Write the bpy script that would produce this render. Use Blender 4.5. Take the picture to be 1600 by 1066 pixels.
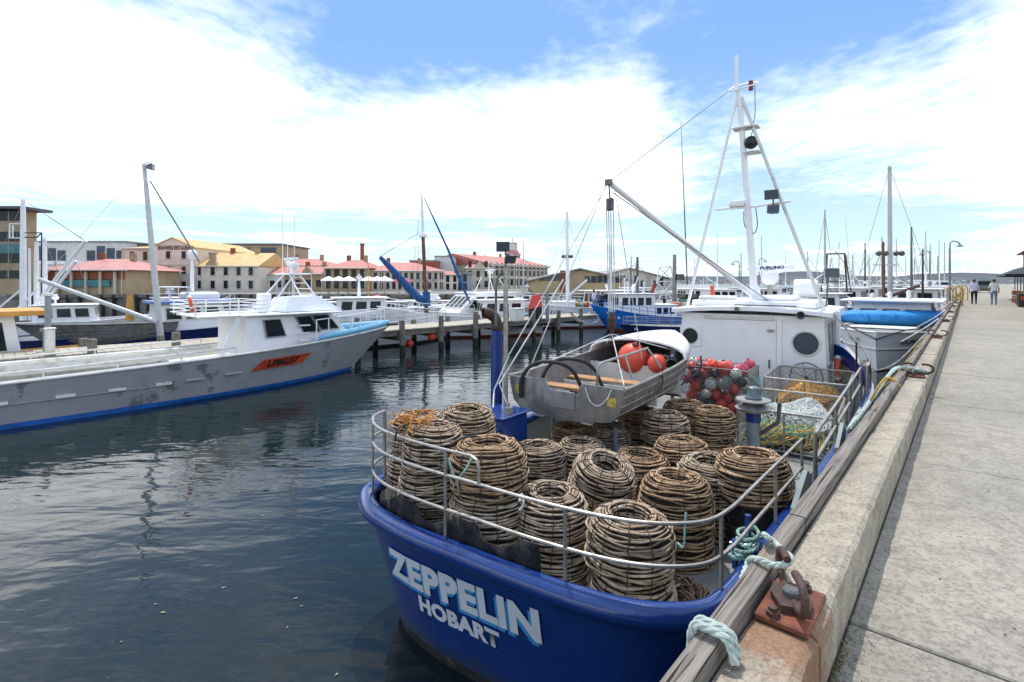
import bpy, math, random
from mathutils import Vector, Matrix, Quaternion
import numpy as np
random.seed(7)
for _o in list(bpy.data.objects): bpy.data.objects.remove(_o)
scene = bpy.context.scene
COL = scene.collection
R = math.radians
CAMZ, FPX, CX, HY = 4.0, 811.0, 800.0, 440.0     # camera height above the water, focal length and horizon in photo pixels

# ------------------------------------------------------------------ camera
cam_d = bpy.data.cameras.new('camera'); cam = bpy.data.objects.new('camera', cam_d); COL.objects.link(cam)
cam.location = (0, 0, CAMZ); cam.rotation_euler = (R(90), 0, 0)
cam_d.sensor_width = 36.0; cam_d.lens = 36.0*FPX/1600.0; cam_d.shift_y = -(533-HY)/1600.0
cam_d.clip_start = 0.05; cam_d.clip_end = 20000
scene.camera = cam

# ------------------------------------------------------------------ sky
SUN_AZ, SUN_EL = R(-10), R(65)       # azimuth from +Y towards +X
sd = Vector((math.sin(SUN_AZ)*math.cos(SUN_EL), math.cos(SUN_AZ)*math.cos(SUN_EL), math.sin(SUN_EL)))
world = bpy.data.worlds.new('World'); scene.world = world; world.use_nodes = True
class NT:
    def __init__(s, tree): s.t = tree; s.n = tree.nodes; s.l = tree.links
    def add(s, typ, ins=None, **kw):
        n = s.n.new(typ)
        for k, v in kw.items(): setattr(n, k, v)
        for k, v in (ins or {}).items(): s.put(n.inputs[k], v)
        return n
    def put(s, sock, v):
        if isinstance(v, bpy.types.NodeSocket): s.l.new(v, sock)
        elif isinstance(v, bpy.types.Node): s.l.new(v.outputs[0], sock)
        elif isinstance(v, (tuple, list)) and len(v) == 3 and sock.type == 'RGBA': sock.default_value = (*v, 1)
        else: sock.default_value = v
    def math(s, op, a, b=0.0, c=0.0, clamp=False):
        n = s.n.new('ShaderNodeMath'); n.operation = op; n.use_clamp = clamp
        for i, v in enumerate((a, b, c)): s.put(n.inputs[i], v)
        return n.outputs[0]
    def noise(s, vec, scale, detail=4, rough=.55, dist=0.0):
        n = s.n.new('ShaderNodeTexNoise'); s.put(n.inputs['Vector'], vec)
        n.inputs['Scale'].default_value = scale; n.inputs['Detail'].default_value = detail
        n.inputs['Roughness'].default_value = rough; n.inputs['Distortion'].default_value = dist
        return n.outputs['Fac']
    def ramp(s, fac, a, b, smooth=True):
        n = s.n.new('ShaderNodeMapRange'); n.interpolation_type = 'SMOOTHSTEP' if smooth else 'LINEAR'
        s.put(n.inputs[0], fac); n.inputs[1].default_value = a; n.inputs[2].default_value = b
        return n.outputs[0]
    def mix(s, fac, a, b, mode='MIX'):
        n = s.n.new('ShaderNodeMix'); n.data_type = 'RGBA'; n.blend_type = mode
        s.put(n.inputs[0], fac); s.put(n.inputs[6], a); s.put(n.inputs[7], b)
        return n.outputs[2]
    def mapping(s, vec, scale=(1,1,1), rot=(0,0,0), loc=(0,0,0)):
        n = s.n.new('ShaderNodeMapping'); s.put(n.inputs[0], vec)
        n.inputs['Location'].default_value = loc; n.inputs['Rotation'].default_value = rot; n.inputs['Scale'].default_value = scale
        return n.outputs[0]
w = NT(world.node_tree); w.n.clear()
SKY_STR = 0.15
sky = w.add('ShaderNodeTexSky', sky_type='NISHITA', sun_disc=False, sun_elevation=SUN_EL, sun_rotation=SUN_AZ, altitude=0.0, air_density=1.0, dust_density=0.3, ozone_density=1.0)
tc = w.add('ShaderNodeTexCoord'); sep = w.add('ShaderNodeSeparateXYZ', {0: tc.outputs['Generated']})
dx, dy, dz = sep.outputs
zc = w.math('MAXIMUM', dz, 0.03)
pv = w.add('ShaderNodeCombineXYZ', {0: w.math('DIVIDE', dx, zc), 1: w.math('DIVIDE', dy, zc), 2: 0.0}).outputs[0]
big = w.noise(w.mapping(pv, scale=(1, .8, 1), rot=(0,0,R(22)), loc=(3.1, 1.7, 0)), .55, 7, .55, .3)
fine = w.noise(w.mapping(pv, scale=(1.6, 1, 1), rot=(0,0,R(-30))), 5.5, 5, .6, .25)
soft = w.noise(pv, 1.7, 5, .6, .4)
el = dz   # sine of the elevation
band = w.math('MULTIPLY', w.ramp(el, .095, .16), w.math('SUBTRACT', 1.0, w.ramp(el, .27, .44)))       # the main bank of cloud
def lobe(d, lo, hi):
    dn = Vector(d).normalized()
    dot = w.add('ShaderNodeVectorMath', {0: tc.outputs['Generated'], 1: tuple(dn)}, operation='DOT_PRODUCT').outputs['Value']
    return w.ramp(dot, lo, hi)
right_hi = lobe((1.05, 1, .66), .88, .97)     # cloud mass high on the right
left_hi = lobe((-.9, 1, 1.0), .88, .97)
gap_r = lobe((.60, 1, .33), .945, .992)       # thin, streaky stretch on the right
gap_top = lobe((-.38, 1, .52), .88, .985)
hi = w.ramp(el, .42, .62)
dens = w.math('MULTIPLY_ADD', band, .74, w.math('MULTIPLY', right_hi, .42))
dens = w.math('MULTIPLY_ADD', left_hi, .50, dens)
dens = w.math('MULTIPLY_ADD', hi, .30, dens)
dens = w.math('MULTIPLY_ADD', gap_r, -.72, dens)
dens = w.math('MULTIPLY_ADD', gap_top, -.22, dens)
dens = w.math('ADD', dens, w.math('MULTIPLY_ADD', big, 1.05, -.52))
dens = w.math('ADD', dens, w.math('MULTIPLY_ADD', fine, .70, -.35))
dens = w.math('ADD', dens, w.math('MULTIPLY_ADD', soft, .75, -.37))
cl = w.ramp(dens, -.06, .82, False); cl = w.math('POWER', cl, 1.5)
low = w.math('MULTIPLY', w.ramp(w.noise(w.mapping(tc.outputs['Generated'], scale=(3, 3, 26)), 2.2, 5, .55), .50, .72), w.math('SUBTRACT', 1.0, w.ramp(el, .06, .11)))
cl = w.math('MAXIMUM', cl, w.math('MULTIPLY', low, .75))
shade = w.ramp(w.math('ADD', w.noise(pv, 1.1, 6, .6, .5), w.math('MULTIPLY', fine, .35)), .58, .95)
ccol = w.mix(shade, (15.0, 15.1, 15.3), (8.6, 9.2, 10.2))
air = w.mix(w.ramp(el, .0, .42), (4.7, 6.5, 7.4), (1.75, 3.45, 6.7)); skyc = w.mix(.72, sky.outputs[0], air)
colr = w.mix(cl, skyc, ccol)
bg = w.add('ShaderNodeBackground', {0: colr, 1: SKY_STR})
w.l.new(bg.outputs[0], w.add('ShaderNodeOutputWorld').inputs[0])

# ------------------------------------------------------------------ sun
sl = bpy.data.lights.new('sun', 'SUN'); sl.energy = 3.3; sl.angle = R(.55); sl.color = (1, .955, .88)
so = bpy.data.objects.new('sun', sl); COL.objects.link(so); so.location = (0, 0, 60)
so.rotation_euler = (-sd).to_track_quat('-Z', 'Y').to_euler()
scene.view_settings.view_transform = 'Standard'; scene.view_settings.look = 'None'
scene.view_settings.exposure = 0.06; scene.view_settings.gamma = 1.0; scene.view_settings.use_curve_mapping = False
scene.render.engine = 'CYCLES'
scene.cycles.use_denoising = True
scene.cycles.max_bounces = 6; scene.cycles.diffuse_bounces = 3; scene.cycles.glossy_bounces = 4; scene.cycles.transmission_bounces = 3
scene.cycles.caustics_reflective = False; scene.cycles.caustics_refractive = False

# ------------------------------------------------------------------ helpers
def W(px, py, z):                     # the point at height z that the photo shows at this pixel
    Y = FPX*(CAMZ-z)/(py-HY); return Vector(((px-CX)/FPX*Y, Y, z))
def D(px, py, Y):                     # the point at distance Y
    return Vector(((px-CX)/FPX*Y, Y, CAMZ-(py-HY)*Y/FPX))
def lerp(a, b, t): return a+(b-a)*t
def smooth(t): t = max(0, min(1, t)); return t*t*(3-2*t)
def catmull(pts, n=8, closed=False):
    P = [Vector(p) for p in pts]; out = []
    m = len(P)
    for i in range(m if closed else m-1):
        p0 = P[(i-1) % m] if closed or i > 0 else P[0]*2-P[1]
        p1 = P[i]; p2 = P[(i+1) % m]
        p3 = P[(i+2) % m] if closed or i+2 < m else P[-1]*2-P[-2]
        for k in range(n):
            t = k/n; t2 = t*t; t3 = t2*t
            out.append(.5*((2*p1)+(p2-p0)*t+(2*p0-5*p1+4*p2-p3)*t2+(3*p1-p0-3*p2+p3)*t3))
    if not closed: out.append(P[-1])
    return out
class MB:
    def __init__(s): s.v = []; s.f = []; s.m = []; s.mi = 0
    def add(s, vs, fs):
        b = len(s.v); s.v += [tuple(v) for v in vs]; s.f += [tuple(i+b for i in f) for f in fs]; s.m += [s.mi]*len(fs); return s
    def bx(s, x0, x1, y0, y1, z0, z1, M=None):
        vs = [Vector(p) for p in ((x0,y0,z0),(x1,y0,z0),(x1,y1,z0),(x0,y1,z0),(x0,y0,z1),(x1,y0,z1),(x1,y1,z1),(x0,y1,z1))]
        if M: vs = [M @ v for v in vs]
        return s.add(vs, [(0,3,2,1),(4,5,6,7),(0,1,5,4),(1,2,6,5),(2,3,7,6),(3,0,4,7)])
    def bev(s, x0, x1, y0, y1, z0, z1, b=.02, M=None):      # box with chamfered edges
        vs = []; xs, ys, zs = (x0, x1), (y0, y1), (z0, z1)
        idx = {}
        for i in (0, 1):
            for j in (0, 1):
                for k in (0, 1):
                    sx, sy, sz = (1 if i == 0 else -1), (1 if j == 0 else -1), (1 if k == 0 else -1)
                    for a in range(3):
                        p = [xs[i]+sx*b, ys[j]+sy*b, zs[k]+sz*b]; p[a] = (xs[i], ys[j], zs[k])[a]
                        idx[(i,j,k,a)] = len(vs); vs.append(Vector(p))
        if M: vs = [M @ v for v in vs]
        f = []; g = lambda *q: idx[q]
        for i in (0, 1):
            q = [g(i,0,0,0), g(i,1,0,0), g(i,1,1,0), g(i,0,1,0)]; f.append(q if i else q[::-1])
            q = [g(0,i,0,1), g(0,i,1,1), g(1,i,1,1), g(1,i,0,1)]; f.append(q if i else q[::-1])
            q = [g(0,0,i,2), g(1,0,i,2), g(1,1,i,2), g(0,1,i,2)]; f.append(q if i else q[::-1])
        for i in (0, 1):
            for j in (0, 1):
                f.append([g(i,j,0,0), g(i,j,1,0), g(i,j,1,1), g(i,j,0,1)])
                f.append([g(i,0,j,0), g(i,1,j,0), g(i,1,j,2), g(i,0,j,2)])
                f.append([g(0,i,j,1), g(1,i,j,1), g(1,i,j,2), g(0,i,j,2)])
                for k in (0, 1): f.append([g(i,j,k,0), g(i,j,k,1), g(i,j,k,2)])
        return s.add(vs, f)
    def tube(s, pts, r, n=8, closed=False, cap=True):
        P = [Vector(p) for p in pts]; m = len(P); rs = r if isinstance(r, (list, tuple)) else [r]*m
        vs = []; up = None
        for i in range(m):
            a = P[i-1] if (i > 0 or closed) else P[i]; b = P[(i+1) % m] if (i < m-1 or closed) else P[i]
            t = (b-a)
            if t.length < 1e-9: t = Vector((0,0,1))
            t.normalize()
            if up is None:
                up = Vector((0,0,1)) if abs(t.z) < .9 else Vector((1,0,0))
            side = t.cross(up)
            if side.length < 1e-6: side = t.orthogonal()
            side.normalize(); up = side.cross(t).normalized()
            for k in range(n):
                an = 2*math.pi*k/n; vs.append(P[i]+side*(math.cos(an)*rs[i])+up*(math.sin(an)*rs[i]))
        fs = []
        for i in range(m if closed else m-1):
            j = (i+1) % m
            for k in range(n): k2 = (k+1) % n; fs.append((i*n+k, j*n+k, j*n+k2, i*n+k2))
        if cap and not closed:
            fs.append(tuple(range(n))); fs.append(tuple((m-1)*n+k for k in range(n-1, -1, -1)))
        return s.add(vs, fs)
    def cyl(s, a, b, r, n=10, r2=None): return s.tube([a, b], [r, r if r2 is None else r2], n)
    def lathe(s, prof, n=20, c=(0,0,0), M=None):
        vs = []; c = Vector(c)
        for (r, z) in prof:
            for k in range(n):
                an = 2*math.pi*k/n; p = Vector((r*math.cos(an), r*math.sin(an), z)); p = (M @ p) if M else p; vs.append(p+c)
        fs = []
        for i in range(len(prof)-1):
            for k in range(n): k2 = (k+1) % n; fs.append((i*n+k, i*n+k2, (i+1)*n+k2, (i+1)*n+k))
        if prof[0][0] > 1e-6: fs.append(tuple(range(n-1, -1, -1)))
        if prof[-1][0] > 1e-6: fs.append(tuple((len(prof)-1)*n+k for k in range(n)))
        return s.add(vs, fs)
    def ball(s, c, r, nu=12, nv=8, sc=(1,1,1), M=None):
        prof = [(max(1e-7, math.sin(math.pi*i/nv))*r, -math.cos(math.pi*i/nv)*r) for i in range(nv+1)]
        S = Matrix.Diagonal((*sc, 1)); 
        return s.lathe(prof, nu, c, (M @ S) if M else S)
    def grid(s, rows, closed=False):
        n = len(rows[0]); vs = [p for r in rows for p in r]; fs = []
        for i in range(len(rows)-1):
            for k in range(n if closed else n-1):
                k2 = (k+1) % n; fs.append((i*n+k, i*n+k2, (i+1)*n+k2, (i+1)*n+k))
        return s.add(vs, fs)
    def prism(s, poly, ext, M=None):      # poly: list of 3-D points, ext: extrusion vector
        P = [Vector(p) for p in poly]; e = Vector(ext); n = len(P); vs = P+[p+e for p in P]
        if M: vs = [M @ v for v in vs]
        return s.add(vs, [tuple(range(n-1,-1,-1)), tuple(range(n, 2*n))]+[(k, (k+1) % n, n+(k+1) % n, n+k) for k in range(n)])
    def build(s, name, mat, parent=None, smooth=False, loc=None, auto=None):
        me = bpy.data.meshes.new(name); me.from_pydata(s.v, [], s.f)
        for mm in (mat if isinstance(mat, (list, tuple)) else [mat]): me.materials.append(mm)
        if any(s.m): me.polygons.foreach_set('material_index', s.m)
        if smooth: me.polygons.foreach_set('use_smooth', [True]*len(me.polygons))
        me.update()
        import bmesh
        b = bmesh.new(); b.from_mesh(me); bmesh.ops.recalc_face_normals(b, faces=b.faces); b.to_mesh(me); b.free()
        if smooth:
            try: me.set_sharp_from_angle(angle=R(auto or 40))
            except Exception: pass
        return link(name, me, parent, loc)
def link(name, me, parent=None, loc=None):
    o = bpy.data.objects.new(name, me); COL.objects.link(o)
    if parent: o.parent = parent
    if loc is not None: o.location = loc
    return o
def tag(o, label=None, cat=None, group=None, kind=None):
    if label: o['label'] = label
    if cat: o['category'] = cat
    if group: o['group'] = group
    if kind: o['kind'] = kind
    return o
def empty(name, loc=(0,0,0), rz=0.0, label=None, cat=None, group=None):
    o = bpy.data.objects.new(name, None); COL.objects.link(o); o.location = loc; o.rotation_euler = (0, 0, rz)
    o.empty_display_size = .2
    return tag(o, label, cat, group)
def copy_tree(o, parent=None):
    c = o.copy(); COL.objects.link(c); c.parent = parent
    for ch in o.children: copy_tree(ch, c)
    return c
def sag(a, b, d, n=14):
    a = Vector(a); b = Vector(b); return [a.lerp(b, i/n)-Vector((0,0,d*4*(i/n)*(1-i/n))) for i in range(n+1)]
def heading(deg): return R(90-deg)       # compass-like angle from +Y towards +X -> z rotation of a thing whose +X is forward

# ------------------------------------------------------------------ materials
def pmat(name, col, rough=.6, metal=0.0, var=.18, scale=3.0, bump=0.0, bscale=30.0, col2=None, lo=.4, hi=.65, stretch=(1,1,1), orand=0.0, spec=.5, coat=0.0, dirt=None, dirt_scale=1.5, dlo=.55, dhi=.75):
    m = bpy.data.materials.new(name); m.use_nodes = True; t = NT(m.node_tree); t.n.clear()
    b = t.add('ShaderNodeBsdfPrincipled'); out = t.add('ShaderNodeOutputMaterial'); t.l.new(b.outputs[0], out.inputs[0])
    co = t.add('ShaderNodeTexCoord').outputs['Object']; vec = t.mapping(co, scale=stretch)
    c2 = col2 or tuple(max(0, c*(1-var)) for c in col); c1 = col if col2 else tuple(min(1, c*(1+var*.6)) for c in col)
    fac = t.ramp(t.noise(vec, scale, 6, .6), lo, hi)
    c = t.mix(fac, c1, c2)
    if orand:
        oi = t.add('ShaderNodeObjectInfo').outputs['Random']
        k = t.math('MULTIPLY_ADD', oi, 2*orand, 1-orand)
        hs = t.add('ShaderNodeHueSaturation', {'Value': k, 'Color': c}); c = hs.outputs[0]
    if dirt:
        c = t.mix(t.ramp(t.noise(co, dirt_scale, 8, .65), dlo, dhi), c, dirt)
    t.put(b.inputs['Base Color'], c)
    t.put(b.inputs['Roughness'], t.math('MULTIPLY_ADD', fac, .14, rough-.07, clamp=True)); b.inputs['Metallic'].default_value = metal
    b.inputs['Specular IOR Level'].default_value = spec
    if coat: b.inputs['Coat Weight'].default_value = coat; b.inputs['Coat Roughness'].default_value = .08
    if bump:
        bp = t.add('ShaderNodeBump', {'Height': t.noise(vec, bscale, 5, .65)}); bp.inputs['Strength'].default_value = bump; bp.inputs['Distance'].default_value = .02
        t.l.new(bp.outputs[0], b.inputs['Normal'])
    return m
M = {}
M['white'] = pmat('white_paint', (.84,.84,.84), .38, var=.04, scale=2, dirt=(.70,.66,.58), dirt_scale=2.2, dlo=.62, dhi=.85)
M['white2'] = pmat('white_gelcoat', (.84,.85,.86), .25, var=.05, scale=1.5)
M['offwhite'] = pmat('aged_white_paint', (.66,.65,.60), .5, var=.12, scale=3, dirt=(.42,.36,.26), dirt_scale=3)
M['cream'] = pmat('cream_canvas', (.74,.70,.62), .7, var=.08, scale=6, bump=.15, bscale=60)
M['blue'] = pmat('deep_blue_hull_paint', (.009,.031,.195), .20, var=.15, scale=1.2, coat=.5, dirt=(.022,.045,.17), dirt_scale=5, dlo=.55, dhi=.9)
def hull_paint(name, base, chalk, streak):
    m = bpy.data.materials.new(name); m.use_nodes = True; t = NT(m.node_tree); t.n.clear()
    b = t.add('ShaderNodeBsdfPrincipled'); out = t.add('ShaderNodeOutputMaterial'); t.l.new(b.outputs[0], out.inputs[0])
    co = t.add('ShaderNodeTexCoord').outputs['Object']
    wear = t.ramp(t.noise(t.mapping(co, scale=(.8, .8, 4)), 3.0, 8, .7), .56, .74); fine_ = t.ramp(t.noise(co, 26, 6, .7), .56, .70)
    run = t.ramp(t.noise(t.mapping(co, scale=(7, 7, .35)), 2.4, 5, .6), .60, .76)
    sep_ = t.add('ShaderNodeSeparateXYZ', {0: co}).outputs[2]
    scum = t.math('SUBTRACT', 1.0, t.ramp(t.math('ADD', sep_, t.math('MULTIPLY_ADD', t.noise(t.mapping(co, scale=(3,3,1)), 3, 5, .6), .5, -.25)), .10, .34))
    c = t.mix(t.math('MULTIPLY', t.noise(co, .9, 4, .5), .6), base, tuple(x*.72 for x in base))
    c = t.mix(t.math('MULTIPLY', wear, .45), c, chalk); c = t.mix(t.math('MULTIPLY', run, .30), c, streak)
    c = t.mix(t.math('MULTIPLY', fine_, .18), c, chalk); c = t.mix(t.math('MULTIPLY', scum, .6), c, (.05,.05,.04))
    t.put(b.inputs['Base Color'], c); t.put(b.inputs['Roughness'], t.math('MULTIPLY_ADD', wear, .20, t.math('MULTIPLY_ADD', fine_, .12, .20)))
    b.inputs['Coat Weight'].default_value = .25; b.inputs['Coat Roughness'].default_value = .12
    bp = t.add('ShaderNodeBump', {'Height': t.math('ADD', t.noise(co, 1.9, 3, .5), t.math('MULTIPLY', t.noise(co, 30, 4, .6), .03))}); bp.inputs['Strength'].default_value = .5; bp.inputs['Distance'].default_value = .05
    t.l.new(bp.outputs[0], b.inputs['Normal']); return m
M['blue'] = hull_paint('deep_blue_hull_paint', (.008,.042,.205), (.045,.095,.26), (.012,.025,.10))
M['navy'] = pmat('navy_hull_paint', (.010,.022,.10), .3, var=.2)
M['bright_blue'] = pmat('bright_blue_hull_paint', (.010,.145,.52), .35, var=.18, scale=1.5)
M['sky_blue'] = pmat('light_blue_paint', (.22,.55,.78), .4, var=.08)
M['boot_blue'] = pmat('blue_antifouling', (.015,.11,.42), .5, var=.2)
M['boot_red'] = pmat('red_antifouling', (.20,.03,.02), .6, var=.3)
M['boot_black'] = pmat('dark_boot_top', (.022,.022,.024), .55, var=.4, scale=6, dirt=(.10,.085,.06), dirt_scale=5)
M['hull_grey'] = pmat('grey_primer_hull', (.31,.33,.35), .45, var=.10, scale=.8, dirt=(.15,.16,.17), dirt_scale=.75, dlo=.575, dhi=.625)
M['alu'] = pmat('aluminium', (.275,.27,.26), .44, .65, var=.25, scale=4, bump=.12, bscale=9, dirt=(.16,.155,.145), dirt_scale=3, dlo=.48, dhi=.75)
M['pole_grey'] = pmat('grey_painted_pole', (.52,.53,.53), .5, var=.08, scale=5)
M['alu_dull'] = pmat('dull_aluminium', (.26,.26,.25), .5, .5, var=.2, scale=5)
M['galv'] = pmat('galvanised_pipe', (.36,.34,.31), .45, .55, var=.2, scale=9, dirt=(.30,.22,.15), dirt_scale=9, dlo=.6, dhi=.8)
M['steel'] = pmat('dark_grey_steel', (.12,.12,.12), .5, .5, var=.25, scale=8)
M['wire'] = pmat('steel_wire', (.20,.20,.20), .5, .5)
M['white_wire'] = pmat('pale_line', (.62,.62,.60), .7)
M['rust'] = pmat('rusted_iron', (.060,.036,.030), .62, .35, var=.5, scale=18, col2=(.135,.062,.035), lo=.45, hi=.75, bump=.35, bscale=70)
M['primer'] = pmat('red_oxide_plate', (.23,.062,.028), .72, 0, var=.3, scale=14, col2=(.13,.042,.026), bump=.3, bscale=60, dirt=(.10,.06,.045), dirt_scale=10, dlo=.6, dhi=.75)
M['black'] = pmat('black_plastic', (.012,.012,.013), .5)
M['black_mesh'] = pmat('black_mesh_mat', (.016,.016,.017), .85, var=.5, scale=30, bump=.5, bscale=90, dirt=(.07,.07,.07), dirt_scale=14)
M['glass'] = pmat('dark_window_glass', (.018,.024,.028), .10, var=.3, scale=.7, spec=.28)
M['glass_blue'] = pmat('blue_grey_window_glass', (.055,.075,.095), .1, var=.3, scale=.7, spec=.35)
M['deck'] = pmat('grey_painted_deck', (.22,.22,.20), .7, var=.2, scale=3, bump=.1, dirt=(.12,.10,.07), dirt_scale=2)
M['pale_green'] = pmat('pale_green_grey_paint', (.42,.47,.44), .5, var=.1)
M['orange'] = pmat('orange_plastic', (.72,.11,.03), .45, var=.15, orand=.12)
M['red'] = pmat('red_plastic', (.66,.06,.035), .45, var=.2, scale=6)
M['redpanel'] = pmat('red_orange_panel', (.44,.045,.02), .5, var=.2, scale=4, col2=(.5,.11,.02))
M['grey_paint'] = pmat('mid_grey_paint', (.24,.26,.28), .45, var=.12)
M['timber'] = pmat('weathered_timber_pile', (.17,.15,.125), .85, var=.4, scale=4, stretch=(6,6,.6), bump=.6, bscale=12, dirt=(.06,.055,.045), dirt_scale=2)
M['planks'] = pmat('weathered_deck_timber', (.42,.37,.29), .85, var=.25, scale=5, stretch=(1,8,1), bump=.3, bscale=14, orand=.1)
M['weed'] = pmat('weed_dark_pile', (.018,.018,.013), .8, var=.5, scale=8)
M['brown_mast'] = pmat('varnished_brown_mast', (.14,.045,.02), .4, var=.3)
M['sailblue'] = pmat('blue_sail_cover', (.015,.075,.22), .8, var=.25, scale=5, bump=.3, bscale=8)
M['coverblue'] = pmat('bright_blue_tarpaulin', (.025,.26,.62), .6, var=.16, scale=4, bump=.5, bscale=5)
M['orangecloth'] = pmat('ochre_paint', (.58,.29,.05), .55, var=.12)
M['rope_teal'] = pmat('teal_rope', (.25,.40,.35), .85, var=.25, scale=30)
M['rope_pale'] = pmat('pale_green_rope', (.44,.51,.45), .85, var=.2, scale=25, dirt=(.30,.35,.30), dirt_scale=20)
M['rope_white'] = pmat('off_white_rope', (.62,.62,.56), .85, var=.2, scale=20)
M['rope_yellow'] = pmat('yellow_rope', (.56,.36,.07), .85, var=.35, scale=12)
M['rope_orange'] = pmat('orange_rope', (.56,.24,.05), .85, var=.35, scale=12)
M['rope_green'] = pmat('green_rope', (.04,.27,.25), .85, var=.4, scale=12)
M['rope_olive'] = pmat('olive_rope', (.27,.25,.06), .85, var=.4, scale=12)
M['hose'] = pmat('black_rubber_hose', (.014,.014,.014), .55)
M['skin'] = pmat('skin', (.42,.24,.17), .55, var=.08)
M['hair'] = pmat('dark_hair', (.02,.015,.012), .6)
# cane of the pots: each hoop its own shade, bleached and brown stretches
def cane_mat(name='bleached_cane', tint=(1,1,1)):
    m = bpy.data.materials.new(name); m.use_nodes = True; t = NT(m.node_tree); t.n.clear()
    b = t.add('ShaderNodeBsdfPrincipled'); out = t.add('ShaderNodeOutputMaterial'); t.l.new(b.outputs[0], out.inputs[0])
    co = t.add('ShaderNodeTexCoord').outputs['Object']; oi = t.add('ShaderNodeObjectInfo').outputs['Random']
    off = t.add('ShaderNodeVectorMath', {0: co, 1: t.add('ShaderNodeCombineXYZ', {0: t.math('MULTIPLY', oi, 37.0), 1: t.math('MULTIPLY', oi, 11.0), 2: 0.0}).outputs[0]}, operation='ADD').outputs[0]
    n1 = t.ramp(t.noise(off, 5, 5, .6), .32, .68); n2 = t.ramp(t.noise(off, 26, 5, .7), .50, .72)
    c = t.mix(n1, (.57,.45,.315), (.31,.205,.12))
    c = t.mix(t.math('MULTIPLY', n2, .75), c, (.10,.06,.035))
    c = t.mix(t.ramp(t.noise(off, 9, 4, .6), .60, .75), c, (.74,.64,.49))
    k = t.math('MULTIPLY_ADD', oi, .5, .78); c = t.add('ShaderNodeHueSaturation', {'Value': k, 'Color': c}).outputs[0]
    c = t.mix(1.0, c, tint, 'MULTIPLY')
    t.put(b.inputs['Base Color'], c); b.inputs['Roughness'].default_value = .78
    bp = t.add('ShaderNodeBump', {'Height': t.noise(off, 60, 4, .7)}); bp.inputs['Strength'].default_value = .5; bp.inputs['Distance'].default_value = .006
    t.l.new(bp.outputs[0], b.inputs['Normal']); return m
M['cane'] = cane_mat(); M['cane_brown'] = cane_mat('brown_cane', (.92,.80,.68)); M['cane_grey'] = cane_mat('grey_cane', (1.0,1.02,1.06))
M['twine'] = pmat('dark_tie_wire', (.055,.030,.018), .8, var=.4, scale=20)
M['inner_dark'] = pmat('painted_inner_dark', (.030,.024,.018), .9, var=.5, scale=20, bump=.6, bscale=50)  # painted dark that plays the dim inside behind hoops and loops
def water_mat():
    m = bpy.data.materials.new('harbour_water'); m.use_nodes = True; t = NT(m.node_tree); t.n.clear()
    b = t.add('ShaderNodeBsdfPrincipled'); out = t.add('ShaderNodeOutputMaterial'); t.l.new(b.outputs[0], out.inputs[0])
    co = t.add('ShaderNodeNewGeometry').outputs['Position']
    b.inputs['Base Color'].default_value = (.006,.014,.016,1); b.inputs['Roughness'].default_value = .025; b.inputs['IOR'].default_value = 1.333
    a = t.noise(t.mapping(co, scale=(1, 2.6, 1), rot=(0,0,R(8))), .62, 2, .45, .5)
    c = t.noise(t.mapping(co, scale=(1, 2.3, 1), rot=(0,0,R(-16))), 1.9, 2, .45, .4)
    d = t.noise(t.mapping(co, scale=(1, 1.8, 1), rot=(0,0,R(12))), 6.5, 2, .55, .2)
    rough = t.ramp(t.noise(t.mapping(co, loc=(3.7, 1.3, 0)), .10, 3, .5), .44, .66)           # wind patches
    h = t.math('MULTIPLY', a, .52); h = t.math('MULTIPLY_ADD', c, .15, h)
    h = t.math('ADD', h, t.math('MULTIPLY', d, t.math('MULTIPLY_ADD', rough, .075, .006)))
    bp = t.add('ShaderNodeBump', {'Height': h}); bp.inputs['Strength'].default_value = 1.0; bp.inputs['Distance'].default_value = .055
    t.l.new(bp.outputs[0], b.inputs['Normal']); return m
M['water'] = water_mat()
def concrete_mat(name, c1, c2, c3, sc=1.0, speck=.5, stain=None):
    m = bpy.data.materials.new(name); m.use_nodes = True; t = NT(m.node_tree); t.n.clear()
    b = t.add('ShaderNodeBsdfPrincipled'); out = t.add('ShaderNodeOutputMaterial'); t.l.new(b.outputs[0], out.inputs[0])
    co = t.add('ShaderNodeNewGeometry').outputs['Position']
    big = t.ramp(t.noise(co, .55*sc, 6, .6), .35, .68); mid = t.ramp(t.noise(co, 5*sc, 7, .68), .42, .66)
    fin = t.noise(co, 75*sc, 3, .7); gr = t.ramp(t.noise(co, 38*sc, 5, .75), .48, .66)
    c = t.mix(big, c1, c2); c = t.mix(t.math('MULTIPLY', mid, .6), c, c3); c = t.mix(t.math('MULTIPLY', gr, speck), c, tuple(x*.42 for x in c3))
    c = t.mix(t.math('MULTIPLY', t.ramp(fin, .60, .72), .45), c, (.55,.53,.47))
    c = t.mix(t.math('MULTIPLY', t.ramp(t.noise(co, 1.7*sc, 8, .72, .4), .60, .74), .5), c, tuple(x*.55 for x in c3))
    if stain:                                   # rust run-off round the iron plate
        dist = t.add('ShaderNodeVectorMath', {0: co, 1: tuple(stain)}, operation='DISTANCE').outputs['Value']
        r = t.math('SUBTRACT', 1.0, t.ramp(t.math('ADD', dist, t.math('MULTIPLY_ADD', t.noise(co, 9, 6, .7), .7, -.35)), .14, .40))
        c = t.mix(t.math('MULTIPLY', r, .68), c, (.26,.105,.04))
    t.put(b.inputs['Base Color'], c); b.inputs['Roughness'].default_value = .9; b.inputs['Specular IOR Level'].default_value = .25
    bp = t.add('ShaderNodeBump', {'Height': t.math('ADD', t.math('MULTIPLY', fin, .6), t.math('ADD', gr, t.math('MULTIPLY', mid, .8)))}); bp.inputs['Strength'].default_value = .55; bp.inputs['Distance'].default_value = .006
    t.l.new(bp.outputs[0], b.inputs['Normal']); return m
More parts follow.
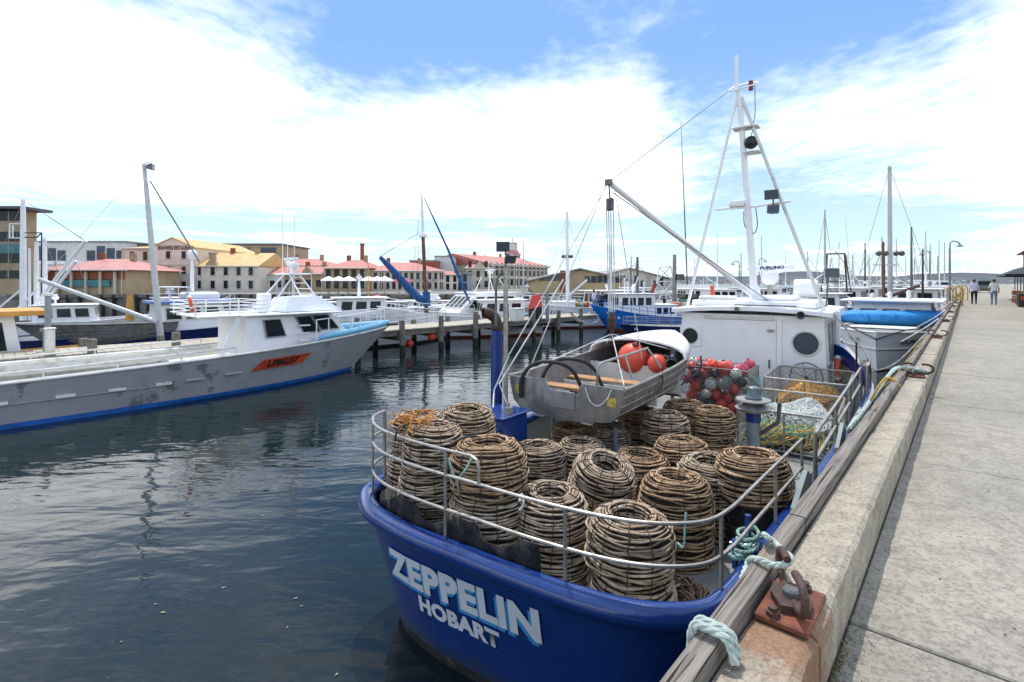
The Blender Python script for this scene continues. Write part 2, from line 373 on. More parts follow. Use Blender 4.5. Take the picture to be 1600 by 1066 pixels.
# ================================================================== SETTING
mb = MB(); mb.add([(-4000,-60,0),(4000,-60,0),(4000,9000,0),(-4000,9000,0)], [(0,1,2,3)])
tag(mb.build('water', M['water']), kind='structure')
PIER_H = 41.3; DK = 2.38
def pier_pt(s, y, z):
    a = R(PIER_H); return Vector((s*math.sin(a)-y*math.cos(a), s*math.cos(a)+y*math.sin(a), z))
CLEAT_S = [(2.33+5.15*k)/.751*1.0 for k in range(0, 12)]
CLEAT_S = [s-.55*.66/.751 for s in CLEAT_S]; CLEAT_S[0] -= .22
conc_pave = concrete_mat('pavement_concrete', (.385,.35,.285), (.305,.28,.23), (.235,.212,.172), 1.0, .40)
conc_kerb = concrete_mat('kerb_concrete', (.47,.41,.31), (.36,.32,.25), (.21,.19,.15), 1.3, .45, stain=pier_pt(CLEAT_S[0]-.17, .50, 2.63))
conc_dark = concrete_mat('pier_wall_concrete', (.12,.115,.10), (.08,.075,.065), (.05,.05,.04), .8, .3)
pier = empty('pier_pavement', (0,0,0), heading(PIER_H)); tag(pier, kind='structure')
for i in range(24):
    x0 = 2.92+3.0*(i-3); m_ = MB(); y1 = -13.0
    m_.bev(x0+.008, x0+2.992, y1, .425, DK-.12, DK-random.uniform(0, .004), .008); m_.build('slab', conc_pave, pier)
m_ = MB(); m_.bx(-6.0, 260, -40, .42, DK-.5, DK-.03); m_.build('slab_base', conc_pave, pier)
m_ = MB(); m_.bx(2.92+63.01, 260, -30, .425, DK-.029, DK-.003); m_.build('far_slab', conc_pave, pier)
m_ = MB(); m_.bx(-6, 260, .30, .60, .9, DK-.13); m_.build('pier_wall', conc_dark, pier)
for k in range(30):
    m_ = MB(); m_.cyl((k*3.1-4, .58, -1.5), (k*3.1-4, .58, 2.36), .13, 8); m_.build('fender_pile', M['weed'], pier)
kerb = empty('kerb', (0,0,0), heading(PIER_H)); tag(kerb, kind='structure')
ks = [-4.0, -.6]; 
c0 = CLEAT_S[0]-.10
ks = [c0-7.0, c0-3.45]+[c0+3.45*k for k in range(0, 28)]
for a, b in zip(ks[:-1], ks[1:]):
    m_ = MB(); dzr = random.uniform(-.006, .004)
    # cross-section with worn top edges
    prof = [(.432, DK-.1), (.430, DK+.19), (.437, DK+.228), (.462, DK+.247), (.645, DK+.25), (.662, DK+.243), (.667, DK+.21), (.667, DK-.1)]
    n = 22; rows = []
    for i in range(n+1):
        x = a+.006+(b-a-.012)*i/n; j = random.uniform(-.004, .004)
        e = .02 if i in (0, n) else 0
        rows.append([(x, y+(random.uniform(-.005,.005) if 1 <= q <= 3 else 0), z+dzr+j*(1 if 1 <= q <= 3 else .2)-(e*.6 if 1 < q < 7 else 0)) for q, (y, z) in enumerate(prof)])
    m_.grid(rows); m_.add(rows[0], [tuple(range(8))]); m_.add(rows[-1], [tuple(range(8))])
    m_.build('kerb_block', conc_kerb, kerb, smooth=True, auto=30)
# weathered capping timber
def grain_mat():
    m = bpy.data.materials.new('grey_weathered_timber'); m.use_nodes = True; t = NT(m.node_tree); t.n.clear()
    b = t.add('ShaderNodeBsdfPrincipled'); out = t.add('ShaderNodeOutputMaterial'); t.l.new(b.outputs[0], out.inputs[0])
    co = t.add('ShaderNodeTexCoord').outputs['Object']
    v = t.mapping(co, scale=(.55, 22, 22)); g = t.noise(v, 3.2, 8, .68, .12); g2 = t.noise(t.mapping(co, scale=(1.6, 60, 60)), 2.5, 4, .6)
    crack = t.ramp(t.noise(t.mapping(co, scale=(.42, 17, 17)), 3.4, 3, .5, .3), .345, .405)
    c = t.mix(t.ramp(g, .3, .7), (.27,.24,.205), (.115,.095,.078)); c = t.mix(t.math('MULTIPLY', t.ramp(g2, .45, .7), .5), c, (.33,.31,.28))
    c = t.mix(t.math('SUBTRACT', 1.0, crack), c, (.022,.017,.014))
    c = t.mix(t.math('MULTIPLY', t.ramp(t.noise(co, 2.2, 4, .6), .55, .72), .45), c, (.30,.235,.15))
    t.put(b.inputs['Base Color'], c); b.inputs['Roughness'].default_value = .88; b.inputs['Specular IOR Level'].default_value = .2
    h = t.math('ADD', t.math('MULTIPLY', crack, 1.6), t.math('ADD', g, t.math('MULTIPLY', g2, .4)))
    bp = t.add('ShaderNodeBump', {'Height': h}); bp.inputs['Strength'].default_value = .6; bp.inputs['Distance'].default_value = .006
    t.l.new(bp.outputs[0], b.inputs['Normal']); return m
M['grain'] = grain_mat()
tim = tag(empty('capping_timber', (0,0,0), heading(PIER_H)), 'weathered grey timber rail bolted along the outside of the concrete kerb', 'timber rail')
x = -3.0
for k in range(16):
    ln = 6.2; n = 24; m_ = MB(); rows = []
    for i in range(n+1):
        xx = x+.01+(ln-.02)*i/n; j = lambda a=.005: random.uniform(-a, a)
        rows.append([(xx, .671, DK+.02), (xx, .671+j(.001), DK+.319+j(.001)), (xx, .675+j(.001), DK+.324+j(.001)), (xx, .749+j(.002), DK+.324+j(.001)), (xx, .754+j(.002), DK+.317+j(.002)), (xx, .756, DK+.02)])
    m_.grid(rows, closed=True); m_.add(rows[0], [tuple(range(6))]); m_.add(rows[-1], [tuple(range(6))])
    o = m_.build('beam', M['grain'], tim); x += ln
tag(tim, kind=None)

# ---------------- timber jetty
JH = 45.2; J0 = Vector((-17.1, 17.3, 0)); JZ = 1.40
def jet(s, y, z): a = R(JH); return J0+Vector((s*math.sin(a)-y*math.cos(a), s*math.cos(a)+y*math.sin(a), z))
jetty = tag(empty('timber_jetty', J0, heading(JH)), 'narrow timber jetty on dark piles behind the grey boat', 'jetty')
x = -17.0; k = 0
while x < 33.6:
    m_ = MB(); m_.bev(x+.006, x+.294, -.06, 2.5, JZ-.07, JZ+random.uniform(-.006, .004), .006)
    m_.build('plank', M['planks'], jetty); x += .30
for yy in (.02, 2.22):
    m_ = MB(); m_.bev(-17, 33.6, yy, yy+.22, JZ-.36, JZ-.072, .012); m_.build('edge_beam', M['timber'], jetty)
js = []
Yp = 19.0-1.85*8
while Yp < 41: js.append((Yp-17.3)/math.cos(R(JH))); Yp += 1.85
for i, s_ in enumerate(js):
    m_ = MB(); m_.bev(s_-.14, s_+.14, .0, 2.45, JZ-.62, JZ-.362, .015); m_.build('cross_beam', M['timber'], jetty)
    for yy, top in ((-.16, JZ+random.uniform(.45, .75)), (2.62, JZ+random.uniform(.1, .6))):
        m_ = MB(); r = random.uniform(.14, .17); lx = random.uniform(-.05, .05)
        m_.tube([(s_+lx, yy, -1.5), (s_+lx*.5, yy, .55)], r, 9); m_.build('pile_foot', M['weed'], jetty)
        m_ = MB(); m_.tube([(s_+lx*.5, yy, .55), (s_, yy, JZ), (s_-lx*.5, yy, top), (s_-lx*.5, yy, top+.03)], [r*.99, r*.98, r*.96, r*.7], 9); m_.build('pile', M['timber'], jetty)
def power_box(loc, size, label, rz=heading(JH)):
    b = tag(empty('power_box', loc, rz), label, 'power box')
    a, d, h = size
    m_ = MB(); m_.bev(-a/2, a/2, -d/2, d/2, .06, h, .03); m_.build('cabinet', M['offwhite'], b)
    m_ = MB(); m_.bev(-a/2-.03, a/2+.03, -d/2-.03, d/2+.03, h+.001, h+.05, .015); m_.build('lid', M['offwhite'], b)
    m_ = MB(); m_.bx(-a/2+.05, a/2-.05, -d/2-.012, -d/2-.001, .15, h-.08); m_.build('door', M['cream'], b)
    m_ = MB(); m_.bx(-a/2-.02, a/2+.02, -d/2-.02, d/2+.02, 0, .059); m_.build('plinth', M['timber'], b)
p = W(808, 504, JZ); power_box((p.x, p.y+.4, JZ), (.80, .6, .85), 'wide beige cabinet on the jetty near the moored white cruiser')
p = W(70, 556.5, JZ); power_box((p.x, p.y+.2, JZ), (.27, .3, .92), 'narrow pale cabinet at the left end of the jetty')
p = W(56, 551, JZ)
lp = tag(empty('jetty_pole', (p.x, p.y+.5, JZ)), 'thick square grey pole beside the narrow cabinet on the jetty', 'pole')
m_ = MB(); m_.bev(-.12, .12, -.12, .12, 0, .8, .03); m_.build('base', M['grey_paint'], lp)
m_ = MB(); m_.bev(-.08, .08, -.08, .08, .8, 2.05, .02); m_.build('shaft', M['grey_paint'], lp)
m_ = MB(); m_.bev(-.12, .12, -.12, .12, 2.05, 2.17, .02); m_.build('cap', M['offwhite'], lp)

# ---------------- quay, far shore and hills
GZ = 2.2
m_ = MB(); m_.bx(-260, 28, 66, 330, -2, GZ); tag(m_.build('quay', concrete_mat('quay_concrete', (.30,.28,.25), (.22,.21,.19), (.16,.15,.13), .3, .3)), kind='structure')
qf = tag(empty('quay_fendering', (0, 65.7, 0)), 'dark timber piles lining the quay front below the sheds', 'quay piles')
for i in range(62):
    m_ = MB(); m_.cyl((-62+i*1.45, 0, -1), (-62+i*1.45, 0, GZ+.15), .22, 7); m_.build('pile', M['weed'] if i % 3 else M['timber'], qf)
m_ = MB(); m_.bx(-64, 28, -.1, .28, GZ-.25, GZ+.2); m_.build('cap_beam', M['timber'], qf)
M['hill'] = pmat('painted_haze_hillside', (.052,.064,.082), .95, var=.35, scale=.006, col2=(.075,.083,.095), dirt=(.045,.055,.065), dirt_scale=.012)  # blue-grey of distance haze is put into the hillside colour
def hill(name, Y, prof, depth, mat):
    rows = []
    for j in range(6):
        t = j/5; row = []
        for i in range(len(prof)*6-5):
            a = i/6; k = int(min(a, len(prof)-2)); f = a-k; f = f*f*(3-2*f)
            px = lerp(prof[k][0], prof[k+1][0], a-k); py = lerp(prof[k][1], prof[k+1][1], f)
            z = CAMZ+(HY-py)*Y/FPX; Yd = Y-depth*(1-t)
            row.append(((px-CX)/FPX*Y, Yd, max(-2, lerp(-2, z, math.sin(t*math.pi/2)**1.2)+random.uniform(-1, 1)*t*z*.03)))
        rows.append(row)
    m_ = MB(); m_.grid(rows); return tag(m_.build(name, mat, smooth=True, auto=80), kind='structure')
hill('hills', 4200, [(700,436),(1000,436),(1080,432),(1170,432),(1215,426),(1250,424),(1300,431),(1400,432),(1440,428),(1500,426),(1560,431),(1640,434),(1800,430),(2000,433)], 900, M['hill'])
hill('near_shore_hills', 1250, [(900,439.5),(1060,437),(1120,436),(1180,434),(1240,431),(1300,435),(1380,435),(1460,433),(1520,432),(1600,435),(1800,436)], 170, pmat('wooded_shore', (.085,.10,.105), .95, var=.4, scale=.02, col2=(.055,.07,.075)))
for i in range(120):      # the houses of the far shore
    px = random.uniform(1060, 1600); Y = random.uniform(1090, 1180); z = random.uniform(.5, 5)*(1-(1180-Y)/120)
    h = tag(empty('far_house', ((px-CX)/FPX*Y, Y, 0)), 'tiny pale house on the far shore across the water', 'house', 'houses on the far shore')
    wd = random.uniform(4, 8); hh = random.uniform(2, 3.6); m_ = MB(); m_.bx(-wd/2, wd/2, 0, 8, -2, z+hh); m_.build('wall', M['offwhite'] if i % 3 else M['cream'], h)
    m_ = MB(); m_.prism([(-wd/2-.6, -.6, z+hh), (wd/2+.6, -.6, z+hh), (0, -.6, z+hh+1.4)], (0, 9.2, 0)); m_.build('roof', M['brown_mast'] if i % 4 == 0 else M['grey_paint'], h)

# ---------------- waterfront buildings
def win_quad(root, q, u0, u1, v0, v1, out, glass, frame=None, fw=.06, name='window', sill=None, bars=0, hidden=None):
    bl, br, tr, tl = [Vector(p) for p in q]; nrm = (br-bl).cross(tl-bl).normalized()
    wd = (br-bl).length; ht = (tl-bl).length
    P = lambda u, v, o: bl.lerp(br, u).lerp(tl.lerp(tr, u), v)+nrm*o
    def slab(mb, a0, a1, b0, b1, o0, o1):
        c = [P(a0,b0,o0), P(a1,b0,o0), P(a1,b1,o0), P(a0,b1,o0)]; e = [P(a0,b0,o1), P(a1,b0,o1), P(a1,b1,o1), P(a0,b1,o1)]
        mb.add(c+e, [(3,2,1,0),(4,5,6,7),(0,1,5,4),(1,2,6,5),(2,3,7,6),(3,0,4,7)])
    m_ = MB(); slab(m_, u0, u1, v0, v1, -.02, out); g = m_.build(name, glass, root)
    if frame:
        a, b = fw/wd, fw/ht; o1 = out+.035; m_ = MB()
        slab(m_, u0-a, u0, v0-b, v1+b, -.02, o1); slab(m_, u1, u1+a, v0-b, v1+b, -.02, o1); slab(m_, u0, u1, v1, v1+b, -.02, o1)
        slab(m_, u0, u1, v0-b, v0, -.02, o1+(.05 if sill else 0))
        for k in range(bars):
            uu = lerp(u0, u1, (k+1)/(bars+1)); slab(m_, uu-.2*a, uu+.2*a, v0, v1, -.01, o1-.015)
        m_.build('frame', frame, g)
    return g
SAND = {}
def wallmat(nm, c, **k): SAND[nm] = pmat(nm, c, .88, var=k.pop('var', .10), scale=k.pop('scale', .7), dirt=tuple(x*.78 for x in c), dirt_scale=.5, **k); return SAND[nm]
wm_beige = wallmat('beige_render', (.64,.57,.485)); wm_pink = wallmat('warm_beige_render', (.66,.57,.48)); wm_sand = wallmat('brown_sandstone', (.36,.27,.165), var=.2, scale=2)
wm_brown = wallmat('tan_brick', (.38,.29,.185)); wm_cream = wallmat('cream_render', (.52,.46,.36)); wm_white = wallmat('white_render', (.62,.61,.58)); wm_brick = wallmat('red_brick', (.27,.085,.05))
M['roof_red'] = pmat('red_iron_roof', (.46,.15,.11), .6, var=.12, scale=.6, stretch=(4,.6,1), dirt=(.38,.17,.13), dirt_scale=.4)
M['roof_pink'] = pmat('faded_red_roof', (.50,.20,.17), .6, var=.1, scale=.6, dirt=(.42,.22,.19), dirt_scale=.4)
M['roof_yellow'] = pmat('ochre_iron_roof', (.60,.40,.15), .6, var=.1, scale=.6, dirt=(.50,.33,.14), dirt_scale=.5)
M['roof_grey'] = pmat('grey_iron_roof', (.24,.23,.21), .55, var=.15, scale=.6)
M['roof_dark'] = pmat('dark_flat_roof', (.10,.10,.10), .7, var=.2)
M['teal_panel'] = pmat('teal_panel', (.05,.19,.21), .5, var=.15, scale=.5)
M['shop_window'] = pmat('dark_red_window', (.035,.012,.012), .3, var=.5, scale=.5)
def building(name, label, px0, px1, Y0, Y1, eave_py, depth, wall, roof, cols, rows, wsz, ridge=None, kind='side', glass=None, frame=None, parapet=0, base=GZ, skip=(), over=.35, arch=False, cat='building', px_cols=None):
    a = D(px0, HY, Y0); b = D(px1, HY, Y1); wd = math.hypot(b.x-a.x, b.y-a.y); rz = math.atan2(b.y-a.y, b.x-a.x)
    rt = tag(empty(name, (a.x, a.y, base), rz), label, cat)
    H = CAMZ+(HY-eave_py)*Y0/FPX-base
    m_ = MB()
    if kind == 'front':
        m_.prism([(0,0,0),(wd,0,0),(wd,0,H),(wd/2,0,ridge-base),(0,0,H)], (0, depth, 0))
    else: m_.bx(0, wd, 0, depth, 0, H)
    m_.build('wall', wall, rt)
    o = over
    if kind == 'front' and roof:
        rh = ridge-base; sl = (rh-H)/(wd/2)
        for sgn in (0, 1):
            x0, x1 = ((-o, wd/2), (wd/2, wd+o))[sgn]; z0, z1 = ((H-o*sl, rh), (rh, H-o*sl))[sgn]
            m_ = MB(); m_.prism([(x0,-o,z0+.02),(x1,-o,z1+.02),(x1,-o,z1+.2),(x0,-o,z0+.2)], (0, depth+o, 0)); m_.build('roof', roof, rt)
    elif kind == 'side' and roof:
        rh = ridge-base
        m_ = MB(); m_.prism([(-o,-o,H+.01),(-o,depth+o,H+.01),(-o,depth/2,rh)], (wd+2*o, 0, 0)); m_.build('roof', roof, rt)
    elif kind == 'hip' and roof:
        rh = ridge-base; i = min(wd*.35, depth/2)
        m_ = MB(); m_.add([(-o,-o,H+.01),(wd+o,-o,H+.01),(wd+o,depth+o,H+.01),(-o,depth+o,H+.01),(i,depth/2,rh),(wd-i,depth/2,rh)], [(0,1,5,4),(1,2,5),(2,3,4,5),(3,0,4),(3,2,1,0)]); m_.build('roof', roof, rt)
    elif kind == 'flat':
        m_ = MB(); m_.bx(-o, wd+o, -o, depth+o, H+.01, H+.35); m_.build('roof', roof, rt)
    if kind in ('side', 'hip') and roof:
        m_ = MB(); m_.bev(-o-.05, wd+o+.05, -o-.14, -o+.02, H-.10, H+.06, .02); m_.build('gutter', M['offwhite'], rt)
        for f in (.04, .96): m_ = MB(); m_.cyl((wd*f, -.08, 0), (wd*f, -.08, H-.1), .06, 6); m_.build('downpipe', M['offwhite'], rt)
        if wd > 7:
            for f in (.3, .72): m_ = MB(); m_.bev(wd*f-.35, wd*f+.35, depth*.5-.3, depth*.5+.3, ridge-base-.5, ridge-base+.9, .03); m_.build('chimney', wm_brick if f < .5 else wm_sand, rt)
    q = [(0,0,0),(wd,0,0),(wd,0,H),(0,0,H)]
    gl = glass or M['glass']; fr = frame
    us = [(c+.5)/cols for c in range(cols)] if not px_cols else [(pc-px0)/(px1-px0) for pc in px_cols]
    for r, zc_ in enumerate(rows):
        for c, u in enumerate(us):
            if (r, c) in skip: continue
            du = wsz[0]/2/wd; dv = wsz[1]/2/H; v = zc_/H
            win_quad(rt, q, u-du, u+du, v-dv, v+dv, .03, gl, fr, .14, sill=True)
    return rt, wd, H
def text_mesh(txt, size, bold=0.0, sx=1.0, shear=0.0, spacing=1.0):
    cu = bpy.data.curves.new('lettering', 'FONT'); cu.body = txt; cu.size = size; cu.offset = bold; cu.shear = shear; cu.space_character = spacing
    cu.align_x = 'CENTER'; cu.align_y = 'CENTER'; cu.resolution_u = 3
    ob = bpy.data.objects.new('lettering', cu); COL.objects.link(ob); dg = bpy.context.evaluated_depsgraph_get(); dg.update()
    me = bpy.data.meshes.new_from_object(ob.evaluated_get(dg)); bpy.data.objects.remove(ob); bpy.data.curves.remove(cu)
    for v in me.vertices: v.co.x *= sx
    return me
def sign_text(root, txt, size, fn, mat, bold=0.0, sx=1.0, name='lettering', spacing=1.0, shear=0.0):
    me = text_mesh(txt, size, bold, sx, shear, spacing); me.materials.clear(); me.materials.append(mat)
    for v in me.vertices: v.co = fn(v.co.x, v.co.y)
    return link(name, me, root)
flat = lambda x0, z0, y=-.05: (lambda x, z: Vector((x0+x, y, z0+z)))
ink_brown = pmat('brown_sign_paint', (.10,.045,.03), .8); ink_dark = pmat('dark_sign_paint', (.035,.035,.04), .8); ink_grey = pmat('grey_sign_paint', (.16,.15,.14), .8)
fr_l = pmat('light_window_surround', (.56,.51,.44), .8)
# brown tower far left with teal bands
rt, wd, H = building('office_block', 'tan office block with teal bands and jutting flat roof at far left', -60, 34, 70, 70, 328, 2.2, wm_brown, M['roof_dark'], 5, (), (1,1), kind='flat', over=1.2)
for z0, z1, mm in ((2.2, 3.3, M['glass']), (4.3, 5.6, M['glass']), (5.61, 6.9, M['teal_panel']), (7.2, 8.5, M['glass']), (10.0, 11.4, M['glass']), (11.6, H-.15, M['glass_blue'])):
    m_ = MB(); m_.bx(-.05, wd+.05, -.06, .0, z0, z1); m_.build('window_band' if mm != M['teal_panel'] else 'teal_band', mm, rt)
    for k in range(5): m_ = MB(); m_.bx(wd*(k+.95)/5-.07, wd*(k+.95)/5+.07, -.10, -.061, z0, z1); m_.build('mullion', wm_brown, rt)
# apartments behind
rt, wd, H = building('apartment_block', 'pale apartment block with glazed upper floor behind the red roofed pavilion', 58, 196, 118, 118, 379, 14, wm_white, M['roof_grey'], 1, (), (1,1), kind='flat', over=.2)
for k in range(9):
    m_ = MB(); x0 = wd*(k+.08)/9; m_.bx(x0, x0+wd*.84/9, -.05, 0, H-4.6, H-.8-(k % 3)*.5); m_.build('window', M['glass_blue'] if k not in (3, 4) else M['offwhite'], rt)
    m_ = MB(); m_.bx(x0, x0+wd*.84/9, -.3, -.06, H-5.0, H-4.2); m_.build('balcony', M['white'], rt)
rt, wd, H = building('dark_roofed_block', 'dark flat roofed block behind the yellow roofed restaurant building', 150, 440, 122, 122, 383, 16, wm_brown, M['roof_dark'], 1, (), (1,1), kind='flat', over=.3)
for k in range(7): m_ = MB(); m_.bx(wd*(k+.1)/7, wd*(k+.8)/7, -.06, 0, H-3.5, H-.6); m_.build('window', M['glass_blue'], rt)
# red-roofed pavilion
rt, wd, H = building('pavilion', 'brown pavilion with faded red hipped roof and teal balcony band', 70, 196, 74, 74, 422, 12, wm_brown, M['roof_pink'], 6, (), (1,1), ridge=CAMZ+38*74/FPX, kind='hip', over=.9)
m_ = MB(); m_.bx(.1, wd-.1, -.08, 0, H-1.3, H-.15); m_.build('timber_band', wm_brick, rt)
m_ = MB(); m_.bx(.2, wd-2, -.35, -.02, 1.1, 2.0); m_.build('teal_band', M['teal_panel'], rt)
for k in range(5): m_ = MB(); m_.bx(wd*(k+.12)/5.8, wd*(k+.85)/5.8, -.06, 0, 2.05, 3.0); m_.build('window', M['glass'], rt)
for k in range(6): m_ = MB(); m_.bx(wd*k/5.6-.15, wd*k/5.6+.15, -.5, -.2, 0, 3.2); m_.build('column', wm_cream, rt)
# restaurant building
YR = 88; zz = lambda py, Y=YR: CAMZ+(HY-py)*Y/FPX-GZ
rt, wd, H = building('restaurant_wing', 'beige rendered side wing left of the gabled restaurant', 190, 237, 89.5, 89.5, 388, 14, wm_pink, M['roof_yellow'], 2, (zz(399.5), zz(424), zz(446)), (.75, 1.5), ridge=GZ+zz(380), kind='side', glass=M['shop_window'], px_cols=(206, 227))
rt, wd, H = building('gabled_restaurant', 'beige gabled stone warehouse with restaurant lettering under the gable', 234, 305, YR, YR, 388, 22, wm_pink, M['roof_yellow'], 2, (zz(398.5), zz(422.5), zz(446), zz(467)), (.72, 1.25), ridge=CAMZ+(HY-372.5)*YR/FPX, kind='front', glass=M['shop_window'], frame=fr_l, px_cols=(263, 287.3), over=.12)
sign_text(rt, 'SEAFARERS RESTAURANT', .92, flat(wd*.57, zz(387.6)), ink_brown, .03, .58)
m_ = MB(); m_.bx(0, wd, -.1, 0, zz(414)-.1, zz(414)+.08); m_.build('string_course', wm_cream, rt)
m_ = MB(); m_.bx(wd*.28, wd*.66, -.08, 0, zz(459), zz(454.5)); m_.build('sign_board', M['white'], rt)
rt, wd, H = building('yellow_roofed_warehouse', 'long beige warehouse wing with ochre roof and scrolled dormer', 305, 403, YR+.3, YR+.3, 416, 12, wm_beige, M['roof_yellow'], 5, (zz(424), zz(445), zz(467)), (.72, 1.35), ridge=CAMZ+(HY-392.5)*YR/FPX, kind='side', glass=M['glass'], frame=fr_l, px_cols=(311, 332.5, 353, 373, 392), over=.3)
xd = wd*.26
m_ = MB(); m_.prism([(xd-1.1,-.1,H-.2),(xd+1.1,-.1,H-.2),(xd+.8,-.1,H+.5),(xd+.42,-.1,H+.9),(xd+.38,-.1,H+2.1),(xd-.38,-.1,H+2.1),(xd-.42,-.1,H+.9),(xd-.8,-.1,H+.5)], (0,.9,0)); dm = m_.build('dormer', wm_sand, rt)
m_ = MB(); m_.bx(xd-.5, xd+.5, -.2, .95, H+2.1, H+2.3); m_.build('cap', wm_sand, dm)
m_ = MB(); m_.bx(-.2, wd*.22, -.08, 0, zz(459), zz(454.5)); m_.build('sign_board', M['white'], rt)
# small render house, sandstone blocks with red roofs
building('white_house', 'small pale rendered house between the yellow roof and the sandstone blocks', 409, 442, 92, 92, 428, 9, wm_white, M['roof_red'], 3, (zz(444, 92), zz(461, 92)), (.8, 1.2), ridge=CAMZ+24*92/FPX, kind='side', glass=M['glass'])
building('red_roof_hall', 'tall hall with stepped red roof behind the sandstone warehouses', 408, 508, 104, 104, 415, 16, wm_brick, M['roof_red'], 1, (), (1,1), ridge=CAMZ+38*104/FPX, kind='hip')
rt, wd, H = building('sandstone_warehouse', 'brown sandstone warehouse with a small central gable and red roof', 441, 506, 93, 93, 428, 12, wm_sand, M['roof_red'], 4, (zz(443, 93), zz(461, 93)), (.9, 1.3), ridge=CAMZ+25*93/FPX, kind='side', glass=M['glass'])
m_ = MB(); m_.prism([(wd*.46,-.08,H-.1),(wd*.74,-.08,H-.1),(wd*.70,-.08,H+.6),(wd*.6,-.08,H+1.4),(wd*.5,-.08,H+.6)], (0,.8,0)); m_.build('gable', wm_sand, rt)
building('hipped_sandstone_block', 'taller sandstone block with hipped red roof left of the jam factory', 506, 573, 93, 93, 419, 14, wm_sand, M['roof_red'], 5, (zz(427, 93), zz(445, 93), zz(461, 93)), (.9, 1.35), ridge=CAMZ+(HY-404)*93/FPX, kind='hip', glass=M['glass'], over=.5)
# jam factory in three bays
rt, wd, H = building('jam_factory', 'long pale three storey factory with red roof and painted lettering', 572, 694, 96, 100, 423, 14, wm_beige, M['roof_red'], 13, (zz(431.5, 97), zz(446.5, 97), zz(462, 97)), (.62, 1.3), ridge=CAMZ+(HY-408)*97/FPX, kind='hip', glass=M['glass'], frame=fr_l, over=.4)
sign_text(rt, 'JONES & CO PTY LTD', .85, flat(wd*.52, zz(438.3, 97)+.0), ink_grey, .02, .70); sign_text(rt, 'IXL JAMS', .85, flat(wd*.83, zz(438.3, 97)), ink_grey, .02, .72)
for k in (.19, .53, .86): m_ = MB(); m_.bx(wd*k-.12, wd*k+.12, -.12, 0, 0, H); m_.build('pilaster', wm_cream, rt)
building('factory_annex', 'short lower annex at the right end of the long pale factory', 694, 716, 100, 101, 429, 12, wm_beige, M['roof_red'], 2, (zz(436, 100), zz(448, 100)), (.65, 1.2), ridge=CAMZ+17*100/FPX, kind='side', glass=M['glass'])
building('blue_house', 'narrow blue grey house between the factory and the hotel', 713, 731, 103, 103, 428, 10, wallmat('blue_grey_render', (.24,.29,.36)), M['roof_grey'], 2, (zz(435, 103), zz(448, 103)), (.7, 1.4), kind='flat', glass=M['glass'])
building('white_tower_block', 'plain white block rising behind the factory roof', 679, 706, 120, 120, 402, 10, wm_white, M['roof_grey'], 1, (), (1,1), kind='flat', over=.05)
building('brick_penthouse', 'low red brick penthouse behind the factory ridge', 640, 683, 115, 115, 409, 8, wm_brick, M['roof_grey'], 1, (), (1,1), kind='flat', over=.1)
ch = tag(empty('brick_chimney', D(566, 440, 108)), 'slim brown brick chimney above the red roofs', 'chimney'); m_ = MB(); m_.bx(-.32,.32,-.32,.32,-2,7.6); m_.build('stack', wm_brick, ch); m_ = MB(); m_.bx(-.4,.4,-.4,.4,7.61,7.9); m_.build('cap', wm_brick, ch)
# hotel
YH = 125
rt, wd, H = building('grand_hotel', 'big pale hotel with red roof and rows of arched windows', 764, 856, YH, YH+24, 412, 22, wm_beige, M['roof_red'], 13, (), (1,1), ridge=CAMZ+(HY-402)*YH/FPX+1.2, kind='side', over=.5)
for c in range(13):
    xc = wd*(c+.5)/13
    for z0, hh in ((.8, 1.7), (3.2, 1.5), (5.0, .01)):
        if hh < .1:
            m_ = MB(); pts = [(xc-.62, -.06, 3.0+2.0), (xc+.62, -.06, 5.0)]+[(xc+.62*math.cos(a), -.06, 6.2-.35+.62*math.sin(a)) for a in [math.pi*i/8 for i in range(9)]]
            m_.prism(pts, (0, .08, 0)); m_.build('arched_window', M['glass'], rt)
        else: m_ = MB(); m_.bx(xc-.62, xc+.62, -.06, .02, z0, z0+hh); m_.build('window', M['glass'], rt)
    m_ = MB(); m_.bx(wd*c/13-.16, wd*c/13+.16, -.25, 0, 0, H-.05); m_.build('pilaster', wm_cream, rt)
m_ = MB(); m_.bx(-.3, wd+.3, -.5, 0, H-.5, H); m_.build('cornice', wm_cream, rt)
rt, wd, H = building('hotel_end_pavilion', 'yellowish end pavilion of the hotel with a small pediment', 728, 766, YH-2, YH-1.5, 419, 18, wm_cream, M['roof_red'], 3, (1.2, 3.6, 5.9), (.8, 1.5), ridge=CAMZ+(HY-403)*YH/FPX, kind='hip', glass=M['glass'])
m_ = MB(); m_.prism([(wd*.3,-.2,H),(wd*.8,-.2,H),(wd*.55,-.2,H+1.8)], (0,.6,0)); m_.build('pediment', wm_cream, rt)
building('hotel_rear_range', 'rear hotel range with mottled red roof', 705, 775, YH+22, YH+22, 412, 14, wm_cream, M['roof_red'], 1, (), (1,1), ridge=CAMZ+(HY-402)*(YH+22)/FPX, kind='side')
tw = tag(empty('round_tower', D(801, 440, 240)), 'round white observation tower with wider red ringed gallery behind the hotel', 'tower')
m_ = MB(); m_.lathe([(2.3,-2),(2.3,10.0),(3.4,10.4)], 16); m_.build('shaft', wm_cream, tw)
m_ = MB(); m_.lathe([(3.4,10.4),(3.6,10.5),(3.6,12.0),(3.4,12.1)], 16, (0,0,0)); m_.build('gallery', wm_white, tw); m_ = MB(); m_.lathe([(3.9,12.1),(3.9,12.4),(2.3,14.4)], 16); m_.build('gallery_roof', M['roof_pink'], tw); m_ = MB(); m_.lathe([(3.62,10.9),(3.62,11.6)], 16); m_.build('window_band', M['glass_blue'], tw)
m_ = MB(); m_.lathe([(2.2,14.4),(2.2,17.4),(2.0,17.5)], 16); m_.build('lantern', wm_white, tw)
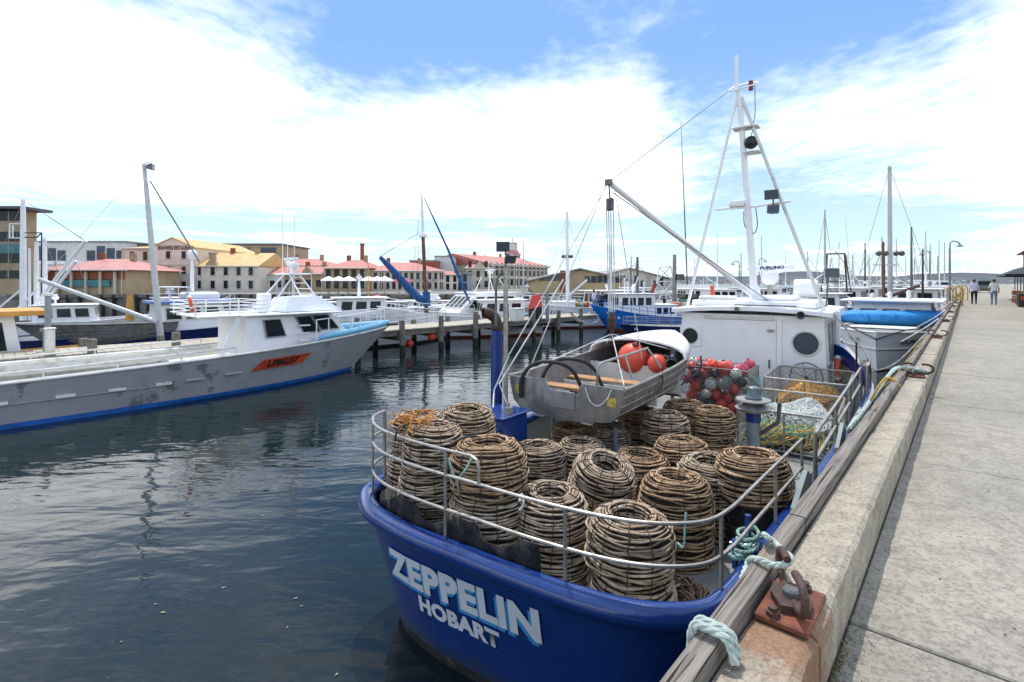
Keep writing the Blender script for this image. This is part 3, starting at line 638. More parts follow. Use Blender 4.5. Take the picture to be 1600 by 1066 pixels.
m_ = MB(); m_.lathe([(2.4,17.5),(2.4,17.8),(.3,18.6),(.05,20.5)], 16); m_.build('cap', wm_cream, tw)
# wharf sheds
rt, wd, H = building('wharf_shed', 'yellow wharf shed with shallow gable and band of dark glazing', 836, 975, 84, 84, 437, 40, wallmat('ochre_boarding', (.46,.36,.19)), M['roof_grey'], 1, (), (1,1), ridge=CAMZ+(HY-421)*84/FPX, kind='front', over=.8)
for k in range(7):
    x0 = .7+k*.95; m_ = MB(); m_.prism([(x0,-.06,1.9),(x0+.85,-.06,1.9),(x0+.85,-.06,2.35+.24*(x0+.85)/1.2),(x0,-.06,2.35+.24*x0/1.2)], (0,.07,0)); m_.build('window', M['glass_blue'], rt)
m_ = MB(); m_.bx(wd*.28, wd*.34, -.3, -.01, 0, 3.6); m_.build('brown_pier', wm_brick, rt)
m_ = MB(); m_.bx(wd*.34, wd*.54, -.2, -.01, 0, 3.5); m_.build('sliding_door', wm_brown, rt)
for k in range(6): m_ = MB(); x0 = wd*.56+k*1.0; m_.bx(x0, x0+.85, -.06, .01, 1.6, 2.7); m_.build('window', M['glass_blue'], rt)
rt, wd, H = building('rear_wharf_shed', 'grey wharf shed with raised ridge behind the yellow one', 915, 1052, 102, 102, 437.5, 40, wm_beige, M['roof_grey'], 1, (), (1,1), ridge=CAMZ+(HY-420)*102/FPX, kind='front', over=.6)
for k in range(13):
    m_ = MB(); x0 = .8+k*1.25; m_.bx(x0, x0+.7, -.06, .01, .8, 3.0 if k % 2 else 2.0); m_.build('window', M['glass_blue'] if k % 3 else wm_cream, rt)
# ================================================================== THE BLUE CRAY BOAT
ZH = 36.5; ZS = Vector((-0.1, 5.2, 0))
_a = R(ZH); zf = Vector((math.sin(_a), math.cos(_a), 0)); zp = Vector((-math.cos(_a), math.sin(_a), 0))
def zl(s, y, z): return ZS+zf*s+zp*y+Vector((0,0,z))         # boat coordinates (forward, to port, up) -> world
def zinv(p): d = Vector(p)-ZS; return Vector((d.dot(zf), d.dot(zp), p[2]))
zb = tag(empty('fishing_boat', ZS, heading(ZH)), 'deep blue cray boat with white wheelhouse and stern deck stacked with cane pots', 'fishing boat')
half = [(-.42,0,0),(-.41,.5,0),(-.37,1.0,0),(-.29,1.42,0),(-.14,1.74,0),(.10,1.98,0),(.5,2.08,0),(1.2,2.14,0),(2.5,2.25,0),(4.5,2.42,0),(7,2.6,0),(9.6,2.72,0),(11,2.62,0),(13,2.15,0),(15.5,1.5,0),(17.3,.8,0),(18.6,0,0)]
hc = catmull(half, 7)
rim = [Vector((p.x, -p.y, 0)) for p in hc[::-1]]+[Vector((p.x-.05*smooth(p.y)*smooth((3-p.x)/3), p.y+.13*smooth((p.y-.5)/1.0)*smooth((4-p.x)/4), 0)) for p in hc[1:]]      # starboard bow -> stern -> port bow
def sheer(x): return 1.40+.0016*max(0, x)**2+0
def kz(z): return 1-.16*max(0, (1.4-z)/1.4) if z <= 1.4 else 1
def hull_at(p, z):        # p on the rim outline, z below the sheer
    f = max(0, (1.4-z)/1.4); st = smooth((2.5-p.x)/2.5); bw = smooth((p.x-11)/7)
    return Vector((p.x+.26*f*st-1.9*f*bw, p.y*(1-.16*f-.25*f*bw), z))
rows = []
for lv in range(9):
    row = []
    for p in rim:
        zt = sheer(p.x)-.02; z = lerp(zt, -.5, (0,.06,.2,.4,.6,.735,.737,.85,1)[lv]) if lv < 6 else (.09, -.1, -.5)[lv-6]
        if lv == 5: z = .11
        row.append(hull_at(p, z))
    rows.append(row)
m_ = MB(); m_.grid(rows[:6]); m_.mi = 1; m_.grid(rows[5:]); m_.build('hull', [M['blue'], M['boot_black']], zb, smooth=True, auto=50)
# fat rounded rim
m_ = MB(); m_.tube([Vector((p.x, p.y, sheer(p.x)-.02)) for p in rim], .105, 12); m_.build('gunwale', M['blue'], zb, smooth=True, auto=80)
# inner bulwark and deck
inn = [Vector((p.x*(1 if p.x > .5 else 1)+(.12*smooth((.9-p.x)/.9)), p.y*.955, 0)) for p in rim]
m_ = MB(); m_.grid([[Vector((p.x, p.y, sheer(p.x)-.03)) for p in inn], [Vector((p.x+.12*smooth((.9-p.x)/.9), p.y*.93, .84)) for p in inn]]); m_.build('bulwark', M['pale_green'], zb, smooth=True, auto=50)
m_ = MB(); nn = len(inn)//2
m_.grid([[Vector((inn[k].x+.10*smooth((.9-inn[k].x)/.9), inn[k].y*.935*t, .85)) for t in (1, .5, 0, -.5, -1)] for k in range(nn+1)]); m_.build('deck', M['deck'], zb)
# lettering wrapped onto the transom
def transom_x(y):
    pts = [(p.y, p.x) for p in rim[len(rim)//2:len(rim)//2+42]] if y > 0 else [(p.y, p.x) for p in hc[:42]]; y = abs(y)
    for (ya, xa), (yb, xb) in zip(pts[:-1], pts[1:]):
        if ya <= y <= yb: return lerp(xa, xb, (y-ya)/(yb-ya+1e-9))
    return .1
def on_transom(u0, z0, off, tilt=0.0):
    def fn(tx, tz):
        y = u0-tx; z = z0+tz+tilt*tx; f = (1.4-z)/1.4; yr = y/(1-.16*f)
        return Vector((transom_x(yr)+.26*f-off, y, z))
    return fn
m_wht = pmat('white_lettering', (.66,.70,.74), .45, var=.06); m_cyn = pmat('light_blue_lettering', (.05,.30,.62), .45, var=.06)
NAME_Y, NAME_Z = .31, .93
sign_text(zb, 'ZEPPELIN', .425, on_transom(NAME_Y+.034, NAME_Z-.042, .010, .033), m_cyn, .021, 1.07, 'name_shadow', 1.06)
sign_text(zb, 'ZEPPELIN', .425, on_transom(NAME_Y, NAME_Z, .016, .033), m_wht, .021, 1.07, 'name_lettering', 1.06)
sign_text(zb, 'HOBART', .232, on_transom(NAME_Y+.04, NAME_Z-.32, .012, .02), m_wht, .0125, 1.12, 'port_lettering', 1.05)
# ---- guard rails
def rail_pt(k, z, inset=.03):
    p = rim[k]; q = Vector((p.x+.06*smooth((.8-p.x)/.8), p.y*(1-inset/2.0), 0)); return Vector((q.x, q.y, sheer(p.x)+z))
def near_k(x, side):        # index on the outline
    best = min((k for k in range(len(rim)) if (rim[k].y < 0) == (side < 0)), key=lambda k: abs(rim[k].x-x)); return best
kc = len(rim)//2
ks0 = min(range(kc), key=lambda k: abs(rim[k].x-3.05)); kp0 = len(rim)-1-min(range(kc), key=lambda k: abs(rim[k].x-.30))
for nm, z in (('lower_rail', .34), ('middle_rail', .68)):
    pts = [rail_pt(k, z) for k in range(ks0, kp0+1)]
    m_ = MB(); m_.tube(pts, .0165, 8); m_.build(nm, M['galv'], zb, smooth=True)
ktop = min(range(kc, len(rim)), key=lambda k: abs(rim[k].y+.02) if rim[k].x < .3 else 9)
pts = [rail_pt(ktop, .68), rail_pt(ktop, .74), rail_pt(ktop, .84)+Vector((0,.0,0)), rail_pt(ktop, .905)+Vector((0,.03,0)), rail_pt(ktop, .93)+Vector((0,.10,0))]+[rail_pt(k, .93) for k in range(ktop+2, kp0+1)]
m_ = MB(); m_.tube(pts, .0165, 8); m_.build('upper_rail', M['galv'], zb, smooth=True)
m_ = MB(); m_.tube([rail_pt(kp0, .93), rail_pt(kp0, .68), rail_pt(kp0, .34)], .022, 8); m_.build('rail_end', M['galv'], zb)
def nearest_rim(x, y): return min(range(len(rim)), key=lambda k: (rim[k].x-x)**2+(rim[k].y-y)**2)
for (x, y, top) in ((3.05,-2.27,.68),(1.78,-2.16,.68),(.30,-1.98,.68),(-.38,-.95,.68),(-.41,.42,.93),(-.05,1.85,.93),(.30,1.98,.93)):
    k = nearest_rim(x, y); m_ = MB(); m_.tube([rail_pt(k, -.02), rail_pt(k, top)], .0165, 8); m_.build('stanchion', M['galv'], zb, smooth=True)
# forward starboard frame
fr = [(x, -2.36-.04*(x-3.3)) for x in (3.35, 5.2, 7.0, 8.8)]
for z in (.35, .68):
    pts = [Vector((x, y, sheer(x)+z)) for x, y in fr]; m_ = MB(); m_.tube(pts, .024, 8); m_.build('side_rail', M['galv'], zb, smooth=True)
for x, y in fr:
    m_ = MB(); m_.tube([(x, y, sheer(x)), (x, y, sheer(x)+.69)], .026, 8); m_.build('stanchion', M['galv'], zb)
# dark mesh strip hung inside the stern rail
rows = []
for j in range(4):
    row = []
    for i, k in enumerate(range(nearest_rim(-.4,-.65), nearest_rim(-.2,1.6)+1)):
        b = rail_pt(k, 0); row.append(Vector((b.x+.05+.03*math.sin(i*1.7+j), b.y, sheer(0)-.1+(.10+.16*(1+.45*math.sin(i*.55+1.0)))*j/3*1.15)))
    rows.append(row)
m_ = MB(); m_.grid(rows); o = m_.build('mesh_screen', M['black_mesh'], zb, smooth=True, auto=80); md = o.modifiers.new('th', 'SOLIDIFY'); md.thickness = .012
# bollards and cleat on the quarter
for (x, y, h) in ((.95,-1.98,.22), (1.28,-2.02,.34)):
    m_ = MB(); m_.cyl((x, y, 1.36), (x, y, 1.40+h), .028, 10); m_.build('quarter_post', M['blue'], zb, smooth=True)
m_ = MB(); m_.cyl((1.10,-1.90,1.50), (1.14,-2.20,1.53), .022, 8); m_.build('cleat_bar', M['blue'], zb, smooth=True)
m_ = MB(); m_.prism([(1.55,-2.30,1.30),(2.05,-2.38,1.32),(2.15,-2.42,1.95),(1.95,-2.40,2.06),(1.60,-2.34,1.78)], (.02,-.045,0)); m_.build('fender_board', M['pale_green'], zb)
m_ = MB(); m_.prism([(3.9,-2.50,1.40),(4.5,-2.54,1.42),(4.6,-2.56,1.95),(4.35,-2.55,2.05),(3.95,-2.52,1.8)], (.02,-.045,0)); m_.build('fender_board', M['pale_green'], zb)
# ---- wheelhouse
c0x, c1x = 10.7, 14.1; wb, wt = 1.86, 1.74; zt0 = 3.12
corn = lambda x, s, z: Vector((x, s*lerp(wb, wt, (z-.85)/(zt0-.85)), z))
m_ = MB(); m_.add([corn(c0x,-1,.84),corn(c1x,-1,.84),corn(c1x,1,.84),corn(c0x,1,.84),corn(c0x,-1,zt0),corn(c1x-.3,-1,zt0),corn(c1x-.3,1,zt0),corn(c0x,1,zt0)], [(0,3,2,1),(4,5,6,7),(0,1,5,4),(1,2,6,5),(2,3,7,6),(3,0,4,7)])
m_.build('wheelhouse', M['white'], zb)
rows = []
for x, e in ((c0x-.28,.0),(c0x-.26,.02),(c1x,.02),(c1x+.05,0)):
    rows.append([Vector((x, y, zt0+.012+.10*(1-(y/1.95)**2)+e)) for y in [1.95-3.9*i/10 for i in range(11)]])
m_ = MB(); top = [[p+Vector((0,0,.10)) for p in r] for r in rows]; m_.grid(top); m_.grid(rows)
m_.grid([rows[0], top[0]]); m_.grid([rows[-1], top[-1]]); m_.grid([[r[0] for r in rows],[r[0] for r in top]]); m_.grid([[r[-1] for r in rows],[r[-1] for r in top]])
rf = m_.build('roof', M['white'], zb)
m_ = MB(); m_.bev(c0x+.25, c1x-.3, -1.55, 1.55, zt0+.19, zt0+.36, .03); m_.build('upper_coaming', M['white'], rf)
m_ = MB(); m_.bev(c0x+.05, c0x+.11, -1.15, .35, zt0+.235, zt0+.262, .008); m_.build('grab_rail', M['rust'], rf)
def porthole(y, z, r, sq, gm):
    x = c0x
    p = empty('tmp'); bpy.data.objects.remove(p)
    m_ = MB(); MM = Matrix.Rotation(R(-90), 4, 'Y')
    if sq:
        m_.bev(x-.03, x-.002, y-r*1.25, y+r*1.25, z-r*1.25, z+r*1.25, .012)
        o = m_.build('porthole', M['white'], zb)
        m_ = MB(); m_.lathe([(r*1.02,.031),(r*1.02,.042),(r*.9,.042),(r*.9,.031)], 28, (x, y, z), MM); m_.build('rim', M['offwhite'], o, smooth=True)
    else:
        m_.lathe([(r*1.12,.002),(r*1.12,.03),(r*.98,.035),(r*.98,.002)], 28, (x, y, z), MM); o = m_.build('porthole', M['offwhite'], zb, smooth=True)
    m_ = MB(); m_.lathe([(r,.004),(r,.036 if sq else .022)], 28, (x, y, z), MM); m_.build('glass', gm, o)
porthole(1.50, 2.47, .235, True, M['glass']); porthole(-1.36, 2.45, .29, False, M['glass_blue'])
m_ = MB(); m_.bev(c0x-.045, c0x-.003, -.82, -.70, .9, 3.02, .01); m_.build('door_post', M['white'], zb)
m_ = MB(); m_.bev(c0x-.03, c0x-.003, -.69, .62, .92, 2.98, .008); dr = m_.build('sliding_door', M['white'], zb)
m_ = MB(); m_.bev(c0x-.055, c0x-.031, -.55, -.51, 1.75, 1.97, .006); m_.build('handle', M['steel'], dr)
m_ = MB(); m_.bev(c0x-.07, c0x-.031, -.62, 1.12, 2.985, 3.055, .01); m_.build('door_track', M['offwhite'], zb)
m_ = MB(); m_.bev(c0x-.12, c0x-.046, -.64, -.50, 2.70, 2.76, .008); m_.build('bracket', M['galv'], zb)
m_ = MB(); MM = Matrix.Rotation(R(-90), 4, 'Y')
m_.lathe([(.03,.0),(.035,.10),(.09,.17),(.10,.18),(.085,.17),(.02,.06)], 16, (c0x-.28,-1.30,3.17), MM); m_.build('loudhailer', M['steel'], rf, smooth=True)
m_ = MB(); m_.bev(c0x-.36, c0x-.285, .15, .25, 3.24, 3.33, .01); m_.build('deck_light', M['steel'], rf)
# side windows (starboard), lifebuoy
q = [corn(c0x+.1,-1,.9), corn(c1x-.25,-1,.9), corn(c1x-.25,-1,3.1), corn(c0x+.1,-1,3.1)]
for u0 in (.06, .36, .66): win_quad(zb, q, u0, u0+.24, .48, .93, .012, M['glass_blue'], M['offwhite'], .045)
q = [corn(c1x-.25,1,.9), corn(c0x+.1,1,.9), corn(c0x+.1,1,3.1), corn(c1x-.25,1,3.1)]
for u0 in (.06, .36, .66): win_quad(zb, q, u0, u0+.24, .48, .93, .012, M['glass_blue'], M['offwhite'], .045)
def lifebuoy(loc, rot, r, label):
    t = tag(empty('lifebuoy', loc), label, 'lifebuoy'); t.rotation_euler = rot
    m_ = MB(); m_.tube([Vector((math.cos(a)*r, math.sin(a)*r, 0)) for a in [2*math.pi*i/28 for i in range(28)]], r*.24, 10, closed=True); m_.build('ring', M['orange'], t, smooth=True)
    for k in range(4):
        a0 = k*math.pi/2+.4; m_ = MB(); m_.tube([Vector((math.cos(a0+i*.07)*r, math.sin(a0+i*.07)*r, 0)) for i in range(5)], r*.255, 10); m_.build('band', M['white'], t, smooth=True)
p = zl(11.6, -1.98, 1.75); lifebuoy(p, (R(90), 0, heading(ZH)), .32, 'orange lifebuoy hung on the starboard side of the white wheelhouse')
# white pillar at the break of the deck, blue break bracket and hand rail
m_ = MB(); m_.bev(c0x+1.0, c0x+1.12, -2.02, -1.90, 1.2, 3.24, .02); m_.build('side_post', M['white'], zb)
path = catmull([(10.3,-2.70,1.42),(10.75,-2.55,1.72),(11.15,-2.34,1.98),(11.45,-2.12,2.16),(11.7,-1.88,2.22)], 5)
rows = [[p+Vector((-.10,0,.16)), p+Vector((.35,0,.20)), p+Vector((.35,0,-.25)), p+Vector((-.10,0,-.25))] for p in path]
m_ = MB(); m_.grid(rows, closed=True); m_.build('deck_break', M['blue'], zb, smooth=True, auto=35)
m_ = MB(); m_.grid([[Vector((p.x+.12, p.y, .86)) for p in path], [Vector((p.x+.12, p.y, p.z-.15)) for p in path]]); m_.build('break_plate', M['pale_green'], zb)
m_ = MB(); m_.tube(catmull([(10.75,-1.93,3.24),(10.6,-2.3,2.75),(10.3,-2.64,2.32),(10.12,-2.7,2.05),(10.1,-2.7,1.55)], 5), .024, 8); m_.build('hand_rail', M['galv'], zb, smooth=True)
for (x, y, z) in ((10.52,-2.42,2.60), (10.28,-2.66,2.29)):
    m_ = MB(); m_.cyl((x, y, z), (x+.2, y, 1.75), .02, 6); m_.build('stanchion', M['rust'], zb)
m_ = MB(); m_.tube([(10.1,-2.7,1.5),(10.05,-2.7,1.95),(9.6,-2.69,2.22),(9.3,-2.68,2.2),(9.25,-2.68,1.5)], .03, 8); m_.build('grab_hoop', M['galv'], zb, smooth=True)
# ---- tripod mast
mt = empty('mast_tmp'); bpy.data.objects.remove(mt)
mb0 = Vector((11.55, -.02, zt0+.15)); top = Vector((11.2, .40, 10.3))
m_ = MB(); m_.tube([mb0, mb0.lerp(top, .55), mb0.lerp(top, .80), top-Vector((0,0,.9)), top], [.10,.088,.078,.05,.045], 12); mast = m_.build('mast', M['white'], zb, smooth=True)
m_ = MB(); m_.lathe([(.55,0),(.2,.25),(.11,.6)], 4, mb0+Vector((0,0,.02)), Matrix.Rotation(R(45),4,'Z')); m_.build('mast_step', M['white'], mast)
hd = mb0.lerp(top, .845)
for s, fx in ((1, 11.25), (-1, 11.1)):
    m_ = MB(); m_.cyl(hd+Vector((0,s*.06,-.1)), (fx, s*1.78, zt0-.05 if s < 0 else zt0+.1), .045, 10); m_.build('mast_leg', M['white'] if s > 0 else M['offwhite'], mast, smooth=True)
zc_ = 6.05; tl_ = (zc_-zt0)/(hd.z-zt0)
pl = Vector((11.25, 1.78*(1-tl_)+.05, zc_)); prr = Vector((11.1, -1.78*(1-tl_)-.05, zc_+.05)); 
m_ = MB(); m_.tube([pl, (11.4, 0, zc_+.02), prr], .035, 8); m_.build('spreader', M['white'], mast, smooth=True)
m_ = MB(); m_.lathe([(.0,0),(.20,.0),(.22,.05),(.2,.14),(.05,.18)], 16, (11.35, .42, zc_+.05)); m_.build('antenna_dome', M['white'], mast, smooth=True)
def flood(root, p, yaw, pitch=0.0, s=.16, name='floodlight', mat=None):
    MM = Matrix.Translation(p) @ Matrix.Rotation(yaw, 4, 'Z') @ Matrix.Rotation(pitch, 4, 'Y')
    m_ = MB(); m_.add([MM @ Vector(v) for v in ((-s*.9,-s,-s*.75),(-s*.9,s,-s*.75),(-s*.9,s,s*.75),(-s*.9,-s,s*.75),(s*.45,-s*.6,-s*.45),(s*.45,s*.6,-s*.45),(s*.45,s*.6,s*.45),(s*.45,-s*.6,s*.45))], [(0,1,2,3),(4,7,6,5),(0,4,5,1),(1,5,6,2),(2,6,7,3),(3,7,4,0)])
    o = m_.build(name, mat or M['steel'], root)
    m_ = MB(); m_.add([MM @ Vector(v) for v in ((-s*.92-.004,-s*.85,-s*.6),(-s*.92-.004,s*.85,-s*.6),(-s*.92-.004,s*.85,s*.6),(-s*.92-.004,-s*.85,s*.6))], [(0,1,2,3)]); m_.build('lens', M['glass_blue'], o); return o
flood(mast, Vector((11.15,-.52,zc_+.28)), 0, R(-12), .17); flood(mast, Vector((11.15,-.56,zc_-.16)), 0, R(15), .15)
m_ = MB(); m_.tube([(11.15,-.54,zc_-.1),(11.15,-.54,zc_+.22)], .02, 6); m_.build('light_bracket', M['steel'], mast)
pb = mb0.lerp(top, .66)
m_ = MB(); m_.ball(pb+Vector((-.02,-.22,-.08)), .18, 14, 10); m_.build('black_ball_light', M['black'], mast, smooth=True)
m_ = MB(); m_.bev(pb.x-.2, pb.x+.2, pb.y-.42, pb.y+.25, pb.z+.32, pb.z+.37, .01); m_.bev(pb.x-.2, pb.x+.2, pb.y-.45, pb.y-.05, pb.z-.38, pb.z-.34, .01); m_.build('light_shelf', M['offwhite'], mast)
m_ = MB(); m_.tube(catmull([hd+Vector((0,.28,.15)), hd+Vector((.15,.1,.30)), hd+Vector((.1,-.3,.28)), hd+Vector((0,-.48,.22)), hd+Vector((-.15,-.3,.12)), hd+Vector((-.15,.1,.08))], 5, True), .02, 6, closed=True); m_.build('light_hoop', M['white'], mast, smooth=True)
m_ = MB(); m_.cyl(hd+Vector((0,-.30,.05)), hd+Vector((0,-.30,.30)), .06, 10); m_.build('masthead_light', M['boot_red'], mast)
m_ = MB(); m_.tube(catmull([(11.4,.25,zc_-.1),(11.4,.22,zc_-.5),(11.4,.0,zc_-.72),(11.4,-.10,zc_-.5),(11.45,-.05,zc_)], 5), .012, 6); m_.build('cable', M['black'], mast)
m_ = MB(); m_.tube([hd+Vector((0,-.4,.2)), hd+Vector((-.05,-.42,-.6)), hd+Vector((0,-.30,-1.3))], .010, 5); m_.build('cable', M['black'], mast)
for f, l in ((.47,-.28), (.14,-.3), (.3,.3)):
    pp = mb0.lerp(top, f); m_ = MB(); m_.cyl(pp, pp+Vector((0,l,.02)), .012, 5); m_.build('mast_rung', M['white'], mast)
# boom, falls, stays
btip = Vector((zinv(D(951, 285, 9.9)).x, zinv(D(951, 285, 9.9)).y, D(951, 285, 9.9).z)); bfoot = Vector((11.35, .02, zt0+.5))
m_ = MB(); m_.tube([bfoot, btip], [.068, .055], 12); boom = m_.build('boom', M['white'], zb, smooth=True)
m_ = MB(); m_.lathe([(.075,-.05),(.075,.05)], 12, btip); m_.build('boom_end', M['steel'], boom)
hookp = Vector(zinv(D(956, 522, 9.9)))
blk = btip+Vector((.02,-.02,-.42))
m_ = MB(); m_.bev(blk.x-.05, blk.x+.05, blk.y-.07, blk.y+.07, blk.z-.12, blk.z+.12, .02); m_.cyl(blk+Vector((0,0,.1)), btip, .018, 6); m_.build('upper_block', M['steel'], boom)
m_ = MB()
for off in (-.07, -.015, .03, .075): m_.cyl(blk+Vector((0,off,-.1)), hookp+Vector((0,off*.8,.42)), .011, 5)
m_.build('falls', M['white_wire'], boom)
m_ = MB(); m_.lathe([(.03,-.20),(.075,-.05),(.085,.08),(.04,.2)], 10, hookp+Vector((0,0,.22))); m_.tube(catmull([hookp+Vector((0,0,.04)), hookp+Vector((0,.05,-.03)), hookp+Vector((0,0,-.09)), hookp+Vector((0,-.05,-.04))], 4), .014, 6); m_.build('lower_block', M['rust'], boom)
m_ = MB(); m_.tube([btip, hd+Vector((0,.2,.2))], .010, 5); m_.build('topping_lift', M['wire'], boom)
for (a, b, r, mm) in ((btip, zinv(D(795, 555, 8.9)), .010, 'white_wire'), (btip+Vector((0,.06,-.05)), zinv(D(818, 600, 9.3)), .010, 'white_wire'), (btip+Vector((0,-.08,-.2)), Vector((11.3,-.4,zt0+.35)), .012, 'wire'), (btip+Vector((0,-.1,0)), zinv(D(1003, 560, 10.5)), .009, 'white_wire')):
    m_ = MB(); m_.tube([Vector(a), Vector(b)], r, 5); m_.build('stay', M[mm], boom)
m_ = MB(); m_.tube([zinv(D(795, 556, 8.9)), zinv(D(772, 610, 8.7)), Vector((2.3, 1.95, sheer(2)+.6))], .012, 5); m_.tube([zinv(D(880, 437, 9.6)), zinv(D(780, 600, 8.7)), Vector((2.75, 2.0, 1.95))], .014, 5); m_.build('stay', M['white_wire'], boom)
# whip aerials
for (px, y0, y1, Y) in ((1064, 190, 445, 15.5), (1320, 330, 450, 17)):
    a = zinv(D(px+10, y1, Y)); b = zinv(D(px, y0, Y)); m_ = MB(); m_.tube([a, a.lerp(b, .45), b], [.022,.018,.006], 6); m_.build('whip_aerial', M['steel'] if px < 1200 else M['white'], zb)
# radar scanner
rp = Vector(zinv(D(1203, 455, 15.2))); rp.z = zt0+.36
m_ = MB(); m_.cyl(rp, rp+Vector((0,0,.42)), .07, 10); rd = m_.build('radar_pedestal', M['galv'], zb, smooth=True)
m_ = MB(); m_.lathe([(.10,.42),(.22,.52),(.25,.66),(.20,.78),(.10,.82)], 16, rp); m_.build('radar_gearbox', M['white'], rd, smooth=True)
cw = zinv(D(1209, 413, 15.2)); dirw = (zinv(D(1240, 411.5, 15.0))-cw).normalized(); 
MM = Matrix.Translation((rp.x, rp.y, rp.z+.92)) @ dirw.to_track_quat('X', 'Z').to_matrix().to_4x4()
m_ = MB(); m_.bev(-.62, .62, -.06, .06, -.075, .075, .03, MM); sc_ = m_.build('radar_scanner', M['white'], rd)
sgn = 1 if dirw.y < 0 else -1
sign_text(sc_, 'FURUNO', .125, lambda x, z: MM @ Vector((x+.05, -.064, z)), pmat('blue_lettering', (.02,.03,.16), .5), .006, 1.25, 'lettering')
# domes, winch box, floodlight on the roof
dm = Vector(zinv(D(1255, 452, 15))); m_ = MB()
m_.lathe([(.25,-.32),(.27,-.28),(.27,.18),(.22,.27),(.0,.30)], 18, (dm.x, dm.y-.1, zt0+.68), Matrix.Rotation(R(90),4,'X')); m_.build('liferaft_canister', M['white'], zb, smooth=True)
m_ = MB(); m_.bev(11.2, 12.6, -1.0, -.15, zt0+.361, zt0+.50, .05); m_.build('roof_locker', M['white2'], zb)
m_ = MB(); m_.bev(11.25, 12.0, 0.55, 1.45, zt0+.361, zt0+.47, .03); m_.build('roof_locker', M['offwhite'], zb)
fp = Vector(zinv(D(1301, 424, 14.2))); m_ = MB(); m_.tube([(fp.x, fp.y+.15, zt0+.2),(fp.x, fp.y+.1, fp.z-.1)], .02, 6); m_.build('light_stalk', M['steel'], zb); flood(zb, fp, 0, R(-20), .17)
p = Vector(zinv(D(1113, 460, 15.8))); m_ = MB(); m_.lathe([(.12,-.1),(.12,.15),(.06,.22),(.06,.42),(.09,.45)], 10, (p.x, p.y, zt0+.30)); m_.build('orange_beacon', M['orange'], zb, smooth=True)
# ---- port side: exhaust stack, blue box, floodlight pole
st = Vector(zinv(W(776, 640, 1.7)));
m_ = MB(); m_.cyl((st.x, st.y, .9), (st.x, st.y, 3.12), .105, 16); stk = m_.build('exhaust_stack', M['blue'], zb, smooth=True)
m_ = MB(); pth = catmull([(st.x, st.y, 3.12),(st.x, st.y, 3.26),(st.x-.03, st.y+.03, 3.36),(st.x-.12, st.y+.10, 3.43),(st.x-.2, st.y+.15, 3.44)], 4); m_.tube(pth, .098, 14, cap=False); o = m_.build('exhaust_bend', M['rust'], stk, smooth=True); o.modifiers.new('s','SOLIDIFY').thickness = .012
bc = Vector(zinv(W(806, 655, 1.75))); bx0 = bc.x-.36
m_ = MB(); m_.bev(bx0-.35, bx0+.32, bc.y-.27, bc.y+.35, .86, 1.92, .025); box = m_.build('engine_box', M['blue'], zb)
m_ = MB(); m_.bev(bx0-.39, bx0+.36, bc.y-.31, bc.y+.39, 1.921, 1.96, .012); m_.build('lid', M['blue'], box)
m_ = MB(); m_.bev(bx0-.385, bx0-.351, bc.y-.22, bc.y+.12, 1.2, 1.80, .02); m_.build('hatch', M['blue'], box)
m_ = MB(); m_.lathe([(.055,0),(.055,.10),(.02,.115),(.02,.17)], 12, (bx0-.1, bc.y-.2, 1.961)); m_.build('vent_cap', M['galv'], box)
fpo = Vector(zinv(D(790, 560, 8.95)))
m_ = MB(); m_.tube([(fpo.x, fpo.y, .9), (fpo.x, fpo.y, 4.25)], .04, 10); fpole = m_.build('floodlight_pole', M['galv'], zb, smooth=True)
f1 = Vector(zinv(D(787, 385, 8.95))); f2 = Vector(zinv(D(795, 402, 8.9)))
m_ = MB(); m_.tube([(fpo.x, fpo.y, 4.25), (fpo.x+.02, fpo.y+.02, f1.z)], .016, 6); m_.build('lamp_stem', M['steel'], fpole)
flood(fpole, f1, R(30), R(-8), .115); flood(fpole, f2, R(60), R(-30), .10)
m_ = MB(); m_.tube(catmull([Vector(zinv(D(784, 425, 8.9))), Vector(zinv(D(776, 440, 8.9))), Vector(zinv(D(775, 480, 8.9))), Vector(zinv(D(775, 510, 8.85)))], 5), .022, 8); m_.build('conduit', M['steel'], fpole)
# ---- pot hauler capstan
hp = Vector(zinv(W(1177, 628, 1.9)))
m_ = MB(); m_.lathe([(.15,.85),(.13,.9),(.11,.95),(.11,1.55),(.12,1.56)], 18, (hp.x, hp.y, 0)); hau = m_.build('hauler_column', M['grey_paint'], zb, smooth=True)
m_ = MB(); m_.lathe([(.125,1.561),(.125,1.74)], 18, (hp.x, hp.y, 0)); m_.build('hauler_motor', M['blue'], hau, smooth=True)
m_ = MB(); m_.lathe([(.1,1.741),(.26,1.75),(.30,1.80),(.22,1.84),(.16,1.87),(.20,1.90),(.29,1.93),(.28,1.95),(.1,1.955)], 26, (hp.x, hp.y, 0)); m_.build('hauler_sheave', M['galv'], hau, smooth=True, )
m_ = MB(); m_.lathe([(.13,1.956),(.14,1.98),(.10,2.03),(.09,2.15),(.06,2.17)], 16, (hp.x, hp.y, 0)); m_.build('hauler_hub', pmat('green_grey_enamel', (.13,.18,.18), .4), hau, smooth=True)
m_ = MB(); m_.tube([(hp.x, hp.y-.1, 1.35),(hp.x-.05, hp.y-.4, 1.62),(hp.x-.05, hp.y-.42, 1.95)], .035, 8); m_.build('hauler_arm', M['steel'], hau, smooth=True)
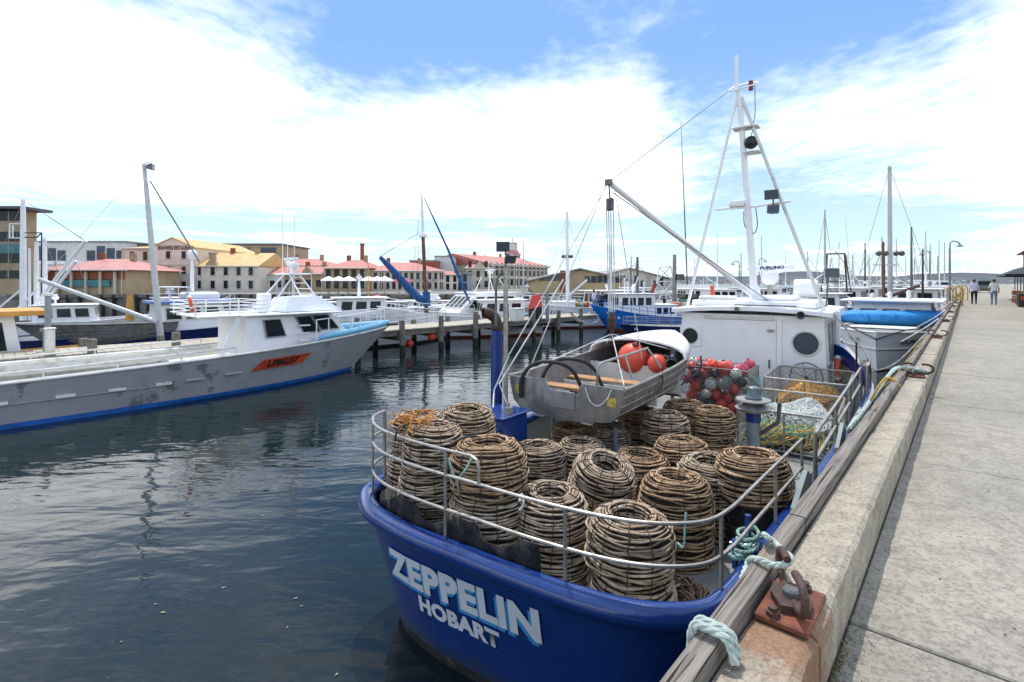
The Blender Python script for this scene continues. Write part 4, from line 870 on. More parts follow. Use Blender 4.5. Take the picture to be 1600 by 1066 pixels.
# ================================================================== pots
def hoop(rad, z, r, seed, n=54, wob=.010):
    rg = random.Random(seed); ph = [rg.uniform(0, 6.28) for _ in range(6)]; am = [rg.uniform(.3, 1) for _ in range(6)]; tl = [rg.uniform(-.012, .012) for _ in range(2)]
    P = []; rr = []
    for i in range(n):
        a = 2*math.pi*i/n
        dr = sum(am[k]*math.sin((k+2)*a+ph[k]) for k in range(3))*wob*.55+math.sin(11*a+ph[4])*wob*.22
        dz_ = sum(am[k+2]*math.sin((k+2)*a+ph[k+2]) for k in range(3))*wob*.60+math.sin(9*a+ph[1])*wob*.2+tl[0]*math.cos(a)+tl[1]*math.sin(a)
        P.append(Vector(((rad+dr)*math.cos(a), (rad+dr)*math.sin(a), z+dz_)))
        rr.append(r*(1+.22*math.sin(5*a+ph[3])*am[0]+.14*math.sin(13*a+ph[5])))
    return P, rr
POT = []
_key = [(.428,.010),(.430,.06),(.428,.12),(.423,.18),(.417,.24),(.408,.30),(.394,.35),(.370,.395),(.336,.428),(.294,.450),(.255,.462),(.218,.464),(.192,.448),(.178,.41),(.170,.36),(.165,.31),(.162,.27)]
_kc = catmull([(r, z, 0) for r, z in _key], 10); PROF = []; _d = 0; _nx = 0
for _i, _p in enumerate(_kc):
    if _i: _d += (_p-_kc[_i-1]).length
    if _d >= _nx: PROF.append((_p.x, _p.y)); _nx += .0335 if _p.y < .40 and _p.x > .3 else .0275
POT_H = .47
def make_pot(v):
    t = empty('cane_pot')
    rg = random.Random(100+v)
    for i, (rad, z) in enumerate(PROF):
        P, rr = hoop(rad*rg.uniform(.985, 1.015), z+rg.uniform(-.006, .006), rg.uniform(.0098, .0140) if z < .40 and rad > .3 else rg.uniform(.0092, .0118), 1000*v+i, n=50 if rad > .25 else 34, wob=.0165 if z < .38 else .010)
        m_ = MB(); m_.tube(P, rr, 5, closed=True); m_.build('cane_hoop', M['cane'], t, smooth=True, auto=80)
    m_ = MB()          # dark wire ties that bind the hoops
    for k in range(11):
        a = 2*math.pi*(k+rg.uniform(-.2, .2))/11; pts = []
        for (rad, z) in PROF:
            aa = a+rg.uniform(-.02, .02); q = 1.045 if z < .42 else 1.02
            zz_ = z+(.016 if z > .38 and rad > .18 else 0); rr_ = rad*q if rad > .2 else rad-.016
            pts.append(Vector((rr_*math.cos(aa), rr_*math.sin(aa), zz_)))
        m_.tube(pts, .0055, 4)
    m_.build('tie_wires', M['twine'], t)
    m_ = MB(); m_.lathe([(r-.035, z-.012) for r, z in _key[:10]]+[(.25,.432),(.222,.432),(.208,.40),(.190,.28)], 24); m_.build('lining', M['inner_dark'], t, smooth=True)  # added dark sheet; plays the dim interior seen between the hoops
    for k in range(7):       # broken ends that stick out
        a = rg.uniform(0, 6.28); rad, z = rg.choice(PROF[:12]); d = Vector((-math.sin(a), math.cos(a), rg.uniform(-.25,.35))); p0 = Vector((rad*1.02*math.cos(a), rad*1.02*math.sin(a), z)); L_ = rg.uniform(.05, .13)
        m_ = MB(); m_.tube([p0, p0+d*L_*.6+Vector((math.cos(a), math.sin(a), 0))*.012, p0+d*L_+Vector((math.cos(a), math.sin(a), 0))*.04], [.009,.008,.006], 5); m_.build('broken_stick', M['cane'], t)
    m_ = MB()
    for k in range(9):
        y = -.36+k*.09; hx = math.sqrt(max(.01, .40**2-y*y)); m_.tube([(-hx, y, .006), (0, y+.01, .0), (hx, y, .006)], .014, 5)
    m_.build('base_sticks', M['cane'], t); return t
for v in range(4): POT.append(make_pot(v))
pot_used = [False]*4
def put_pot(x, y, z, tilt, label, sc=1.0, v=None):
    i = v if v is not None else random.randrange(4)
    o = POT[i] if not pot_used[i] else copy_tree(POT[i]); pot_used[i] = True
    o.location = (x, y, z); o.rotation_mode = 'ZYX'; o.rotation_euler = (tilt[0]+random.uniform(-.035,.035), tilt[1]+random.uniform(-.035,.035), random.uniform(0, 6.28)); q_ = sc*random.uniform(.93, .99); o.scale = (q_, q_, sc*random.uniform(.97, 1.03))
    cm = M['cane_brown'] if 'reddish' in label and 'behind' not in label else random.choice((None, None, M['cane_grey'], M['cane_brown']))
    if cm:
        for ch in o.children:
            if ch.name.startswith('cane_hoop'): ch.material_slots[0].link = 'OBJECT'; ch.material_slots[0].material = cm
    tag(o, label, 'craypot', 'cane craypots on the blue boat'); return o
DKZ = .86
# (photo x, y of the top, tiers, tilt in world axes, what sets it apart)
STK = [
 (983, 806, 2, (0,0), 'in the front row at the starboard corner of the stern'),
 (860, 768, 2, (0,0), 'in the front row with a wire looped over the middle rail'),
 (.24, .36, 3.1, (0,0), 'in the tall stack behind the end of the upper rail'),
 (.16, 1.13, 3.4, (0,.04), 'in the tall stack with an orange net on top'),
 (.44, 1.66, 3.4, (0,0), 'in the tall stack at the far port corner'),
 (1.02, 1.36, 3.4, (.06,0), 'in the tall stack just left of the blue engine box'),
 (938, 716, 2, (.30,.16), 'leaning to the right in the middle of the deck'),
 (1056, 744, 2, (0,0), 'in the reddish brown stack second from the starboard rail'),
 (1112, 718, 2, (0,-.05), 'behind the reddish brown stack along the starboard rail'),
 (841, 696, 1.6, (0,0), 'in front of the blue engine box'),
 (908, 693, 1.5, (0,0), 'just below the dinghy transom'),
 (1001, 711, 1.45, (0,0), 'half hidden right of the leaning pot'),
 (1066, 690, 1.75, (-.06,0), 'tipped slightly back behind the reddish brown stack'),
 (1039, 646, 2, (0,0), 'in the stack beside the stern of the dinghy'),
 (1072, 630, 2, (0,0), 'in the hindmost stack against the float cage'),
 (1113, 640, 2, (0,0), 'in the small stack in front of the float cage'),
 (893, 668, 1.3, (.05,0), 'in the shade beneath the dinghy'),
 (950, 668, 1.3, (0,0), 'in the shade under the dinghy keel'),
 (1000, 640, 1.5, (0,0), 'in the shade left of the dinghy stack'),
]
for (px, py, n, tilt, where) in STK:
    zt_ = DKZ+POT_H*n*.95+.0
    port = px < 10; lim = Vector((px, py, 0)) if port else zinv(W(px, py, zt_))
    yy = max(-1.66, min(1.72, lim.y)); cx_ = max(.16, lim.x); c = zl(cx_, yy, zt_)
    m = int(math.ceil(n)); base = zt_-m*POT_H*.95
    for k in range(m):
        pos = 'single' if m == 1 else ('topmost' if k == m-1 else ('lowest' if k == 0 else ('middle' if m == 3 else ('second lowest' if k == 1 else 'third lowest'))))
        z = base+k*POT_H*.95
        if z+.3 < DKZ: continue
        tp = tilt if k == m-1 else (0, 0)
        j = (0, 0) if k == m-1 else (random.uniform(-.03,.03), random.uniform(-.03,.03))
        put_pot(c.x+j[0], c.y+j[1], max(z, DKZ-.02), tp, f'{pos} cane craypot {where}', (.88 if n > 3.2 else 1.0) if py < 860 else .86)
# the pot on a black mesh cradle by the starboard gate
c = W(1176, 690, 2.08); lz = zinv(c)
cr = tag(empty('mesh_cradle', zl(lz.x, min(lz.y, 9), DKZ), heading(ZH)), 'black mesh cage holding up a pot by the starboard gate', 'cage')
m_ = MB()
for k in range(16):
    a = 2*math.pi*k/16; b = a+2*math.pi/16*2; m_.tube([(.40*math.cos(a), .40*math.sin(a), 0), (.40*math.cos((a+b)/2), .40*math.sin((a+b)/2), .28), (.40*math.cos(b), .40*math.sin(b), .56)], .007, 4); m_.tube([(.40*math.cos(b), .40*math.sin(b), 0), (.40*math.cos((a+b)/2), .40*math.sin((a+b)/2), .28), (.40*math.cos(a), .40*math.sin(a), .56)], .007, 4)
m_.build('mesh', M['black'], cr)
for z in (.02, .30, .58):
    m_ = MB(); m_.tube([(.41*math.cos(2*math.pi*i/24), .41*math.sin(2*math.pi*i/24), z) for i in range(24)], .014, 6, closed=True); m_.build('ring', M['rust'], cr, smooth=True)
m_ = MB(); m_.lathe([(.36,.0),(.36,.55)], 18); m_.build('netting', M['black_mesh'], cr)
for k in range(1): put_pot(c.x, c.y, DKZ+.60+k*POT_H, (0,0), 'cane craypot perched on the black mesh cage by the starboard gate', 1.04)
# ================================================================== things on the blue boat's deck
# dinghy
DX0, DX1, DY = 3.15, 8.75, 1.18      # transom, bow, centreline (boat coordinates, to port)
dg = tag(empty('aluminium_dinghy', zl(DX0, DY, 1.72), heading(ZH-1)), 'dented aluminium dinghy with white bow hood slung above the pots', 'dinghy')
Ld = DX1-DX0
def dsec(t):
    b = 1.06*(1-max(0, (t-.35)/.65)**2.6*.97); g = .64+.26*t**2; kx = .02+.42*max(0, t-.55)**2*2; return b, g, kx
def dring(t, off=0.0):
    b, g, kz_ = dsec(t); b = max(.02, b-off); w = [(1, g), (.985, g*.80), (.955, g*.58), (.92, g*.38), (.80, kz_+.10), (.42, kz_+.035), (0, kz_)]
    pts = [(b*u, z+(off if z < g-.01 else 0)) for u, z in w]; x = t*Ld-(.35*(1-0) if False else 0)
    rk = lambda z: .45*t**5*(z/g)
    return [Vector((x-.45*t**5+rk(z), y, z)) for y, z in pts]+[Vector((x-.45*t**5+rk(z), -y, z)) for y, z in pts[::-1][1:]]
ts = [i/16 for i in range(17)]
m_ = MB(); m_.grid([dring(t) for t in ts]); m_.build('hull', M['alu'], dg, smooth=True, auto=22)
m_ = MB(); m_.grid([dring(t, .018) for t in ts[:-1]]); m_.build('inner_skin', M['alu_dull'], dg, smooth=True, auto=22)
r0 = dring(0); m_ = MB(); tr = [p for p in r0]
cut = [Vector((0,.34,.64)), Vector((0,.22,.44)), Vector((0,-.22,.44)), Vector((0,-.34,.64))]
poly = r0[:]; prm = poly[::-1]
outl = [Vector((0, p.y, p.z)) for p in r0]+[Vector((0,-.34,.66)), Vector((0,-.24,.46)), Vector((0,.24,.46)), Vector((0,.34,.66))]
m_.prism(outl, (.03,0,0)); tr_ = m_.build('transom', M['alu'], dg)
m_ = MB(); m_.bev(-.022, -.001, -.23, .23, .22, .50, .006); m_.build('motor_pad', M['alu_dull'], tr_)
for s in (-1, 1):
    m_ = MB(); m_.bx(-.006, -.001, s*.86-.075, s*.86+.075, .36, .50); m_.build('sticker', pmat('yellow_sticker', (.48,.36,.09), .6, var=.4, scale=14), tr_)
    m_ = MB(); m_.bev(-.05, -.001, s*.45-.10, s*.45+.10, .03, .055, .006); m_.build('trim_tab', M['galv'], tr_)
    pts = [dring(t)[0 if s > 0 else -1]+Vector((0, s*.012, .005)) for t in ts]; m_ = MB(); m_.tube(pts, .026, 8); m_.build('gunwale', M['galv'], dg, smooth=True)
    for q in (1, 2, 3):
        pts = [dring(t)[q if s > 0 else -1-q]+Vector((0, s*.004, 0)) for t in ts]; m_ = MB(); m_.tube(pts, .006, 4); m_.build('strake', M['alu'], dg, smooth=True)
for k in (.18, .36):     # orange thwarts
    b, g, _ = dsec(k); m_ = MB(); m_.bev(k*Ld-.14, k*Ld+.16, -b*.93, b*.93, .33, .37, .01); m_.build('thwart', pmat('orange_painted_seat', (.44,.23,.09), .6), dg)
b, g, _ = dsec(.52); m_ = MB(); m_.bx(.52*Ld, .52*Ld+.02, -b*.95, b*.95, .05, g-.16); m_.build('bulkhead', M['cream'], dg)
b, g, _ = dsec(.28); m_ = MB(); m_.bx(.30*Ld, .30*Ld+.02, -b*.9, b*.9, .05, .33); m_.build('seat_box', M['cream'], dg)
rows = []
for t in [.54+.46*i/8 for i in range(9)]:       # bow hood
    b, g, _ = dsec(t); x = t*Ld+.02; hgt = .34*math.sin(math.pi*min(1, (1-t)/.46*.55+.08))**.7+.02
    rows.append([Vector((x, b*1.03*math.cos(a), g+.01+hgt*math.sin(a)**.8)) for a in [math.pi*i/12 for i in range(13)]])
m_ = MB(); m_.grid(rows); o = m_.build('bow_hood', M['cream'], dg, smooth=True, auto=70); o.modifiers.new('s', 'SOLIDIFY').thickness = .03
m_ = MB(); m_.tube(rows[0], .03, 8); m_.build('hood_edge', M['white'], dg, smooth=True)
m_ = MB(); m_.tube(catmull([(.12,-.55,.62),(.10,-.60,.95),(.5,-.62,1.0),(1.3,-.66,1.02),(1.9,-.70,1.05)], 5), .022, 8); m_.tube([(1.0,-.65,1.01),(1.0,-.78,.62)], .02, 6); m_.tube([(1.9,-.70,1.05),(2.0,-.92,.70)], .02, 6); m_.build('hand_rail', M['galv'], dg, smooth=True)
for k, (yo, xo) in enumerate(((.58,-.04), (.45,.45))):   # black hoops of hose at the stern
    m_ = MB(); m_.tube(catmull([(xo, yo+.22, .30),(xo, yo+.20, .62),(xo+.10, yo+.05, .86),(xo+.25, yo-.25, .92),(xo+.45, yo-.52, .78),(xo+.60, yo-.66, .40)], 6), .034, 8); m_.build('hose', M['hose'], dg, smooth=True)
m_ = MB(); m_.tube(catmull([(-.02,-.42,.60),(-.06,-.52,.42),(-.06,-.66,.36),(-.05,-.80,.48),(-.02,-.86,.62)], 5), .009, 6); m_.build('loop_rope', M['rope_white'], dg, smooth=True)
m_ = MB(); m_.bx(.78, 1.15, -.35, .30, .06, .34); m_.build('wire_crate', M['rust'], dg)
hk = Vector(hookp); hkw = zl(*hk); inv = (Matrix.Translation(dg.location) @ Matrix.Rotation(heading(ZH-1), 4, 'Z')).inverted(); hl = inv @ hkw
for p in ((.25,.95,.66), (.25,-.95,.66), (Ld*.62,.9,.80), (Ld*.62,-.9,.80)):
    m_ = MB(); m_.tube([hl, p], .010, 5); m_.build('sling', M['white_wire'], dg)
for x in (1.6, 4.0):
    m_ = MB(); m_.tube(catmull([(x,-1.08,.70),(x+.02,-1.05,.40),(x-.15,-.7,.05)], 4), .018, 6); m_.build('lashing', M['steel'], dg)
# cradle under the dinghy
cd = tag(empty('dinghy_cradle', zl(DX0, DY, .86), heading(ZH-1)), 'grey pipe cradle under the dinghy', 'cradle')
for x in (.7, 3.6):
    m_ = MB(); m_.bev(x-.05, x+.05, -.75, .75, .72, .80, .01); m_.build('cross_beam', M['steel'], cd)
    for y in (-.6, .6): m_ = MB(); m_.cyl((x, y, 0), (x, y, .72), .04, 8); m_.build('leg', M['grey_paint'], cd)
# round floats in the dinghy
def buoy(loc, r, mat, label, group, eye=True, netted=False):
    t = tag(empty('buoy', loc), label, 'buoy', group); t.rotation_euler = (random.uniform(-.6,.6), random.uniform(-.6,.6), random.uniform(0, 6))
    m_ = MB(); m_.ball((0,0,0), r, 16, 12); m_.build('float', mat, t, smooth=True)
    m_ = MB(); m_.lathe([(r*.22,r*.93),(r*.2,r*1.08),(r*.10,r*1.18)], 8); m_.build('eye', M['boot_red'] if not netted else M['steel'], t)
    if netted:
        m_ = MB()
        for k in range(6):
            MM = Matrix.Rotation(k*math.pi/6, 4, 'Z') @ Matrix.Rotation(R(62), 4, 'X'); m_.tube([MM @ Vector((r*1.02*math.cos(a), r*1.02*math.sin(a), 0)) for a in [2*math.pi*i/18 for i in range(18)]], r*.035, 4, closed=True)
        m_.build('net', M['rope_white'], t)
    return t
M['float_or'] = pmat('orange_red_float', (.70,.085,.05), .5, var=.12, scale=5)
ptd = lambda x, y, z: dg.location+Matrix.Rotation(heading(ZH-1), 3, 'Z') @ Vector((x, y, z))
buoy(ptd(3.05, .05, .66), .33, M['float_or'], 'big orange float lying in the dinghy', None); buoy(ptd(2.9, -.52, .62), .19, M['float_or'], 'smaller orange float beside the big one in the dinghy', None)
def rope_heap(name, label, c, rx, ry, h, mats, n, seed, r=.012, base=True, cat='rope', rz=heading(ZH)):
    rg = random.Random(seed); t = tag(empty(name, c, rz), label, cat)
    zf_ = lambda x, y: h*max(0, 1-(abs(x/rx)**3.4+abs(y/ry)**3.4))**.6*(.72+.20*math.sin(x*5.1+seed)*math.cos(y*4.3+seed*2)+.10*math.sin(x*11+y*9+seed))
    if base:
        rows = [[Vector((rx*q*math.cos(a), ry*q*math.sin(a), zf_(rx*q*math.cos(a), ry*q*math.sin(a))*.9)) for a in [2*math.pi*i/20 for i in range(20)]] for q in (1, .85, .6, .3, .02)]
        m_ = MB(); m_.grid(rows, closed=True); m_.build('heap_core', M['inner_dark'], t, smooth=True)
    for mi, mm in enumerate(mats):
        m_ = MB()
        for k in range(n):
            cx_, cy_ = rg.uniform(-.55, .55)*rx, rg.uniform(-.55, .55)*ry; a0 = rg.uniform(0, 6.28); sp = rg.uniform(2.5, 6.5); q = rg.uniform(.18, .75); P = []
            for i in range(13):
                a = a0+sp*i/12; x = cx_+q*rx*math.cos(a)*(1+.15*math.sin(3*a)); y = cy_+q*ry*math.sin(a)*(1+.2*math.cos(2*a))
                x = max(-rx*.97, min(rx*.97, x)); y = max(-ry*.97, min(ry*.97, y)); P.append(Vector((x, y, zf_(x, y)+rg.uniform(0, .035)+.01)))
            m_.tube(P, r, 5)
        m_.build('rope_loops', mm, t, smooth=True)
    return t
rope_heap('rope_pile', 'tangle of pale rope in the bow of the dinghy', ptd(3.5, -.25, .42), .45, .55, .30, [M['rope_white'], M['rope_pale']], 14, 5, .012)
# ---- cage of floats in front of the wheelhouse
g0, g1, gy0, gy1, gz1 = 8.15, 9.25, -.55, .95, 2.02
cg = tag(empty('float_cage', zl(g0, gy0, .86), heading(ZH)), 'wire mesh cage full of coloured floats against the wheelhouse', 'cage')
A, B_, H_ = g1-g0, gy1-gy0, gz1-.86
def mesh_panel(m_, p0, p1, z0, z1, step=.09, r=.004):
    p0 = Vector(p0); p1 = Vector(p1); L_ = (p1-p0).length; h = z1-z0; n = int((L_+h)/step)
    for i in range(n):
        d = i*step
        for sg in (0, 1):
            a0 = max(0, d-h); a1 = min(L_, d); za = z0+(d-a0); zb_ = z0+(d-a1)
            if a1 <= a0: continue
            f0, f1 = a0/L_, a1/L_
            if sg: f0, f1 = 1-f0, 1-f1
            A_ = p0.lerp(p1, f0); B2 = p0.lerp(p1, f1); m_.tube([Vector((A_.x, A_.y, za)), Vector((B2.x, B2.y, zb_))], r, 3, cap=False)
cs = [(0,0),(A,0),(A,B_),(0,B_)]
for i in range(4):
    a, b = cs[i], cs[(i+1) % 4]; m_ = MB(); mesh_panel(m_, (*a,0), (*b,0), 0, H_); m_.build('mesh_panel', M['wire'], cg)
    m_ = MB(); m_.tube([(*a,H_),(*b,H_)], .014, 6); m_.tube([(*a,0),(*a,H_)], .014, 6); m_.build('frame_bar', M['galv'], cg)
fcol = [('orange red', M['float_or']), ('red', M['red']), ('pink', pmat('pink_float', (.62,.10,.13), .5)), ('white', M['offwhite']), ('grey green', pmat('grey_green_float', (.18,.26,.25), .5)), ('dark', pmat('dark_float', (.03,.025,.035), .45))]
rg = random.Random(11); place = []
tries = 0
while len(place) < 95 and tries < 14000:
    tries += 1; r = rg.choice((.11,.12,.13,.15)); p = Vector((rg.uniform(r, A-r), rg.uniform(r, B_-r), r))
    ok = False
    for zz_ in [r+.03*i for i in range(40)]:
        p.z = zz_
        if all((p-q).length > (r+rq)*.97 for q, rq in place): ok = p.z < H_+.02; break
    if ok: place.append((p.copy(), r))
for i, (p, r) in enumerate(place):
    cname, mm = fcol[rg.choice((0,0,0,1,2,3,3,4,4,5))]
    wpos = zl(g0+p.x, gy0+p.y, .86+p.z)
    buoy(wpos, r, mm, f'{cname} float among the floats in the wire cage', f'{cname} floats in the cage', netted=(cname in ('grey green','white') and i % 2 == 0))
# a coil of teal line dropped beside the cage
rope_heap('rope_coil', 'small teal line dropped on deck beside the hauler', zl(7.6, -.62, .87), .28, .35, .10, [M['rope_teal']], 9, 21, .011, base=False)
# ---- rope baskets along the starboard side
def basket(label, s0, s1, y0, y1, z0, z1, splits=()):
    t = tag(empty('rope_basket', zl(s0, y0, z0), heading(ZH)), label, 'basket'); a, b, h = s1-s0, y1-y0, z1-z0
    cs = [(0,0),(a,0),(a,b),(0,b)]
    for i in range(4):
        p, q = cs[i], cs[(i+1) % 4]; m_ = MB(); mesh_panel(m_, (*p,0), (*q,0), .02, h-.02, .13, .0055); m_.build('mesh_panel', M['galv'], t)
    rr = .10; ring = []
    for (cx_, cy_, a0) in ((rr, rr, 180), (a-rr, rr, 270), (a-rr, b-rr, 0), (rr, b-rr, 90)):
        ring += [Vector((cx_+rr*math.cos(R(a0+k*22.5)), cy_+rr*math.sin(R(a0+k*22.5)), h)) for k in range(5)]
    m_ = MB(); m_.tube(ring, .022, 8, closed=True); m_.build('top_frame', M['galv'], t, smooth=True)
    m_ = MB(); m_.tube([p-Vector((0,0,h-.02)) for p in ring], .018, 6, closed=True); m_.build('bottom_frame', M['galv'], t, smooth=True)
    for (x, y) in cs+[(a/2,0),(a/2,b),(0,b/2),(a,b/2)]:
        m_ = MB(); m_.cyl((x, y, 0), (x, y, h), .016, 6); m_.build('upright', M['galv'], t)
    return t
basket('tall pipe and mesh basket of orange rope against the wheelhouse', 8.55, 10.55, -2.38, -.80, .90, 1.86)
basket('low pipe and mesh basket of white and green rope nearest the pots', 6.35, 8.45, -2.34, -.75, .90, 1.62)
rope_heap('rope_pile', 'large heap of yellow and orange rope in the tall basket', zl(9.5, -1.6, .95), .92, .74, .78, [M['rope_orange'], M['rope_yellow']], 120, 31, .013)
rope_heap('rope_pile', 'white rope heaped at the top of the low basket', zl(7.75, -1.55, .98), .65, .72, .62, [M['rope_white'], M['rope_white'], M['rope_pale']], 75, 32, .013)
rope_heap('rope_pile', 'teal and olive rope spread in the near part of the low basket', zl(6.85, -1.5, .92), .50, .72, .46, [M['rope_green'], M['rope_olive'], M['rope_yellow']], 62, 33, .012)
# spoked wheel on the wheelhouse wall
wh = tag(empty('spoked_wheel', zl(10.58, -1.38, 1.62), heading(ZH)), 'thin spoked steering wheel hung on the wheelhouse wall under the round window', 'wheel')
m_ = MB(); m_.tube([(0, .36*math.cos(a), .36*math.sin(a)) for a in [2*math.pi*i/36 for i in range(36)]], .014, 6, closed=True); m_.build('rim', M['steel'], wh, smooth=True)
for k in range(6): a = k*math.pi/3+.3; m_ = MB(); m_.cyl((0,0,0), (0,.36*math.cos(a),.36*math.sin(a)), .008, 5); m_.build('spoke', M['steel'], wh)
m_ = MB(); m_.ball((0,0,0), .04, 10, 6); m_.cyl((0,0,0), (.10,0,0), .02, 8); m_.build('hub', M['rust'], wh)
# hank of teal rope hung beside it
m_ = MB()
for k in range(9): y = -.72+k*.025; m_.tube(catmull([zl(8.5, y, 1.86), zl(8.44, y-.05-.03*k, 1.6), zl(8.40, y-.15-.04*k, 1.30)], 4), .011, 5)
tag(m_.build('rope_hank', M['rope_teal'], smooth=True), 'hank of pale teal rope hung over the corner of the baskets', 'rope')
# orange net on the port stack
c = zl(.05, 1.25, 2.40)
m_ = MB(); rg = random.Random(4)
for k in range(60):
    a = rg.uniform(0, 6.28); p = c+Vector((rg.uniform(-.25,.15), rg.uniform(-.2,.1), rg.uniform(-.05,.12))); m_.tube([p, p+Vector((rg.uniform(-.1,.1), rg.uniform(-.1,.1), rg.uniform(-.12,.04)))], .008, 4)
tag(m_.build('orange_net', M['rope_orange']), kind='stuff')
rope_heap('net_heap', 'added heap of dark netting that darkens the deck in the starboard quarter', zl(.75, -1.45, .86), .42, .36, .22, [M['black_mesh'], M['twine']], 26, 44, .010, cat='net')  # added heap; its black covers a lit patch of deck
# short twists of line tied on the rails and pots
def bit(pts, r, mat, label):
    m_ = MB(); m_.tube(catmull(pts, 5), r, 6); tag(m_.build('line', mat, smooth=True), label, 'rope')
q = lambda px, py, Y: D(px, py, Y)
bit([q(700,715,5.2), q(706,735,5.15), q(714,755,5.15), q(717,770,5.2)], .012, M['rope_teal'], 'green line tied below the upper stern rail')
bit([q(737,716,5.2), q(728,733,5.15), q(716,748,5.15)], .012, M['rope_teal'], 'second strand of green line knotted under the upper stern rail')
bit([q(1072,800,4.5), q(1070,830,4.45), q(1068,855,4.45), q(1058,848,4.5)], .010, M['rope_teal'], 'thin teal line dangling from the starboard stern rail')
bit([q(812,784,4.75), q(815,772,4.8), q(818,788,4.75), q(812,797,4.75)], .013, M['rope_white'], 'white loop knotted round the middle stern rail')
bit([q(617,690,5.5), q(622,670,5.55), q(640,662,5.8), q(655,660,6.0)], .012, M['hose'], 'black strap from the upper rail to the orange netted pots')
bit([q(697,708,5.3), q(712,690,5.3), q(730,683,5.45), q(745,682,5.6)], .012, M['hose'], 'black strap over the tall stack by the rail end')
# ================================================================== OTHER BOATS
class Boat:
    def __init__(s, label, loc, head, L, B, zs, zb, hull, boot, gun=None, deck=None, tr=.82, rake=1.1, bul=.35, bluff=2.4, name='moored_boat', cat='boat', boot_h=.16):
        s.L, s.B, s.zs, s.zb, s.bul, s.tr, s.bluff = L, B, zs, zb, bul, tr, bluff; s.rake = rake
        s.r = tag(empty(name, loc, heading(head)), label, cat)
        ts = [i/22 for i in range(23)]; s.ts = ts
        lv = [None, .78, .5, .25, 'b', 'b2', -.25, -.6]
        rows = []
        for t in ts:
            zt = s.sheer(t); hb = s.hb(t); row = []
            for l in (zt, zt*.7, zt*.42, boot_h, boot_h-.002, -.05, -.5):
                row.append(s.hp(t, l))
            rows.append(row)
        for sg in (1,):
            m_ = MB(); up = [[p for p in r[:4]] for r in rows]; lo = [[p for p in r[4:]] for r in rows]
            mir = lambda g: [[Vector((p.x, -p.y, p.z)) for p in r] for r in g]
            m_.grid(up); m_.grid(mir(up)); m_.add([up[0][k] for k in range(4)]+[mir(up)[0][k] for k in (3,2,1,0)], [tuple(range(8))])
            m_.mi = 1; m_.grid(lo); m_.grid(mir(lo)); m_.add([lo[0][k] for k in range(3)]+[mir(lo)[0][k] for k in (2,1,0)], [tuple(range(6))])
            s.hull = m_.build('hull', [hull, boot], s.r, smooth=True, auto=50)
        for sg in (1, -1):
            m_ = MB(); m_.tube([Vector((s.hp(t, s.sheer(t)).x, sg*s.hp(t, s.sheer(t)).y, s.sheer(t)+.01)) for t in ts], .045, 6); m_.build('gunwale', gun or hull, s.r, smooth=True)
        m_ = MB(); m_.grid([[Vector((s.hp(t, s.sheer(t)).x, y*s.hp(t, s.sheer(t)-bul).y*.93, s.sheer(t)-bul)) for y in (1, .5, 0, -.5, -1)] for t in ts[:-3]]); m_.build('deck', deck or M['deck'], s.r)
        if bul > .1:
            m_ = MB()
            for sg in (1, -1): m_.grid([[Vector((s.hp(t, s.sheer(t)).x, sg*s.hb(t)*.94, s.sheer(t)-.01)), Vector((s.hp(t, s.sheer(t)).x, sg*s.hp(t, s.sheer(t)-bul).y*.92, s.sheer(t)-bul))] for t in ts[:-3]])
            m_.build('bulwark', M['offwhite'], s.r)
    def sheer(s, t): return s.zs+(s.zb-s.zs)*max(0, t)**2.3
    def hb(s, t):
        b = s.tr+(1-s.tr)*math.sin(min(1, t/.5)*math.pi/2) if t < .5 else 1-((t-.5)/.5)**s.bluff
        return max(.012, b*s.B/2)
    def hp(s, t, z):
        zt = s.sheer(t); f = max(0, min(1.4, (zt-z)/zt)); x = t*s.L-s.rake*f*t**6+.15*f*(1-t)**6
        return Vector((x, s.hb(t)*(1-(.10+.38*max(0, (t-.45)/.55)**1.6)*min(1, f)-(.35 if z < -.2 else 0)), z))
    def t_at(s, x): return max(0, min(1, x/s.L))
    def cabin(s, x0, x1, w, h, rf=.25, wf=None, *, rb=0.0, wall=None, roof=None, over=.18, ns=3, nf=3, wv=(.48,.86), z0=None, name='wheelhouse', glass=None, roof_th=.07, nb=0, su=(.06,.94)):
        wall = wall or M['white']; z0 = s.sheer(s.t_at((x0+x1)/2))-s.bul if z0 is None else z0; z1 = z0+h; w2 = w*.93; wf = wf or w; wf2 = wf*.93+(w-wf)*.4
        P = [Vector((x0,-w/2,z0)),Vector((x1,-wf/2,z0)),Vector((x1,wf/2,z0)),Vector((x0,w/2,z0)),Vector((x0+rb,-w2/2,z1)),Vector((x1-rf,-wf2/2,z1)),Vector((x1-rf,wf2/2,z1)),Vector((x0+rb,w2/2,z1))]; s.cabP = P
        m_ = MB(); m_.add(P, [(0,3,2,1),(4,5,6,7),(0,1,5,4),(1,2,6,5),(2,3,7,6),(3,0,4,7)]); c = m_.build(name, wall, s.r)
        m_ = MB(); m_.bev(x0+rb-over, x1-rf+over*1.6, -w2/2-over, w2/2+over, z1+.004, z1+roof_th, .02); m_.build(name.split('_')[0]+'_roof' if name == 'wheelhouse' else 'roof', roof or wall, s.r)
        gl = glass or M['glass']
        for q, n in (([P[0],P[1],P[5],P[4]], ns), ([P[2],P[3],P[7],P[6]], ns), ([P[1],P[2],P[6],P[5]], nf), ([P[3],P[0],P[4],P[7]], nb)):
            for k in range(n):
                a, b = lerp(su[0], su[1], k/n), lerp(su[0], su[1], (k+1)/n); g = (b-a)*.13
                win_quad(s.r, q, a+g, b-g, wv[0], wv[1], .012, gl, M['offwhite'] if s.B > 3.8 else None, .05)
        return z1+roof_th
